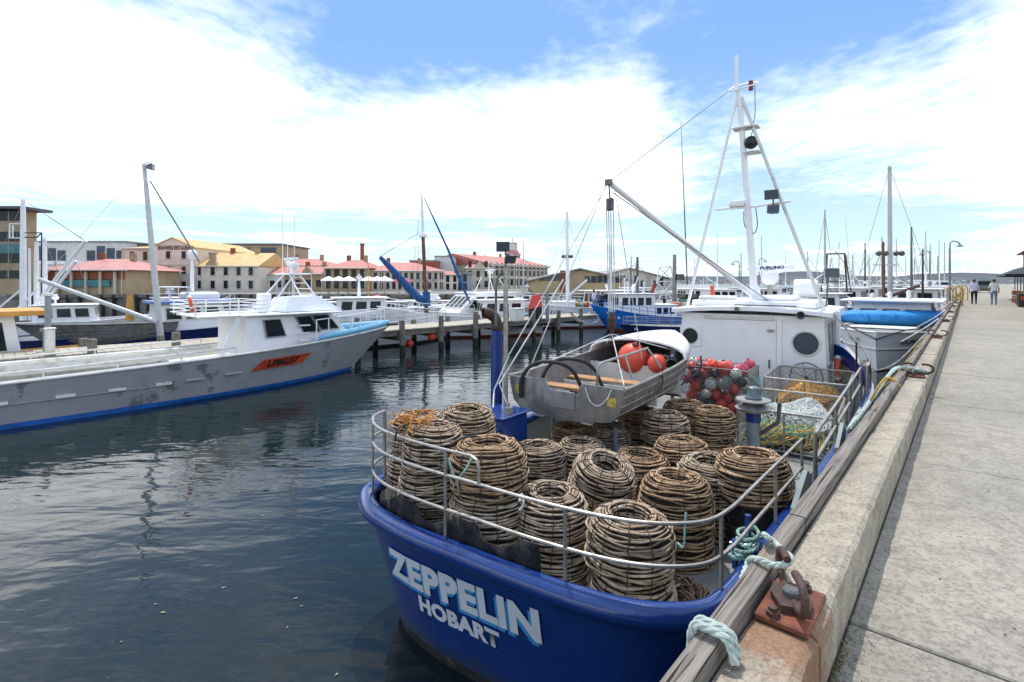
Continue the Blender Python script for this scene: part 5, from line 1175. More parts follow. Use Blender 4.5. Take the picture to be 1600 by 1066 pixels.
    def mast(s, x, y, z0, z1, r=.06, mat=None, lean=0.0, name='mast', leany=0.0):
        m_ = MB(); m_.tube([(x, y, z0), (x-lean*.5, y+leany*.5, (z0+z1)/2), (x-lean, y+leany, z1)], [r, r*.9, r*.6], 9); return m_.build(name, M['pole_grey'] if mat == M['alu'] else (mat or M['white']), s.r, smooth=True)
    def spar(s, a, b, r=.05, mat=None, name='boom'):
        m_ = MB(); m_.tube([a, b], [r, r*.85], 8); return m_.build(name, mat or M['white'], s.r, smooth=True)
    def wire(s, a, b, r=.012, mat=None):
        m_ = MB(); m_.tube([a, b], r, 4); return m_.build('stay', mat or M['wire'], s.r)
    def radar(s, x, y, z, bar=True):
        m_ = MB(); m_.lathe([(.08,0),(.06,.3),(.2,.36),(.22,.5),(.1,.56)], 12, (x, y, z)); o = m_.build('radar', M['white'], s.r, smooth=True)
        if bar: m_ = MB(); m_.bev(x-.07, x+.07, y-.6, y+.6, z+.57, z+.69, .02); m_.build('scanner', M['white'], o)
    def dome(s, x, y, z, r=.22): m_ = MB(); m_.lathe([(r*.6,-r*1.2),(r*.9,-.5*r),(r,0),(r*.8,.55*r),(r*.3,.85*r),(.001,.9*r)], 14, (x, y, z)); m_.build('radome', M['white'], s.r, smooth=True)
    def rail(s, x0, x1, h=.75, side=(1,-1), n=8, mat=None, r=.02, rows=2, inset=.94):
        for sg in side:
            ln = [Vector((s.hp(s.t_at(x), s.sheer(s.t_at(x))).x, sg*s.hb(s.t_at(x))*inset, s.sheer(s.t_at(x)))) for x in [lerp(x0, x1, i/n) for i in range(n+1)]]
            for k in range(rows):
                m_ = MB(); m_.tube([p+Vector((0,0,h*(k+1)/rows)) for p in ln], r, 6); m_.build('guard_rail', mat or M['white'], s.r, smooth=True)
            for i, p in enumerate(ln):
                m_ = MB(); m_.cyl(p, p+Vector((0,0,h)), r, 6); m_.build('stanchion', mat or M['white'], s.r)
    def side_text(s, txt, size, t0, z, side, mat, bold=.01, sx=1.0):
        def fn(x, zz_):
            xx = t0*s.L+(x if side < 0 else -x); t = s.t_at(xx); p = s.hp(t, z+zz_); return Vector((xx, side*(p.y+.015), z+zz_))
        # follow the raked side: use hp at a slightly corrected station
        return sign_text(s.r, txt, size, fn, mat, bold, sx)
    def clutter(s, x0, x1, n, zoff=0.0, seed=1):
        rg = random.Random(seed); cols = [M['rope_teal'], M['rope_orange'], M['orange'], M['grey_paint'], M['offwhite'], M['cane'], M['bright_blue'], M['rope_green']]
        for k in range(n):
            x = rg.uniform(x0, x1); t = s.t_at(x); y = rg.uniform(-.7, .7)*s.hb(t); z = s.sheer(t)-s.bul+zoff; m_ = MB(); a, b, c = rg.uniform(.2,.5), rg.uniform(.2,.5), rg.uniform(.3,.7)
            if k % 3 == 0: m_.bev(x-a, x+a, y-b, y+b, z, z+c, .03); m_.build('deck_box', rg.choice(cols), s.r)
            elif k % 3 == 1: m_.lathe([(a,0),(a*1.05,c*.3),(a*.9,c*.7),(a*.4,c*.75)], 12, (x, y, z)); m_.build('deck_drum', rg.choice(cols), s.r, smooth=True)
            else: m_.lathe([(a*1.2,0),(a,c*.3),(a*.5,c*.5),(.01,c*.55)], 10, (x, y, z)); m_.build('net_heap', rg.choice(cols), s.r, smooth=True)
def place(px, Y): return Vector(((px-CX)/FPX*Y, Y, 0))
def back(p, head, d): a = R(head); return p-Vector((math.sin(a)*d, math.cos(a)*d, 0))
# ---------------- long grey boat
gb_bow = Vector((-6.0, 25.1, 0)); GH = 43.5; GL = 22.0
gb = Boat('long grey primed boat with white cabin and light blue bow lying along the jetty', back(gb_bow, GH, GL), GH, GL, 4.5, 1.25, 1.95, M['hull_grey'], M['boot_blue'], M['offwhite'], M['cream'], tr=.92, rake=2.0, bul=.45, bluff=2.9, name='fishing_boat', cat='fishing boat', boot_h=.15)
gb.L_ = GL; gb.r.scale = (1, 1, .94)
def gpt(x, y, z): return Vector((x, y, z))
# white coaming rail and pipe along the open aft deck (starboard is the near side)
for sg in (-1, 1):
    ln = [Vector((x, sg*gb.hb(gb.t_at(x))*.90, gb.sheer(gb.t_at(x))+.26)) for x in [1+13.5*i/16 for i in range(17)]]
    m_ = MB(); m_.tube(ln, .035, 7); m_.build('deck_pipe', M['offwhite'], gb.r, smooth=True)
    for p in ln[::2]: m_ = MB(); m_.cyl(p-Vector((0,0,.28)), p, .025, 6); m_.build('stanchion', M['offwhite'], gb.r)
    m_ = MB(); m_.grid([[Vector((x, sg*gb.hb(gb.t_at(x))*.99, gb.sheer(gb.t_at(x))+z)) for z in (.0, .07)] for x in [.2+14.2*i/16 for i in range(17)]]); o = m_.build('capping', M['white'], gb.r); o.modifiers.new('s','SOLIDIFY').thickness = .05
m_ = MB(); m_.bev(2.0, 13.0, .2, 1.2, .80, 1.22, .03); m_.build('engine_casing', M['deck'], gb.r)
m_ = MB(); m_.tube([(3,.1,1.62),(14.2,-.2,1.68)], .07, 10); m_.build('stowed_pole', M['offwhite'], gb.r, smooth=True)
for sg in (-1, 1):        # light blue bow bulwark
    g = []
    for i in range(15):
        t = lerp(.80, .998, i/14); p = gb.hp(t, gb.sheer(t)); hgt = .30*smooth(i/2.0+.3); g.append([Vector((p.x+.03*i/14, sg*p.y*1.0, p.z+.03)), Vector((p.x+.10*i/14, sg*(p.y+.03), p.z+.03+hgt))])
    m_ = MB(); m_.grid(g); o = m_.build('bow_bulwark', M['sky_blue'], gb.r, smooth=True); o.modifiers.new('s','SOLIDIFY').thickness = .06
# rubbing strakes and sponson pads on the grey side
for (xa, xb, z) in ((1, 12.6, .72),):
    m_ = MB(); m_.tube([Vector((x, -gb.hp(gb.t_at(x), z).y-.02, z)) for x in [lerp(xa, xb, i/20) for i in range(21)]], .02, 6); m_.build('rubbing_strake', M['hull_grey'], gb.r, smooth=True)
for x in (7.3, 8.5, 9.9, 11.1, 12.3):
    y = -gb.hp(gb.t_at(x), .74).y-.05; m_ = MB(); m_.bev(x-.22, x+.22, y-.03, y+.04, .72, .82, .015); m_.build('pad', M['offwhite'], gb.r)
for (x, z) in ((13.2, .78), (14.4, .82)):
    y = -gb.hp(gb.t_at(x), z).y-.04; m_ = MB(); m_.lathe([(.05,-.28),(.04,.28)], 8, (x, y, z), Matrix.Rotation(R(90),4,'Y')); m_.build('outlet_fairing', M['hull_grey'], gb.r)
z0 = gb.sheer(.66)-.02
rt_z = gb.cabin(15.0, 20.0, 3.2, 1.58, rf=1.5, wf=1.5, rb=0, wall=M['white'], roof=M['white2'], over=.14, ns=0, nf=3, z0=1.30, wv=(.30,.92), name='cabin')
q = [gb.cabP[k] for k in (0,1,5,4)]
for (u0,u1,v0,v1) in ((.17,.34,.46,.88),(.53,.70,.50,.92),(.73,.925,.54,.92)):
    win_quad(gb.r, q, u0, u1, v0, v1, .055, M['glass'], M['grey_paint'], .035)
m_ = MB(); m_.bx(15.02, 15.6, -1.58, -1.55, 2.5, 2.52); 
for z in (1.75, 2.05, 2.38): m_ = MB(); m_.bev(17.0, 17.4, -1.58, -1.36, z, z+.05, .01); m_.build('step', M['white'], gb.r)
m_ = MB(); m_.prism([(14.70,-1.45,2.87),(14.88,-1.45,2.87),(14.16,-1.55,1.2),(13.98,-1.55,1.2)], (0,.06,0)); m_.build('cabin_wing', M['white'], gb.r)
m_ = MB(); m_.bev(13.5, 14.84, -1.5, 1.5, 2.885, 2.95, .02); m_.build('aft_awning', M['cream'], gb.r)
m_ = MB(); m_.add([Vector(v) for v in ((16.6,-1.0,2.97),(19.1,-1.0,2.97),(19.1,1.0,2.97),(16.6,1.0,2.97),(16.9,-.75,3.55),(18.1,-.75,3.62),(18.1,.75,3.62),(16.9,.75,3.55))], [(0,3,2,1),(4,5,6,7),(0,1,5,4),(1,2,6,5),(2,3,7,6),(3,0,4,7)]); m_.build('flybridge', M['white2'], gb.r)
m_ = MB(); m_.bev(15.9, 16.3, -.55, .0, 2.97, 3.75, .05); m_.build('funnel', M['white'], gb.r)
for z in (3.05, 3.2, 3.35, 3.5):        # pot rack on the awning
    m_ = MB(); m_.tube(catmull([(13.4,-1.35,z),(15.6,-1.35,z),(15.8,-1.2,z),(15.8,1.2,z),(15.6,1.35,z),(13.4,1.35,z),(13.35,0,z)], 4, True), .022, 6, closed=True); m_.build('rack_rail', M['white'], gb.r, smooth=True)
for (x, y) in ((13.4,-1.35),(14.5,-1.35),(15.7,-1.3),(13.4,1.35),(14.5,1.35),(15.7,1.3)): m_ = MB(); m_.cyl((x,y,2.94),(x,y,3.52),.022,6); m_.build('rack_post', M['white'], gb.r)
for y in (-.62, .62):           # ladder-like mast frame
    m_ = MB(); m_.tube([(16.0, y*1.35, 2.95), (17.2, y*.8, 4.55)], .032, 7); m_.tube([(18.4, y*1.35, 3.0), (17.45, y*.8, 4.55)], .032, 7); m_.build('frame_leg', M['white'], gb.r, smooth=True)
for k in range(6): f = k/6+.1; m_ = MB(); m_.cyl((lerp(18.4,17.45,f),-.62*lerp(1.35,.8,f),lerp(3.0,4.55,f)),(lerp(18.4,17.45,f),.62*lerp(1.35,.8,f),lerp(3.0,4.55,f)),.018,5); m_.build('frame_rung', M['white'], gb.r)
m_ = MB(); m_.bev(16.9, 17.8, -.75, .75, 4.55, 4.62, .02); m_.build('frame_top', M['white'], gb.r)
gb.radar(17.3, 0, 4.62); gb.dome(17.2, -.5, 4.95, .2)
for (y, h) in ((.6, 7.5), (-.55, 7.1), (.1, 6.4)): gb.mast(17.2, y, 4.6, h, .018, M['white'], 0, 'whip_aerial')
gb.rail(17.6, 21.7, .95, n=7, r=.024, rows=1, inset=.96)
m_ = MB(); m_.bev(21.9, 22.5, -.14, .14, 1.98, 2.10, .02); m_.build('bow_roller', M['rust'], gb.r)
lifebuoy(gb.r.matrix_world @ Vector((13.3, -1.45, 3.2)) if False else back(gb_bow, GH, GL)+Matrix.Rotation(heading(GH), 3, 'Z') @ Vector((13.25,-1.42,3.22)), (R(80), R(10), R(120)), .25, 'orange lifebuoy on the pot rack of the long grey boat')
# registration board
pts = [(18.15,.78),(19.75,.78),(20.2,1.22),(18.7,1.22)]
def gs(x, z, o): t = gb.t_at(x+.0); return Vector((x, -gb.hp(t, z).y-o, z))
bd = [(15.0,.80),(17.0,.87),(17.4,1.26),(15.45,1.20)]
m_ = MB(); n = 8; lo = [gs(lerp(bd[0][0],bd[1][0],i/n), lerp(bd[0][1],bd[1][1],i/n), .025) for i in range(n+1)]; hi_ = [gs(lerp(bd[3][0],bd[2][0],i/n), lerp(bd[3][1],bd[2][1],i/n), .025) for i in range(n+1)]
m_.grid([lo, hi_]); rbd = m_.build('registration_board', M['redpanel'], gb.r); rbd.modifiers.new('s','SOLIDIFY').thickness = .02
sign_text(rbd, 'LFBG57', .34, lambda x, z: gs(16.2+x+z*.25, 1.03+z+x*.035, .050), M['black'], .012, 1.12)
# ---------------- navy boat with mast and boom, carrying an open aluminium boat
NB0 = Vector((-23.5, 23.7, 0)); f45 = Vector((math.sin(R(JH)), math.cos(R(JH)), 0))
nb = Boat('navy hulled boat with white blue trimmed wheelhouse and long grey boom', NB0+f45*.4, JH, 12.5, 3.9, 1.30, 1.75, M['navy'], M['boot_red'], M['navy'], tr=.85, bul=.25, name='fishing_boat', cat='fishing boat')
zt_ = nb.cabin(5.6, 9.0, 2.6, 1.62, rf=.45, wall=M['white2'], roof=pmat('mid_blue_trim', (.10,.19,.42), .5), over=.3, ns=3, nf=3, wv=(.50,.86), roof_th=.16)
m_ = MB(); m_.bev(6.9, 8.6, -.8, .8, zt_, zt_+.45, .12); m_.build('upper_cabin', M['white2'], nb.r)
m_ = MB(); m_.bev(6.0, 7.0, -1.2, 1.2, zt_+.7, zt_+.76, .02); m_.build('bimini', M['white2'], nb.r)
for x, y in ((6.05,1.1),(6.05,-1.1),(6.95,1.1),(6.95,-1.1)): m_ = MB(); m_.cyl((x,y,zt_),(x,y,zt_+.7),.02,5); m_.build('bimini_post', M['white'], nb.r)
nb.mast(7.4, .1, zt_+.5, zt_+2.5, .10, M['white2'], 0, 'funnel_mast'); nb.dome(7.4, .1, zt_+2.6, .26)
mbp = NB0+f45*.4
def nloc(p): d = Vector(p)-nb.r.location; a = R(JH); return Vector((d.x*math.sin(a)+d.y*math.cos(a), -d.x*math.cos(a)+d.y*math.sin(a), d.z))
mbase = nloc(D(251, 530, 25.6)); mtop = nloc(D(225, 257, 25.6))
m_ = MB(); m_.tube([mbase, mbase.lerp(mtop,.5), mtop], [.15,.13,.09], 10); mm_ = m_.build('mast', M['pole_grey'], nb.r, smooth=True)
m_ = MB(); m_.tube(catmull([mtop, mtop+Vector((.15,-.05,.12)), mtop+Vector((.35,-.1,.02)), mtop+Vector((.4,-.1,-.2))], 4), .02, 5); m_.build('lamp_arm', M['steel'], mm_)
flood(nb.r, nloc(D(233, 261, 25.5)), R(150), 0, .20)
nb.spar(nloc(D(246, 504, 25.4)), nloc(D(62, 437, 25.0)), .12, M['pole_grey'], 'boom')
nb.wire(nloc(D(234, 282, 25.6)), nloc(D(312, 410, 27)), .035, M['wire']); nb.wire(nloc(D(64, 438, 25)), nloc(D(222, 262, 25.6)), .010, M['white_wire'])
nb.radar(6.2, -.6, zt_); nb.rail(9.2, 12.2, .7, n=4)
nb.mast(4.6, .5, 1.1, 3.3, .22, M['orangecloth'], 0, 'stub_post'); nb.clutter(.6, 4.8, 6, 0, 3)
ab = Boat('open aluminium boat with pressed sides lying on the navy boat deck', NB0+f45*2.6+Vector((.71,-.70,0))*1.35+Vector((0,0,1.30)), JH+180, 6.2, 1.8, .62, .80, M['alu'], M['alu_dull'], M['alu'], M['alu_dull'], tr=.85, rake=.9, bul=.3, name='aluminium_boat')
ab.r.location = NB0+f45*6.7+Vector((.71,-.70,0))*1.2+Vector((0,0,1.28)); 
for z in (.25, .42): 
    for sg in (1,-1): m_ = MB(); m_.tube([Vector((x, sg*(ab.hp(ab.t_at(x), z).y+.005), z)) for x in [.1+5.3*i/10 for i in range(11)]], .014, 5); m_.build('strake', M['alu'], ab.r)
# ---------------- boat with ochre canopy by the jetty, left edge
oc = Boat('small boat with orange and ochre wheelhouse roof tied at the left end of the jetty', J0+f45*-6.2+Vector((-.704,.71,0))*4.0, JH, 9.0, 3.0, .95, 1.3, M['white'], M['boot_red'], M['orangecloth'], name='fishing_boat', cat='fishing boat')
oc.cabin(3.6, 6.9, 2.3, 2.0, rf=.3, wall=M['white'], roof=M['orangecloth'], over=.55, ns=2, nf=2, wv=(.35,.88), roof_th=.20); oc.clutter(.6, 3, 4)
m_ = MB(); m_.ball((5.2,0,2.95), .45, 14, 8, (1.3,1,.6)); m_.build('roof_float', M['navy'], oc.r, smooth=True)
# ---------------- white trawler with goal-post masts, behind
p = place(40, 36); tb = Boat('white trawler with a forest of white masts and raised booms at far left', back(p, 55, 6), 55, 14, 4.2, .95, 1.5, M['white'], M['boot_red'], M['white'], name='fishing_boat', cat='fishing boat')
zt_ = tb.cabin(6.5, 10, 3.0, 1.55, ns=3, nf=3); tb.clutter(.8, 5.5, 6, 0, 9)
tlc = lambda pt: (Matrix.Translation(tb.r.location) @ Matrix.Rotation(heading(55), 4, 'Z')).inverted() @ Vector(pt)
for (px, yt, Y, r) in ((36, 312, 36, .20), (57, 378, 36.5, .17), (69, 372, 37, .20), (46, 388, 36, .09)):
    m_ = MB(); a = tlc(D(px, 540, Y)); a.z = 1.3; b = tlc(D(px, yt, Y)); m_.tube([a, a.lerp(b, .6), b], [r, r*.9, r*.65], 9); m_.build('mast', M['white'], tb.r, smooth=True)
for (a, b, r) in (((52,482),(134,376),.13), ((72,470),(119,408),.10), ((0,510),(60,450),.07), ((0,480),(36,450),.06)):
    m_ = MB(); m_.tube([tlc(D(*a, 36)), tlc(D(*b, 36))], r, 8); m_.build('boom', M['white'], tb.r, smooth=True)
for (a, b) in (((0,395),(36,315)), ((42,316),(135,378)), ((42,316),(133,376)), ((69,375),(110,470)), ((36,330),(0,470)), ((119,410),(160,500))): tb.wire(tlc(D(*a, 36)), tlc(D(*b, 36)), .014)
m_ = MB()
for (a, b) in (((15,350),(33,350)),((15,350),(15,372)),((15,372),(33,372)),((20,352),(20,371))): m_.tube([tlc(D(*a,36)), tlc(D(*b,36))], .04, 6)
m_.build('mast_frame', M['white'], tb.r)
m_ = MB()
for (a, b) in (((39,364),(65,364)),((65,364),(65,470)),((39,371),(58,371)),((65,364),(58,371))): m_.tube([tlc(D(*a,36)), tlc(D(*b,36))], .04, 6)
m_.build('gantry', M['rust'], tb.r); tb.radar(7.5, .5, zt_)
# ---------------- generic neighbours
def quick(label, px, Y, head, L, B, zs, zb, hull, boot, cab=None, masts=(), wires=(), seed=1, gun=None, rail=True, name='moored_boat', cat='boat', mid=.5, clutter=4, **kw):
    c = place(px, Y); b = Boat(label, back(c, head, L*mid), head, L, B, zs, zb, hull, boot, gun, name=name, cat=cat, **kw)
    zt = zs
    if Y > 44 and px < 780: b.r.scale = (.74, .74, .62)
    for k in (cab or []):
        if Y > 44: k = dict(k, h=k['h']*.84)
        zt = b.cabin(**k)
    for (x, y, z0, z1, r, mat) in masts: b.mast(x, y, z0, z1, r, M[mat])
    if rail: b.rail(L*.62, L*.95, .7, n=5)
    if clutter: b.clutter(L*.06, L*.35, clutter, 0, seed)
    return b
b = quick('pointed aluminium bow of a boat beyond the grey boat pot rack', 300, 42, 100, 9, 2.8, 1.2, 2.5, M['alu_dull'], M['steel'], [dict(x0=2.2,x1=5.0,w=2.0,h=1.5,ns=3,nf=2)], bul=.2, mid=.55)
b = quick('white flybridge cruiser half hidden by the pot rack', 375, 46, 80, 11, 3.6, 1.5, 2.2, M['white2'], M['boot_blue'], [dict(x0=2.0,x1=7.6,w=2.8,h=1.9,rf=1.0,ns=4,nf=3,over=.5),dict(x0=2.8,x1=4.6,w=1.6,h=.6,z0=3.0,ns=0,nf=0,rf=.4)], bul=.2); b.radar(4.0, 0, 3.55)
b = quick('white work boat with square wheelhouse behind the blue bow tip', 548, 39, 250, 10, 3.4, 1.3, 2.0, M['white2'], M['boot_blue'], [dict(x0=2.6,x1=6.2,w=2.6,h=1.65,ns=3,nf=3,over=.3)], bul=.3, seed=5); b.mast(4.4, 0, 2.7, 3.9, .13, M['white']); b.radar(4.4, 0, 3.85); lo_ = b
b = quick('small white boat with a row of tiny windows near the café umbrellas', 592, 58, 270, 11, 3.4, 1.3, 1.9, M['white2'], M['bright_blue'], [dict(x0=2.5,x1=7,w=2.6,h=2.0,ns=6,nf=3,over=.3)], bul=.25, seed=6)
buoy(place(589, 52)+Vector((0,0,1.9)), .75, M['float_or'], 'large orange buoy on the boat near the café umbrellas', None)
b = quick('white motor yacht behind the boats left of the brown mast', 470, 55, 265, 13, 3.8, 1.4, 2.1, M['white2'], M['boot_blue'], [dict(x0=3,x1=9,w=3,h=1.9,ns=5,nf=3,rf=1.0,over=.4)], bul=.2, seed=16); b.radar(6, 0, 3.3)
b = quick('white launch among the far moorings left of the umbrellas', 515, 63, 95, 12, 3.6, 1.3, 2.0, M['white2'], M['boot_red'], [dict(x0=3,x1=8,w=3,h=2.0,ns=5,nf=3,over=.4)], bul=.2, seed=18); b.mast(5, 0, 3, 8.8, .09, M['alu'])
b = quick('white launch in front of the quay at the foot of the factory', 620, 62, 265, 13, 3.6, 1.4, 2.0, M['white2'], M['boot_blue'], [dict(x0=3,x1=9,w=3,h=1.8,ns=5,nf=3,rf=.9,over=.4)], bul=.2, seed=19)
# sailing trawler with brown mast and blue covered sail
SBH = 252; c = place(664, 36.5)
b = quick('white ketch with brown mast and blue covered boom', 664, 37.5, SBH, 12, 3.6, 1.3, 2.25, M['white2'], M['boot_red'], [dict(x0=1.4,x1=4.8,w=2.4,h=1.5,ns=3,nf=3,over=.2)], bul=.25, mid=.72, name='sailing_boat', cat='sailing boat', rake=1.6)
il = lambda bb, hd: (lambda pt: (Matrix.Translation(bb.r.location) @ Matrix.Rotation(heading(hd), 4, 'Z')).inverted() @ Vector(pt))
sl_ = il(b, SBH); Ym = 37.5
a = sl_(D(667, 492, Ym)); a.z = 1.0; t_ = sl_(D(661, 370, Ym)); m_ = MB(); m_.tube([a, t_], [.15,.13], 10); mm_ = m_.build('lower_mast', M['brown_mast'], b.r, smooth=True)
m_ = MB(); m_.tube([t_, sl_(D(659, 303, Ym))], [.12,.07], 10); m_.build('topmast', M['white'], b.r, smooth=True)
m_ = MB(); m_.bev(t_.x-.25, t_.x+.25, t_.y-.3, t_.y+.3, t_.z-.05, t_.z+.2, .04); m_.build('mast_cap', M['white'], b.r)
pth = catmull([sl_(D(666, 466, Ym-.1)), sl_(D(655, 466, Ym-.3)), sl_(D(640, 452, Ym-.5)), sl_(D(616, 425, Ym-.8)), sl_(D(594, 402, Ym-1))], 5); m_ = MB(); m_.tube(pth, [.24+.10*math.sin(math.pi*i/(len(pth)-1))-.1*i/(len(pth)-1) for i in range(len(pth))], 10); m_.build('covered_boom', M['sailblue'], b.r, smooth=True)
m_ = MB(); m_.tube([sl_(D(667, 478, Ym)), sl_(D(666, 456, Ym))], .27, 10); m_.build('sail_bunt', M['sailblue'], b.r, smooth=True)
m_ = MB(); m_.tube([sl_(D(663, 310, Ym)), sl_(D(700, 390, Ym-1)), sl_(D(722, 446, Ym-1.5)), sl_(D(735, 474, Ym-1.8))], [.035,.08,.12,.04], 8); m_.build('furled_jib', M['sailblue'], b.r, smooth=True)
b.wire(sl_(D(592, 402, Ym-1)), sl_(D(658, 362, Ym)), .018)
for (p0, p1) in (((655,372),(650,480)),((668,372),(672,480)),((659,305),(640,470))): b.wire(sl_(D(*p0,Ym)), sl_(D(*p1,Ym)), .012)
# white cruiser in the middle
b = quick('white planing cruiser with raked windscreen behind the jetty cabinet', 745, 41.5, 232, 12, 3.9, 1.35, 1.9, M['white2'], M['boot_blue'], [dict(x0=3.0,x1=9.0,w=3.0,h=1.75,rf=2.0,ns=4,nf=4,wv=(.4,.85),over=.1)], bul=.15, seed=7, rake=2.0)
cl_ = il(b, 232); m_ = MB()
for x in (3.6, 5.6):
    for y in (-1, 1): m_.tube([(x, y, 3.0), (lerp(x, 4.8, .6), y*.6, 4.4)], .035, 6)
m_.build('radar_arch', M['white'], b.r); b.radar(4.7, 0, 4.3); b.mast(4.7, .4, 4.3, 7.2, .02, M['white']); b.mast(4.6,-.4, 4.3, 6.6, .02, M['white'])
buoy(D(675, 526, 30.2), .26, M['float_or'], 'orange float hanging at the waterline below the jetty planks', None); buoy(D(640, 537, 29.2), .22, M['red'], 'dark red float half hidden among the jetty piles', None)
b = quick('low white hull moored inside the jetty piles under the ketch', 610, 33.5, 45, 10, 3.2, 1.1, 1.5, M['white'], M['boot_black'], [], bul=.25, mid=.5, clutter=5, rail=False); b.rail(.5, 9, .6, n=8, mat=M['galv'])
b = quick('grey open launch lying behind the jetty near the red tarpaulin', 790, 45, 250, 10, 3.2, 1.2, 1.6, M['offwhite'], M['boot_black'], [dict(x0=4,x1=6,w=2.2,h=1.9,ns=1,nf=2,glass=M['glass'])], seed=8, bul=.3)
# white fishing boat NOVA
b = quick('white fishing boat with tall white mast behind the right end of the jetty', 880, 46, 250, 13, 4.2, 1.55, 2.3, M['white2'], M['boot_red'], [dict(x0=1.6,x1=5.4,w=3.2,h=2.2,ns=5,nf=3,over=.45),dict(x0=7.4,x1=9.4,w=2.2,h=.8,ns=0,nf=0)], bul=.3, mid=.62, name='fishing_boat', cat='fishing boat', rake=1.5, seed=10)
nv = il(b, 250); b.side_text('NOVA', .36, .90, 1.62, 1, ink_dark, .01, 1.0)
a = nv(D(887, 490, 45)); a.z = 1.4; m_ = MB(); m_.tube([a, nv(D(886, 332, 45))], [.17,.12], 10); m_.build('mast', M['white'], b.r, smooth=True)
b.spar(nv(D(888, 463, 45)), nv(D(917, 438, 44)), .10)
for px in (880, 884, 889, 893): m_ = MB(); m_.ball(nv(D(px, 401, 45)), .16, 8, 6); m_.build('mast_light', M['steel'], b.r)
for (p0, p1) in (((886,336),(845,470)),((886,336),(925,470)),((886,340),(868,480))): b.wire(nv(D(*p0,45)), nv(D(*p1,45)), .012)
for k, cm in enumerate(('orange','rope_yellow','rope_teal','orange','rope_olive')): m_ = MB(); m_.ball((5.9+.25*k, .3-.2*(k%2), 1.9), .28, 10, 7); m_.build('float_pile', M[cm], b.r, smooth=True)
# bright blue boat
BH = 266; bow = Vector((6.35, 42.3, 0)); L_ = 8.8
b = Boat('bright blue fishing boat with high flared bow and white wheelhouse', back(bow, BH, L_), BH, L_, 3.4, 1.10, 2.15, M['bright_blue'], M['boot_red'], M['bright_blue'], name='fishing_boat', cat='fishing boat', rake=1.5, bul=.4, boot_h=.22)
b.cabin(3.8, 6.8, 2.4, 1.95, rf=.15, wall=M['white2'], ns=4, nf=3, over=.22, wv=(.55,.86)); b.cabin(2.0, 3.78, 2.3, 1.3, rf=0, wall=M['white2'], ns=3, nf=0, over=.1, name='aft_cabin')
b.rail(2.6, 8.4, .65, n=9, mat=M['bright_blue'])
bl = il(b, BH)
m_ = MB(); m_.tube([bl(D(996, 470, 42.5)), bl(D(996, 402, 42.5))], [.13,.10], 8); mm_ = m_.build('mast', M['steel'], b.r, smooth=True)
b.spar(bl(D(986, 462, 42)), bl(D(998, 432, 42)), .06); b.dome(5.0, -.4, 3.5, .26)
for (px, py0, py1) in ((976, 462, 434), (981, 462, 440), (1006, 462, 440)): m_ = MB(); m_.cyl(bl(D(px, py0, 42.4)), bl(D(px, py1, 42.4)), .06, 7); m_.build('vent_pipe', M['white'], b.r)
m_ = MB(); m_.tube([bl(D(1013, 470, 43)), bl(D(1024, 443, 43))], .16, 8); m_.build('crane_arm', M['boot_red'], b.r); m_ = MB(); m_.bev(*[v for v in (1.2,1.9,-.5,.4,1.6,2.3)], .05); m_.build('crane_base', pmat('salmon_paint', (.5,.22,.14), .6), b.r)
for k in range(4): b.wire(bl(D(996, 405, 42.5)), bl(D((960,980,1010,1030)[k], 468, 42)), .012)
# lattice gantry boat behind
b = quick('white trawler with lattice gantry behind the bright blue boat', 1035, 52, 262, 13, 4.2, 1.5, 2.2, M['white'], M['boot_blue'], [dict(x0=8,x1=10.5,w=3,h=2.2,ns=2,nf=2)], name='fishing_boat', cat='fishing boat', seed=12, clutter=8); gl = il(b, 262)
m_ = MB()
for (a, c_) in (((1020,478),(1030,418)),((1060,478),(1048,416)),((1030,418),(1048,416)),((1026,440),(1052,440)),((1023,458),(1056,458)),((1020,478),(1052,440)),((1060,478),(1026,440)),((1026,440),(1048,416)),((1052,440),(1030,418))): m_.tube([gl(D(*a,50)), gl(D(*c_,50))], .055, 6)
m_.build('lattice_gantry', M['white'], b.r)
m_ = MB(); m_.tube([gl(D(1054, 480, 49)), gl(D(1054, 398, 49))], [.22,.16], 9); m_.build('mast', M['alu_dull'], b.r, smooth=True); m_ = MB(); cc = gl(D(1062, 433, 48.8)); m_.bev(cc.x-.3, cc.x+.3, cc.y-.4, cc.y+.4, cc.z-.28, cc.z+.28, .05); m_.build('mast_box', M['steel'], b.r)
b = quick('low dark work punt with crates moored beside the bright blue boat', 1048, 36.5, 268, 7.5, 2.6, .85, 1.0, M['navy'], M['boot_black'], [], bul=.3, rail=False, clutter=7, seed=14, mid=.5); b.rail(.4, 7, .55, n=7, mat=M['galv'])
# white boat with blue covered inflatable, just ahead on the pier
a_ = R(PIER_H); gc = pier_pt(29.8, 3.05, 0)
gf = Boat('white round sterned boat with two names just ahead along the pier', gc+Vector((math.sin(a_), math.cos(a_), 0))*10.5, PIER_H+180, 12.5, 4.3, 1.55, 1.75, M['white'], M['boot_red'], M['white'], tr=.75, rake=.35, bul=.25, bluff=3.2, name='fishing_boat', cat='fishing boat', boot_h=.06)
gz = gf.cabin(3.2, 6.8, 3.5, 1.62, rf=.2, wall=M['white'], over=.55, ns=3, nf=3, wv=(.35,.75), roof_th=.10)
for sg in (1, -1):
    m_ = MB(); m_.tube([Vector((gf.hp(t, .98).x, sg*(gf.hp(t, .98).y+.01), .98)) for t in gf.ts], .045, 6); m_.build('rubbing_strake', M['offwhite'], gf.r, smooth=True)
gf.side_text('HOBART', .23, .905, 1.30, -1, ink_grey, .004, .85); gf.side_text('GALIFREY', .27, .885, 1.28, 1, ink_dark, .008, .85)
m_ = MB()
for sg in (1,-1): m_.tube([(12.55, 0, 1.45), (11.9, sg*1.0, 1.88), (10.8, sg*1.5, 1.9)], .03, 6)
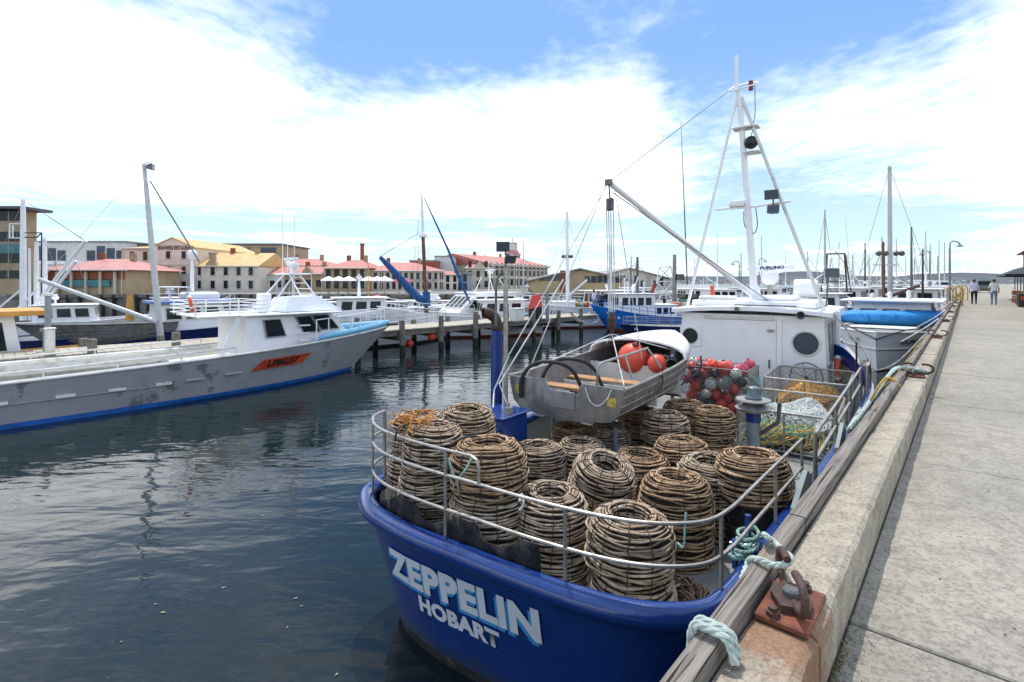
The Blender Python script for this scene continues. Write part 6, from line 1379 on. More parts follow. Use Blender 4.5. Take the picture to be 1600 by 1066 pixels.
m_.tube([(11.9,-1.0,1.88),(11.9,1.0,1.88)], .03, 6); m_.build('stern_platform', M['rust'], gf.r)
m_ = MB(); m_.bev(9.2, 10.6, -1.3, 1.3, 1.35, 1.85, .04); m_.build('stern_locker', M['offwhite'], gf.r)
gloc = il(gf, PIER_H+180)
for (px, y0, y1, r, mm, Y) in ((1381, 470, 378, .09, 'brown_mast', 31), (1391, 462, 260, .16, 'pole_grey', 34)):
    a = gloc(D(px, y0, Y)); a.z = 1.6; m_ = MB(); m_.tube([a, gloc(D(px-1, y1, Y))], [r, r*.7], 10); m_.build('mast', M[mm], gf.r, smooth=True)
for px in (1373, 1384, 1400, 1409): m_ = MB(); m_.ball(gloc(D(px, 396, 32)), .17, 8, 6); m_.build('mast_light', M['steel'], gf.r)
m_ = MB(); m_.tube([gloc(D(1372, 396, 32)), gloc(D(1411, 396, 32))], .03, 6); m_.tube([gloc(D(1364, 414, 32)), gloc(D(1402, 414, 32))], .05, 6); m_.build('crosstree', M['offwhite'], gf.r)
m_ = MB(); m_.tube([gloc(D(1382, 466, 31)), gloc(D(1437, 446, 30))], .09, 8); m_.build('boom', M['rust'], gf.r)
for (p0, p1) in (((1390,262),(1340,440)),((1390,262),(1455,440)),((1381,380),(1345,425)),((1381,380),(1415,430))): gf.wire(gloc(D(*p0,33)), gloc(D(*p1,33)), .012)
for k in range(3): m_ = MB(); m_.lathe([(.11,0),(.11,.22+.1*k),(.05,.3+.1*k)], 12, (4.0+k*.9, -1.1+k*.9, gz)); m_.build('roof_drum', M['offwhite'], gf.r, smooth=True)
ri = D(1383, 497, 26.6); cv = tag(empty('covered_inflatable', (ri.x, ri.y, ri.z), heading(PIER_H+90-41.3*.92)), 'inflatable boat under a bright blue tarpaulin across the round stern', 'inflatable boat')
prof = [(-2.85,.04),(-2.6,.17),(-2.1,.33),(-1.2,.43),(0,.46),(1.2,.48),(2.0,.47),(2.45,.38),(2.65,.14)]; pr = catmull([(x, r, 0) for x, r in prof], 4)
rows = []
for i, p in enumerate(pr):
    rows.append([Vector((p.x, .85*p.y/.44*math.cos(a)*(1+.03*math.sin(7*a+i)), (.40 if math.sin(a) > 0 else .34)*p.y/.44*(abs(math.sin(a))**.6)*(1 if math.sin(a) > 0 else -1)*(1+.05*math.sin(i*1.9)+.03*math.sin(i*3.1+a*4))+.05*math.sin(i*.25))) for a in [2*math.pi*k/20 for k in range(20)]])
m_ = MB(); m_.grid(rows, closed=True); m_.build('tarpaulin', M['coverblue'], cv, smooth=True, auto=80)
for x in (-1.3, 0, 1.2): m_ = MB(); m_.tube([Vector((x, .88*math.cos(a), .36*(abs(math.sin(a))**.6)*(1 if math.sin(a) > 0 else -1))) for a in [2*math.pi*k/20 for k in range(20)]], .012, 5, closed=True); m_.build('lashing', M['sailblue'], cv)
m_ = MB(); 
for x in (-1.6,-.6,.5,1.5): m_.tube([(x,-.3,-.32),(x+.25,-.2,-.62)], .03, 5); m_.tube([(x+.5,-.3,-.32),(x+.25,-.2,-.62)], .03, 5)
m_.build('davit_struts', M['rust'], cv)
# more boats along the pier and in the outer harbour
def pier_boat(label, s, off, L, seed, hull, masts, cabh=2.0, Bm=4.0):
    c = pier_pt(s, off, 0); b = Boat(label, Vector((c.x, c.y, 0)), PIER_H, L, Bm, 1.5, 2.3, hull, M['boot_red'], name='moored_boat', bul=.3)
    z = b.cabin(L*.35, L*.65, Bm*.75, cabh, ns=3, nf=3, nb=2, over=.35)
    for (x, y, h, r, mm) in masts: b.mast(x*L, y, 1.5, h, r, M[mm]); b.wire((x*L, y, h*.97), (L*.95, 0, 2.5), .015); b.wire((x*L, y, h*.97), (.2, 0, 1.8), .015)
    b.radar(L*.5, 0, z); b.clutter(.5, L*.3, 6, 0, seed); b.rail(L*.65, L*.96, .75, n=5); return b
pier_boat('white boat with rusty derrick second along the pier', 48, 3.2, 13, 41, M['white'], ((.45,.3,8.5,.10,'steel'),(.2,-.6,6.5,.08,'rust')))
pier_boat('white boat with pale masts third along the pier', 64, 3.4, 14, 42, M['white2'], ((.5,0,9.5,.10,'white'),(.3,.8,6.5,.06,'alu')))
pier_boat('pale boat with twin poles fourth along the pier', 82, 3.4, 15, 43, M['white'], ((.5,.4,9,.10,'alu'),(.75,-.4,8,.08,'white')))
pier_boat('white boat near the far end of the pier by the lamp posts', 104, 3.6, 15, 44, M['white2'], ((.5,0,11,.12,'white'),(.2,0,8,.10,'steel')))
pier_boat('white boat at the very end of the pier row', 130, 3.6, 16, 45, M['white'], ((.5,0,12,.12,'alu'),))
b = pier_boat('white trawler with rust brown A frame left of the round sterned boat', 50, 8.6, 14, 46, M['white'], ((.55,0,6.5,.10,'offwhite'),))
m_ = MB()
for y in (-1.1, 1.1): m_.tube([(1.0, y, 1.4), (2.2, y*.6, 6.4)], .07, 6); m_.tube([(4.0, y, 1.4), (2.4, y*.6, 6.4)], .05, 6)
m_.tube([(2.2,-.66,6.4),(2.2,.66,6.4)], .07, 6); m_.tube([(1.6,-.9,4.0),(1.6,.9,4.0)], .05, 6); m_.build('a_frame', M['rust'], b.r)
b = quick('teal hulled barge with pallets left of the round sterned boat', 1312, 42, 100, 8, 4.4, 1.9, 2.1, pmat('teal_hull_paint', (.02,.18,.26), .5), M['boot_black'], [], rail=False, clutter=6, seed=51, bul=.2)
b = pier_boat('white boat with a tall alloy mast and spreaders behind the round sterned boat', 40, 8.2, 11, 47, M['white2'], ((.5,0,9.5,.09,'alu'),(.25,.6,6.0,.05,'white'),(.7,-.6,7.2,.03,'white')), 1.7, 3.4)
b = pier_boat('pale trawler with crossed derricks left of the third pier boat', 66, 9.0, 13, 48, M['white'], ((.5,0,8.5,.10,'rust'),(.2,.7,7.0,.08,'offwhite'),(.3,-.7,7.0,.08,'offwhite')))
b.spar((6.5,0,3.0), (1.5,2.2,7.5), .06, M['offwhite']); b.spar((6.5,0,3.0), (1.5,-2.2,7.5), .06, M['offwhite'])
b = pier_boat('white boat with pole lights in the second row off the pier', 86, 9.4, 14, 49, M['white2'], ((.45,0,10.5,.09,'steel'),(.7,.5,8.0,.04,'white'),(.25,-.5,7.5,.04,'white')))
b = pier_boat('grey and white boat farthest out in the second row', 112, 10.0, 15, 50, M['white'], ((.5,0,12,.10,'alu'),(.3,.5,9.5,.05,'steel')))
# outer harbour row behind the wheelhouse
rgo = random.Random(77)
desc = ['white trawler with a low boom', 'white boat with two whip aerials', 'cream boat with orange deck boxes', 'white boat with an alloy mast', 'white launch with a long cabin', 'boat with a dark wheelhouse roof', 'white boat with a thin tall mast', 'grey work boat with drums on deck', 'white boat with a blue boot line', 'pale boat with a derrick mast']
spots = [(1085,70),(1120,64),(1155,82),(1195,66),(1230,90),(1265,72),(1300,62),(1340,80),(1380,96),(1420,110)]
for i, (px, Y) in enumerate(spots):
    wh_ = M['white2'] if i % 3 else M['white']
    b = quick(desc[i]+' in the outer row, '+('first','second','third','fourth','fifth','sixth','seventh','eighth','ninth','tenth')[i]+' from left', px, Y, rgo.choice((80,95,262,275)), rgo.uniform(10,13), 3.8, 1.4, 2.1, wh_ if i != 7 else M['grey_paint'], M['boot_blue'] if i % 2 else M['boot_red'], [dict(x0=4,x1=7.5,w=2.9,h=2.0,ns=3,nf=3,over=.3,roof=(M['roof_dark'] if i == 5 else None))], bul=.25, seed=60+i, clutter=7)
    b.mast(5.5, 0, 3, rgo.uniform(6, 10), .08, M[('alu','white','steel')[i % 3]]); 
    if i % 2: b.wire((5.5,0,6), (.3,0,1.8), .02); b.spar((5.5,0,3.6), (1.5,.4,6.2), .05, M['white'])
    b.mast(4.6, .8, 3.2, rgo.uniform(6, 9), .03, M['white'], 0, 'whip_aerial')
more = [('white boat with a blue awning beyond the pot rack', 405, 50, 262, 'sailblue'), ('white boat with an orange deck box right of the flybridge', 486, 45, 95, 'offwhite'), ('small white cruiser just right of the brown masted ketch', 640, 48, 268, 'white'), ('white boat with a dark roof under the wharf shed', 822, 58, 92, 'roof_dark'), ('white launch behind the people on the blue boat', 950, 57, 265, 'white'), ('pale boat with a cream roof in front of the rear shed', 990, 62, 88, 'cream')]
for i, (lb, px, Y, hd, rm) in enumerate(more):
    b = quick(lb, px, Y, hd, 11, 3.6, 1.25, 1.9, M['white2'] if i % 2 else M['white'], M['boot_blue'] if i % 2 else M['boot_red'], [dict(x0=3.2,x1=7.2,w=2.8,h=1.75,ns=4,nf=3,over=.4,roof=M[rm])], bul=.25, seed=90+i, clutter=6)
    b.mast(5.2, 0, 2.7, (7.5, 9.5, 6.5, 8.5, 9.0, 7.0)[i], .07, M[('alu','white','steel')[i % 3]]); b.mast(4.4, .7, 2.7, 6.2, .025, M['white'], 0, 'whip_aerial'); b.radar(5.6, 0, 3.0); b.wire((5.2,0,6.5), (10.6,0,2.0), .018); b.wire((5.2,0,6.5), (.3,0,1.4), .018)
# long low timber jetty of the outer harbour
oj = tag(empty('outer_jetty', (30, 58, 0), R(0)), 'long low timber jetty crossing the outer harbour behind the boats', 'jetty')
m_ = MB(); m_.bx(-14, 60, 0, 3, 1.2, 1.55); m_.build('deck', M['planks'], oj)
for k in range(25): m_ = MB(); m_.cyl((-13+k*3, 0, -1), (-13+k*3, -.1, 2.1), .18, 7); m_.build('pile', M['weed'], oj)
b = quick('white sports cruiser lying under the hotel facade', 705, 58, 92, 13, 4.0, 1.4, 2.0, M['white2'], M['boot_blue'], [dict(x0=3,x1=9,w=3.2,h=2.0,ns=5,nf=3,rf=1.2,over=.4),dict(x0=4,x1=7,w=2.4,h=.9,z0=3.3,ns=0,nf=0,rf=.5)], bul=.2, seed=52); b.radar(5.5, 0, 4.2); b.mast(5, .3, 4, 8, .04, M['white'])
b = quick('white houseboat with square windows behind the ketch', 690, 50, 268, 11, 3.8, 1.2, 1.6, M['white2'], M['boot_black'], [dict(x0=1.5,x1=8.5,w=3.0,h=2.0,ns=6,nf=2,over=.3)], bul=.2, seed=53, rail=False)
b = quick('white boat with tall thin mast left of the factory', 430, 60, 275, 12, 3.6, 1.4, 2.0, M['white2'], M['boot_red'], [dict(x0=3,x1=7,w=2.8,h=2.0,ns=4,nf=3)], seed=54); b.mast(5, 0, 3, 10.5, .09, M['alu'])
b = quick('yacht with varnished mast near the white umbrellas', 561, 60, 268, 11, 3.2, 1.2, 1.7, M['white2'], M['boot_blue'], [dict(x0=3,x1=6.5,w=2.2,h=1.2,ns=3,nf=2)], seed=55, name='sailing_boat', cat='sailing boat'); b.mast(6, 0, 1.5, 9.5, .11, M['orangecloth']); b.wire((6,0,9.2), (.2,0,1.6), .02); b.wire((6,0,9.2), (10.8,0,1.9), .02)
# ================================================================== ON THE PIER
def rope3(path, r, pitch=None, mat=None):
    P = [Vector(p) for p in path]; pitch = pitch or r*7; m_ = MB(); out = [[], [], []]; up = None; d = 0
    for i, p in enumerate(P):
        t = (P[min(i+1, len(P)-1)]-P[max(i-1, 0)]).normalized()
        if up is None: up = Vector((0,0,1)) if abs(t.z) < .9 else Vector((1,0,0))
        sd_ = t.cross(up).normalized(); up = sd_.cross(t).normalized()
        if i: d += (p-P[i-1]).length
        for k in range(3):
            a = 2*math.pi*(d/pitch+k/3); out[k].append(p+(sd_*math.cos(a)+up*math.sin(a))*r*.5)
    for k in range(3): m_.tube(out[k], r*.58, 6)
    return m_
def resample(P, step):
    out = [P[0]]; acc = 0
    for a, b in zip(P[:-1], P[1:]):
        L = (b-a).length; n = max(1, int(L/step))
        for k in range(1, n+1): out.append(a.lerp(b, k/n))
    return out
def make_cleat():
    t = empty('mooring_cleat')
    m_ = MB(); m_.bev(-.14, .14, -.088, .088, .0, .028, .006); pl = m_.build('base_plate', M['primer'], t)
    for (x, y) in ((-.115,.03),(.115,-.02)):
        m_ = MB(); m_.lathe([(.024,0),(.024,.018),(.016,.02),(.016,.034),(.004,.038)], 6, (x, y, .0285)); m_.build('bolt', M['rust'], pl, smooth=False)
    m_ = MB(); m_.prism([(-.062,-.085,.0285),(.045,-.095,.0285),(.075,-.02,.0285),(.062,.085,.0285),(-.045,.095,.0285),(-.075,.02,.0285)], (0,0,.032)); m_.build('casting', M['rust'], t)
    m_ = MB(); m_.lathe([(.034,.0605),(.034,.082),(.026,.09)], 12); m_.build('boss', M['steel'], t, smooth=True)
    for s in (1, -1):       # two horns, curling outwards across the kerb and back over the middle
        m_ = MB(); m_.tube(catmull([(0, s*.03, .05),(0, s*.10, .055),(0, s*.165, .08),(0, s*.185, .125),(0, s*.16, .168),(0, s*.105, .182),(0, s*.055, .178)], 6), .0165, 10); m_.build('horn', M['rust'], t, smooth=True)
    return t
ord_ = ['nearest', 'second', 'third', 'fourth', 'fifth', 'sixth', 'seventh', 'eighth', 'ninth', 'tenth', 'eleventh', 'twelfth']
proto = make_cleat()
for k, s in enumerate(CLEAT_S[:11]):
    o = proto if k == 0 else copy_tree(proto)
    p = pier_pt(s, .555, DK+.2505); o.location = p; o.rotation_euler = (0, 0, heading(PIER_H))
    if k == 0:
        near_cleat = o
    tag(o, ('rusty twin horned mooring cleat on a red plate nearest the camera' if k == 0 else f'rusty twin horned mooring cleat on the kerb, {ord_[k]} from the camera'), 'mooring cleat', 'mooring cleats along the kerb')
for ch in near_cleat.children:
    if ch.name.split('.')[0] in ('casting', 'horn', 'boss'): ch.rotation_euler = (0, 0, R(-62))
    if ch.name.startswith('base_plate'): ch.scale = (1.2, 1.12, 1)
# mooring lines of the blue boat
c0 = CLEAT_S[0]
hornp = pier_pt(c0+.14, .62, DK+.25+.14)
quarter = zl(1.12, -2.0, 1.55)
l1 = catmull([quarter, zl(1.18,-2.2,1.62), pier_pt(c0+.50, .80, DK+.30), pier_pt(c0+.36, .72, DK+.345), pier_pt(c0+.20, .63, DK+.385), pier_pt(c0+.14, .59, DK+.40), pier_pt(c0+.11, .60, DK+.38), pier_pt(c0+.11, .65, DK+.355), pier_pt(c0+.13, .72, DK+.347), pier_pt(c0+.17, .775, DK+.30), pier_pt(c0+.22, .82, DK+.12), zl(.72, -2.25, 1.45), zl(.98, -2.0, 1.5)], 10)
tag(rope3(resample(l1, .012), .0145).build('mooring_rope', M['rope_pale'], smooth=True), 'pale green mooring rope from the nearest cleat to the stern quarter of the blue boat', 'rope')
# knot of turns on the quarter posts
pts = []
for i in range(90):
    a = i*.42; f = i/90; c = zl(1.12, -2.02, 1.45+.17*f); e = .10+.05*math.sin(i*.37); pts.append(c+zf*(e*1.7*math.cos(a))+zp*(e*.75*math.sin(a)+.02*math.sin(i)))
tag(rope3(resample(catmull(pts, 3), .016), .016).build('rope_turns', M['rope_teal'], smooth=True), 'tangle of grey green rope turned round the blue posts on the stern quarter', 'rope')
for k, (x, d) in enumerate(((1.02, .60), (1.24, .62))):
    a = zl(x, -2.14, 1.47); b = zl(x+.1, -2.30, 1.46-d*1.3); tag(rope3(resample([a, zl(x+.03,-2.25,1.38), b], .015), .013).build('rope_tail', M['rope_pale'], smooth=True), ('left' if k == 0 else 'right')+' of the two rope tails hanging over the blue gunwale', 'rope')
# turns of rope round the timber rail
sw = c0-.52
ring = [(.765, DK+.05), (.772, DK+.25), (.758, DK+.337), (.70, DK+.346), (.648, DK+.338), (.628, DK+.30), (.620, DK+.258)]
ws = tag(empty('rope_wrap', (0,0,0)), 'thick pale green rope wound twice over the timber rail near the bottom edge', 'rope')
for k in range(2):
    P = catmull([pier_pt(sw+k*.036+.02*i/len(ring), y, z+.012) for i, (y, z) in enumerate(ring)], 6); rope3(resample(P, .012), .0165).build('turn', M['rope_pale'], ws, smooth=True)
# lines on the second cleat and further along
def line(label, pts, r, mat, step=.03, n=8):
    tag(rope3(resample(catmull(pts, n), step), r).build('mooring_rope', mat, smooth=True), label, 'rope')
s2 = CLEAT_S[1]
line('pale teal rope hitched over the second cleat and run down to the blue boat', [pier_pt(s2+.05, .42, DK+.30), pier_pt(s2-.02, .55, DK+.36), pier_pt(s2-.04, .76, DK+.36), pier_pt(s2-.5, .86, DK+.26), pier_pt(s2-1.6, 1.15, DK-.3), zl(8.2, -2.62, 1.52)], .028, M['rope_pale'])
line('yellow rope looped over the timber rail before the second cleat', [pier_pt(s2-1.1, .66, DK+.26), pier_pt(s2-1.15, .74, DK+.35), pier_pt(s2-1.2, .85, DK+.30), pier_pt(s2-1.3, 1.1, DK-.25)], .018, M['rope_yellow'])
s3 = CLEAT_S[2]
line('slack white line from the third cleat to the round sterned boat', [pier_pt(s3, .75, DK+.36), pier_pt(s3-.2, 1.6, DK-.6), pier_pt(s3+.3, 3.0, DK-.75), zl(12.8, -2.6, 1.9)], .02, M['rope_white'], .08)
line('long tan line sagging from the third cleat to the bow of the blue boat', [pier_pt(s3+.1, .75, DK+.34), pier_pt(s3-.9, 1.7, DK-1.1), pier_pt(s3-1.5, 3.0, DK-1.2), zl(11.6, -2.55, 2.0)], .022, M['rope_yellow'], .08)
for k in (3, 4, 5, 6, 7):
    line(f'grey mooring line from the {ord_[k]} cleat to its boat', [pier_pt(CLEAT_S[k], .76, DK+.34), pier_pt(CLEAT_S[k]-1.2, 1.1, DK+.05), pier_pt(CLEAT_S[k]-2.6, 1.6, DK-.3)], .022, M['rope_white'], .1, 5)
# moss and dry weed at the foot of the kerb
rg = random.Random(3); m_ = MB()
for k in range(900):
    s = rg.choice((rg.gauss(c0+.10, .22), rg.uniform(1.2, 14))); y = .425-abs(rg.gauss(0, .018 if rg.random() < .7 else .05)); p = pier_pt(s, y, DK-.002); a = rg.uniform(0, 6.28); h = rg.uniform(.004, .016); m_.add([p, p+Vector((.006*math.cos(a), .006*math.sin(a), 0)), p+Vector((rg.uniform(-.012,.012), rg.uniform(-.012,.012), h))], [(0,1,2)])
tag(m_.build('kerb_weeds', pmat('dry_moss', (.16,.14,.055), .9, var=.5, scale=20)), kind='stuff')
m_ = MB()
for k in range(260):
    p = pier_pt(rg.uniform(1.5, 12), rg.uniform(-5, .40), DK+.001); a = rg.uniform(0, 6.28); q_ = rg.uniform(.002, .007); m_.ball(p, q_, 5, 4, (1, 1, .5))
tag(m_.build('grit', pmat('dark_grit', (.10,.09,.075), .9, var=.5, scale=40)), kind='stuff')
# ---------------- people
def person(label, loc, face, shirt, trouser, pose='walk', h=1.76, cat='person'):
    t = tag(empty('person', loc, face), label, 'person')
    k = h/1.76; V = Vector
    w_ = .16 if pose == 'walk' else .02
    J = {'pel': (0,0,.95,.155), 'sp': (0,0,1.12,.145), 'ch': (.01,0,1.32,.165), 'nk': (.0,0,1.49,.065), 'hd0': (.01,0,1.57,.075), 'hd': (.02,0,1.66,.098), 'hdt': (.015,0,1.735,.07),
         'sl': (0,.17,1.42,.075), 'el': (-.06,.245,1.14,.048), 'wl': (.04,.25,.90,.036), 'fl': (.07,.245,.80,.032), 'sr': (0,-.17,1.42,.075), 'er': (.0,-.245,1.14,.048), 'wr': (.10,-.25,.92,.036), 'fr': (.14,-.245,.82,.032),
         'hl': (0,.10,.88,.105), 'kl': (w_*.6,.10,.50,.068), 'al': (w_*.7-.03,.10,.09,.046), 'tl': (w_*.7+.13,.10,.035,.036), 'hr': (0,-.10,.88,.105), 'kr': (-w_*.1,-.10,.50,.068), 'ar': (-w_*1.2,-.10,.09,.046), 'tr': (-w_*1.2+.15,-.10,.035,.036)}
    E = [('pel','sp'),('sp','ch'),('ch','nk'),('nk','hd0'),('hd0','hd'),('hd','hdt'),('ch','sl'),('sl','el'),('el','wl'),('wl','fl'),('ch','sr'),('sr','er'),('er','wr'),('wr','fr'),('pel','hl'),('hl','kl'),('kl','al'),('al','tl'),('pel','hr'),('hr','kr'),('kr','ar'),('ar','tr')]
    ks = list(J); me = bpy.data.meshes.new('body'); me.from_pydata([V(J[q][:3])*k for q in ks], [(ks.index(a), ks.index(b)) for a, b in E], [])
    o = bpy.data.objects.new('body', me); COL.objects.link(o); md = o.modifiers.new('skin', 'SKIN'); 
    for i, q in enumerate(ks):
        sv = me.skin_vertices[0].data[i]; r = J[q][3]*k; sv.radius = (r, r*(.72 if q in ('pel','sp','ch') else 1)) if False else (r, r); sv.use_root = (q == 'pel')
    o.modifiers.new('sub', 'SUBSURF').levels = 1; o.modifiers['sub'].render_levels = 1
    dg_ = bpy.context.evaluated_depsgraph_get(); dg_.update(); m2 = bpy.data.meshes.new_from_object(o.evaluated_get(dg_)); bpy.data.objects.remove(o)
    for mm in (M['skin'], shirt, trouser, M['black']): m2.materials.append(mm)
    for v in m2.vertices: 
        if .9*k < v.co.z < 1.45*k and abs(v.co.y) < .2: v.co.x *= .72
    for p in m2.polygons:
        z = p.center.z/k; y = abs(p.center.y)/k; p.use_smooth = True
        p.material_index = 3 if z < .085 else (2 if z < .96 and y < .215 else (0 if z > 1.49 or (y > .2 and z < (1.20 if 'short' in label else .93)) else 1))
    ob = link('body', m2, t)
    m_ = MB(); m_.ball((-.005*k, 0, 1.695*k), .108*k, 12, 8, (1.0,.92,.95)); m_.build('hair', M['hair'], t, smooth=True); return t
sh_w = pmat('pale_lilac_shirt', (.62,.61,.72), .85, var=.08, scale=8); sh_c = pmat('white_short_shirt', (.74,.73,.68), .85, var=.08, scale=8); tr_b = pmat('black_trousers', (.012,.012,.014), .85); tr_j = pmat('blue_jeans', (.14,.22,.33), .85, var=.2, scale=8)
p = W(1522, 476, DK); person('man in pale long sleeved shirt and black trousers walking away along the pier', p, heading(PIER_H), sh_w, tr_b)
p = W(1553, 477, DK); person('man in white short sleeved shirt and jeans walking away along the pier', p, heading(PIER_H), sh_c, tr_j)
for (px, Y, z, sm, tm, lb, fc) in ((928, 42.6, 1.55, sh_w, tr_j, 'person in a light top standing on the blue boat foredeck', 20), (941, 42.6, 1.35, pmat('dark_jacket', (.02,.02,.03), .8), tr_b, 'person in a dark jacket standing on the blue boat foredeck', 200), (935, 42.7, 1.45, pmat('grey_jersey', (.16,.17,.20), .8), tr_b, 'person in grey half hidden between two others near the blue bow', 100)):
    person(lb, place(px, Y)+Vector((0,0,z)), R(fc), sm, tm, 'stand')
# ---------------- lamps
def lamp(label, base, h, arm=.9, face=0.0, group='street lamps'):
    t = tag(empty('street_lamp', base, face), label, 'street lamp', group)
    m_ = MB(); m_.tube([(0,0,0),(0,0,h*.5),(0,0,h-.6)], [.11,.10,.085], 9); m_.build('post', M['alu_dull'], t, smooth=True)
    m_ = MB(); m_.tube(catmull([(0,0,h-.6),(.05,0,h-.15),(.25,0,h+.05),(arm*.75,0,h),(arm,0,h-.2)], 4), .06, 8); m_.build('swan_neck', M['alu_dull'], t, smooth=True)
    m_ = MB(); m_.lathe([(.07,.0),(.10,-.05),(.30,-.28),(.31,-.32),(.1,-.30)], 14, (arm, 0, h-.18)); m_.build('lamp_shade', M['galv'], t, smooth=True); return t
for (px, ytop, Y, f, lb) in ((1484, 378, 52, 0, 'tall swan neck lamp nearest on the pier edge'), (1453, 393, 62, 180, 'second swan neck lamp facing left behind the boats'), (1155, 409, 80, 180, 'swan neck lamp facing left behind the wheelhouse roof'), (1186, 405, 84, 0, 'swan neck lamp facing right behind the radar'), (985, 416, 92, 0, 'swan neck lamp above the wharf shed roof')):
    b = place(px, Y); zt_ = CAMZ+(HY-ytop)*Y/FPX; lamp(lb, (b.x, b.y, 1.2), zt_-1.2, 1.0, R(f))
# yellow hoop rails on the pier edge
for k, (px, py) in enumerate(((1496, 476), (1506, 468))):
    p = W(px, py, DK+.1); t = tag(empty('yellow_hoop', (p.x, p.y, DK), 0), ('nearer' if k == 0 else 'farther')+' yellow ladder hoop standing on the pier edge', 'hoop')
    for y in (0, .45): m_ = MB(); m_.tube(catmull([(-.32,y,0),(-.32,y,.95),(-.22,y,1.2),(0,y,1.28),(.22,y,1.2),(.32,y,.95),(.32,y,0)], 4), .04, 8); m_.build('hoop_bar', pmat('yellow_paint', (.62,.36,.02), .5), t, smooth=True)
    m_ = MB(); m_.tube([(-.32,0,.6),(.32,0,.6)], .03, 6); m_.build('cross_bar', pmat('yellow_paint', (.62,.36,.02), .5), t)
# ---------------- cars
def car(label, loc, rz, paint, L=4.5, W_=1.8, H=1.55, suv=True):
    t = tag(empty('parked_car', loc, rz), label, 'car'); hw = W_/2
    sec = [(0,.35,.85,.88),(.05,.30,.98,.95),(.9,.28,1.02,1),(1.6,.28,1.04,1),(3.2,.28,1.02,1),(L-.5,.30,.92,.97),(L,.38,.70,.85)]
    rows = [[Vector((x, sg*hw*w_*f, z)) for (sg, f, z) in ((1,.92,zb),(1,1,(zb+zt)/2),(1,.95,zt),(-1,.95,zt),(-1,1,(zb+zt)/2),(-1,.92,zb))] for (x, zb, zt, w_) in sec]
    m_ = MB(); m_.grid(rows, closed=True); m_.add(rows[0], [tuple(range(6))]); m_.add(rows[-1], [tuple(range(6))]); m_.build('body', paint, t, smooth=True, auto=35)
    x0, x1, x2, x3 = (.12,.30,2.7,3.4); m_ = MB(); P = [Vector(v) for v in ((x0,-hw*.90,1.0),(x3,-hw*.90,1.0),(x3,hw*.90,1.0),(x0,hw*.90,1.0),(x1,-hw*.74,H),(x2,-hw*.74,H),(x2,hw*.74,H),(x1,hw*.74,H))]
    m_.add(P, [(4,5,6,7),(0,1,5,4),(1,2,6,5),(2,3,7,6),(3,0,4,7)]); m_.build('cabin', paint, t)
    for q, rng in (([P[3],P[0],P[4],P[7]], ((.08,.92),)), ([P[1],P[2],P[6],P[5]], ((.06,.94),)), ([P[0],P[1],P[5],P[4]], ((.05,.36),(.40,.70),(.73,.9))), ([P[2],P[3],P[7],P[6]], ((.10,.27),(.30,.60),(.64,.95)))):
        for a, b in rng: win_quad(t, q, a, b, .15, .88, .01, M['glass'])
    for x in (.85, L-.9):
        for s in (1,-1):
            m_ = MB(); m_.lathe([(.2,-.1),(.33,-.1),(.34,0),(.33,.1),(.2,.1)], 18, (x, s*(hw-.08), .34), Matrix.Rotation(R(90),4,'X')); wl = m_.build('wheel', M['black'], t, smooth=True)
            m_ = MB(); m_.lathe([(.2,-.11),(.2,.11)], 12, (x, s*(hw-.08), .34), Matrix.Rotation(R(90),4,'X')); m_.build('rim', M['alu'], wl)
    for s in (1,-1): m_ = MB(); m_.bev(-.03, .04, s*hw*.72-.14, s*hw*.72+.14, .72, .90, .02); m_.build('tail_light', M['red'], t)
    m_ = MB(); m_.bev(-.06, .05, -hw*.85, hw*.85, .36, .52, .03); m_.build('bumper', M['black'], t); return t
gp = pmat('green_grey_car_paint', (.10,.11,.085), .3, var=.05, coat=.6); wp = pmat('white_car_paint', (.66,.67,.68), .3, var=.03, coat=.6)
p = W(1538, 458, DK); car('green grey people carrier parked on the pier beyond the two men', (p.x, p.y, DK), heading(PIER_H), gp, H=1.75)
p = W(1514, 456.5, DK); car('white car parked beside the green grey one on the pier', (p.x-1, p.y+3, DK), heading(PIER_H), wp)
# ---------------- café at the right edge
cb = pier_pt(28.5, -3.9, 0); ca = tag(empty('cafe_building', (cb.x, cb.y, DK), heading(PIER_H)), 'dark red waterside café with overhanging eaves at the right edge', 'building')
m_ = MB(); m_.bx(0, 40, -9, 0, 0, 4.15); m_.build('wall', wallmat('maroon_boarding', (.13,.04,.05)), ca)
m_ = MB(); m_.prism([(-.6,.55,4.1),(-.6,-9.7,4.1),(-.6,-4.5,6.4)], (41.2,0,0)); m_.build('roof', M['roof_red'], ca)
for k in range(6): m_ = MB(); m_.bx(1+k*3.2, 3.4+k*3.2, .0, .05, .3, 2.4); m_.build('window', M['glass'], ca)
def umbrella(label, loc, r, h, mat, group=None, rz=0.0, txt=None):
    t = tag(empty('cafe_umbrella', loc, rz), label, 'umbrella', group)
    m_ = MB(); m_.cyl((0,0,0), (0,0,h), .03, 8); m_.build('pole', M['steel'], t)
    m_ = MB(); c = [(r*s, r*q, h-.6) for s, q in ((1,1),(-1,1),(-1,-1),(1,-1))]; m_.add(c+[(0,0,h)]+[(x, y, z-.13) for x, y, z in c], [(0,1,4),(1,2,4),(2,3,4),(3,0,4)]+[(i, (i+1) % 4, 5+(i+1) % 4, 5+i) for i in range(4)]); m_.build('canopy', mat, t)
    m_ = MB(); m_.lathe([(.28,0),(.28,.06),(.05,.1)], 12); m_.build('base', M['steel'], t)
    for k in range(4): a = R(45+90*k); m_ = MB(); m_.cyl((0,0,h-.7), (r*1.35*math.cos(a), r*1.35*math.sin(a), h-.62), .012, 5); m_.build('rib', M['steel'], t)
    return t
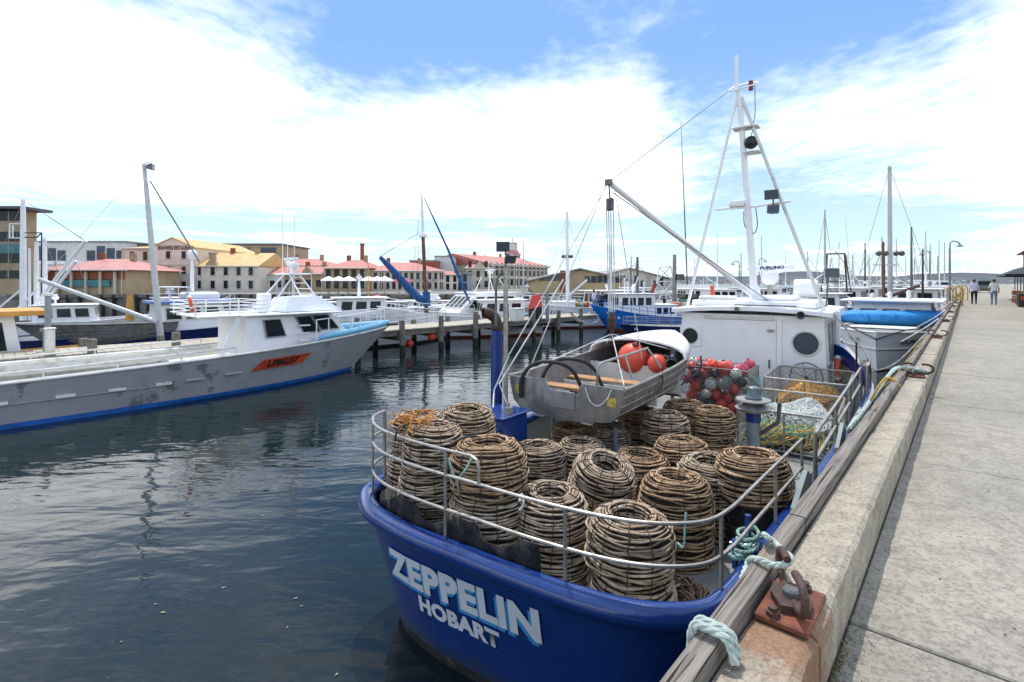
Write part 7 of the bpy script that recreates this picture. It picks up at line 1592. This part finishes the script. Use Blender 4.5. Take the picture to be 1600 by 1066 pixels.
for k in range(5):
    p = pier_pt(51+k*3.4, -3.15, DK); umbrella(f'black café umbrella, {ord_[k]} from the camera in the row along the pier', p, 1.2, 2.75, M['black'], 'black café umbrellas', heading(PIER_H))
def cafe_table(loc, label, rz=0.0):
    t = tag(empty('cafe_table', loc, rz), label, 'table'); m_ = MB(); m_.lathe([(.38,.70),(.38,.73),(.02,.735)], 16); m_.build('top', M['steel'], t); m_ = MB(); m_.cyl((0,0,.02),(0,0,.70),.03,8); m_.build('leg', M['steel'], t); m_ = MB(); m_.lathe([(.24,0),(.24,.02),(.03,.05)], 12); m_.build('foot', M['steel'], t)
def cafe_chair(loc, label, rz):
    t = tag(empty('cafe_chair', loc, rz), label, 'chair', 'café chairs'); w_ = pmat('orange_timber', (.34,.13,.04), .6) if 'ch' not in M else M['ch']; M['ch'] = w_
    m_ = MB(); m_.bev(-.21,.21,-.21,.21,.43,.46,.01); m_.build('seat', w_, t); m_ = MB(); m_.bev(-.21,-.18,-.21,.21,.60,.90,.01); m_.build('backrest', w_, t)
    for x, y in ((-.195,-.19),(-.195,.19),(.19,-.19),(.19,.19)): m_ = MB(); m_.cyl((x,y,0),(x,y,.43 if x > 0 else .60),.018,6); m_.build('leg', w_, t)
for k in range(3):
    p = pier_pt(49+k*3.4, -2.9, DK); cafe_table(p, f'round café table under the black umbrellas, {ord_[k]} from the camera')
    for s in (-.65, .65): cafe_chair(pier_pt(49+k*3.4+s, -2.8, DK), 'orange timber chair at a café table under the black umbrellas', heading(PIER_H)+(0 if s < 0 else math.pi))
for k in range(2):
    p = pier_pt(46+k*1.2, -2.7, DK); t = tag(empty('planter_box', p, heading(PIER_H)), ('front' if k == 0 else 'rear')+' black screen box at the café edge', 'planter'); m_ = MB(); m_.bev(-.3,.3,-.3,.3,0,.85,.03); m_.build('box', M['black'], t); m_ = MB(); m_.bx(-.32,-.301,-.22,.22,.45,.7); m_.build('panel', M['redpanel'], t)
# white market umbrellas on the quay
for k, px in enumerate((513.5, 529, 544.5, 575.5, 589, 601)):
    p = place(px, 78); umbrella(f'white market umbrella on the quay, {ord_[k] if k else "first"} from the left', (p.x, p.y, GZ), 1.15, 2.6, M['white'], 'white market umbrellas', R(20))
for k, px in enumerate((623, 634)):
    p = place(px, 80); umbrella(('left' if k == 0 else 'right')+' of the two pink market umbrellas on the quay', (p.x, p.y, GZ), .9, 2.4, pmat('pink_canvas', (.5,.08,.12), .8), 'pink market umbrellas')
# red tarpaulin bundle with post on the jetty
p = W(826, 501, JZ); rtp = tag(empty('jetty_locker', (p.x+.5, p.y+1.5, JZ)), 'dark locker under a red tarpaulin beside a grey post on the jetty', 'locker')
m_ = MB(); m_.bev(-.45,.45,-.4,.4,0,1.0,.05); m_.build('box', M['black'], rtp); m_ = MB(); m_.add([(-.5,-.45,.7),(.5,-.45,.9),(.5,.45,.9),(-.5,.45,.7),(-.25,-.3,1.6),(.35,-.3,1.75),(.35,.3,1.75),(-.25,.3,1.6)], [(4,5,6,7),(0,1,5,4),(1,2,6,5),(2,3,7,6),(3,0,4,7)]); m_.build('tarpaulin', M['red'], rtp); m_ = MB(); m_.cyl((.85,0,-.1),(.85,0,2.0),.12,10); m_.build('post', M['grey_paint'], rtp)
# hanging mooring ropes at the jetty end
for (a, b, d, lb) in ((W(890,486,JZ+.5), D(921,488,41), .75, 'slack white mooring rope hanging between the last jetty piles'), (W(892,487,JZ+.45), D(936,500,42), .55, 'thin white rope sagging from the jetty end to the bright blue bow')):
    m_ = MB(); m_.tube(sag(a, b, d), .045, 6); tag(m_.build('mooring_rope', M['rope_white'], smooth=True), lb, 'rope')
# ---------------- floating leaves and scum
rg = random.Random(9)
lm = pmat('floating_leaf', (.36,.32,.20), .7, var=.3, scale=30)
for k, (px, py) in enumerate(((243,944),(350,918),(411,806),(453,800),(462,935),(471,947),(526,1054),(189,1003),(449,975+5),(255,957))):
    p = W(px, py, .006); m_ = MB(); a = rg.uniform(0, 6.28); L_ = rg.uniform(.016, .034); M2 = Matrix.Translation(p) @ Matrix.Rotation(a, 4, 'Z')
    m_.add([M2 @ Vector(v) for v in ((-L_,0,0),(-L_*.3,L_*.4,.003),(L_*.6,L_*.3,.002),(L_,0,.006),(L_*.5,-L_*.35,.002),(-L_*.4,-L_*.4,.003),(0,0,.008))], [(6,i,(i+1) % 6) for i in range(6)])
    o = m_.build('floating_leaf', lm); tag(o, 'pale leaf floating on the dark water left of the blue boat', 'leaf', 'leaves floating on the water'); o.modifiers.new('s','SOLIDIFY').thickness = .003
m_ = MB()
for k in range(70):
    p = W(rg.uniform(10, 600), rg.uniform(760, 1060), .004); m_.ball(p, rg.uniform(.002, .005), 5, 4, (1,1,.4))
tag(m_.build('floating_specks', lm), kind='stuff')
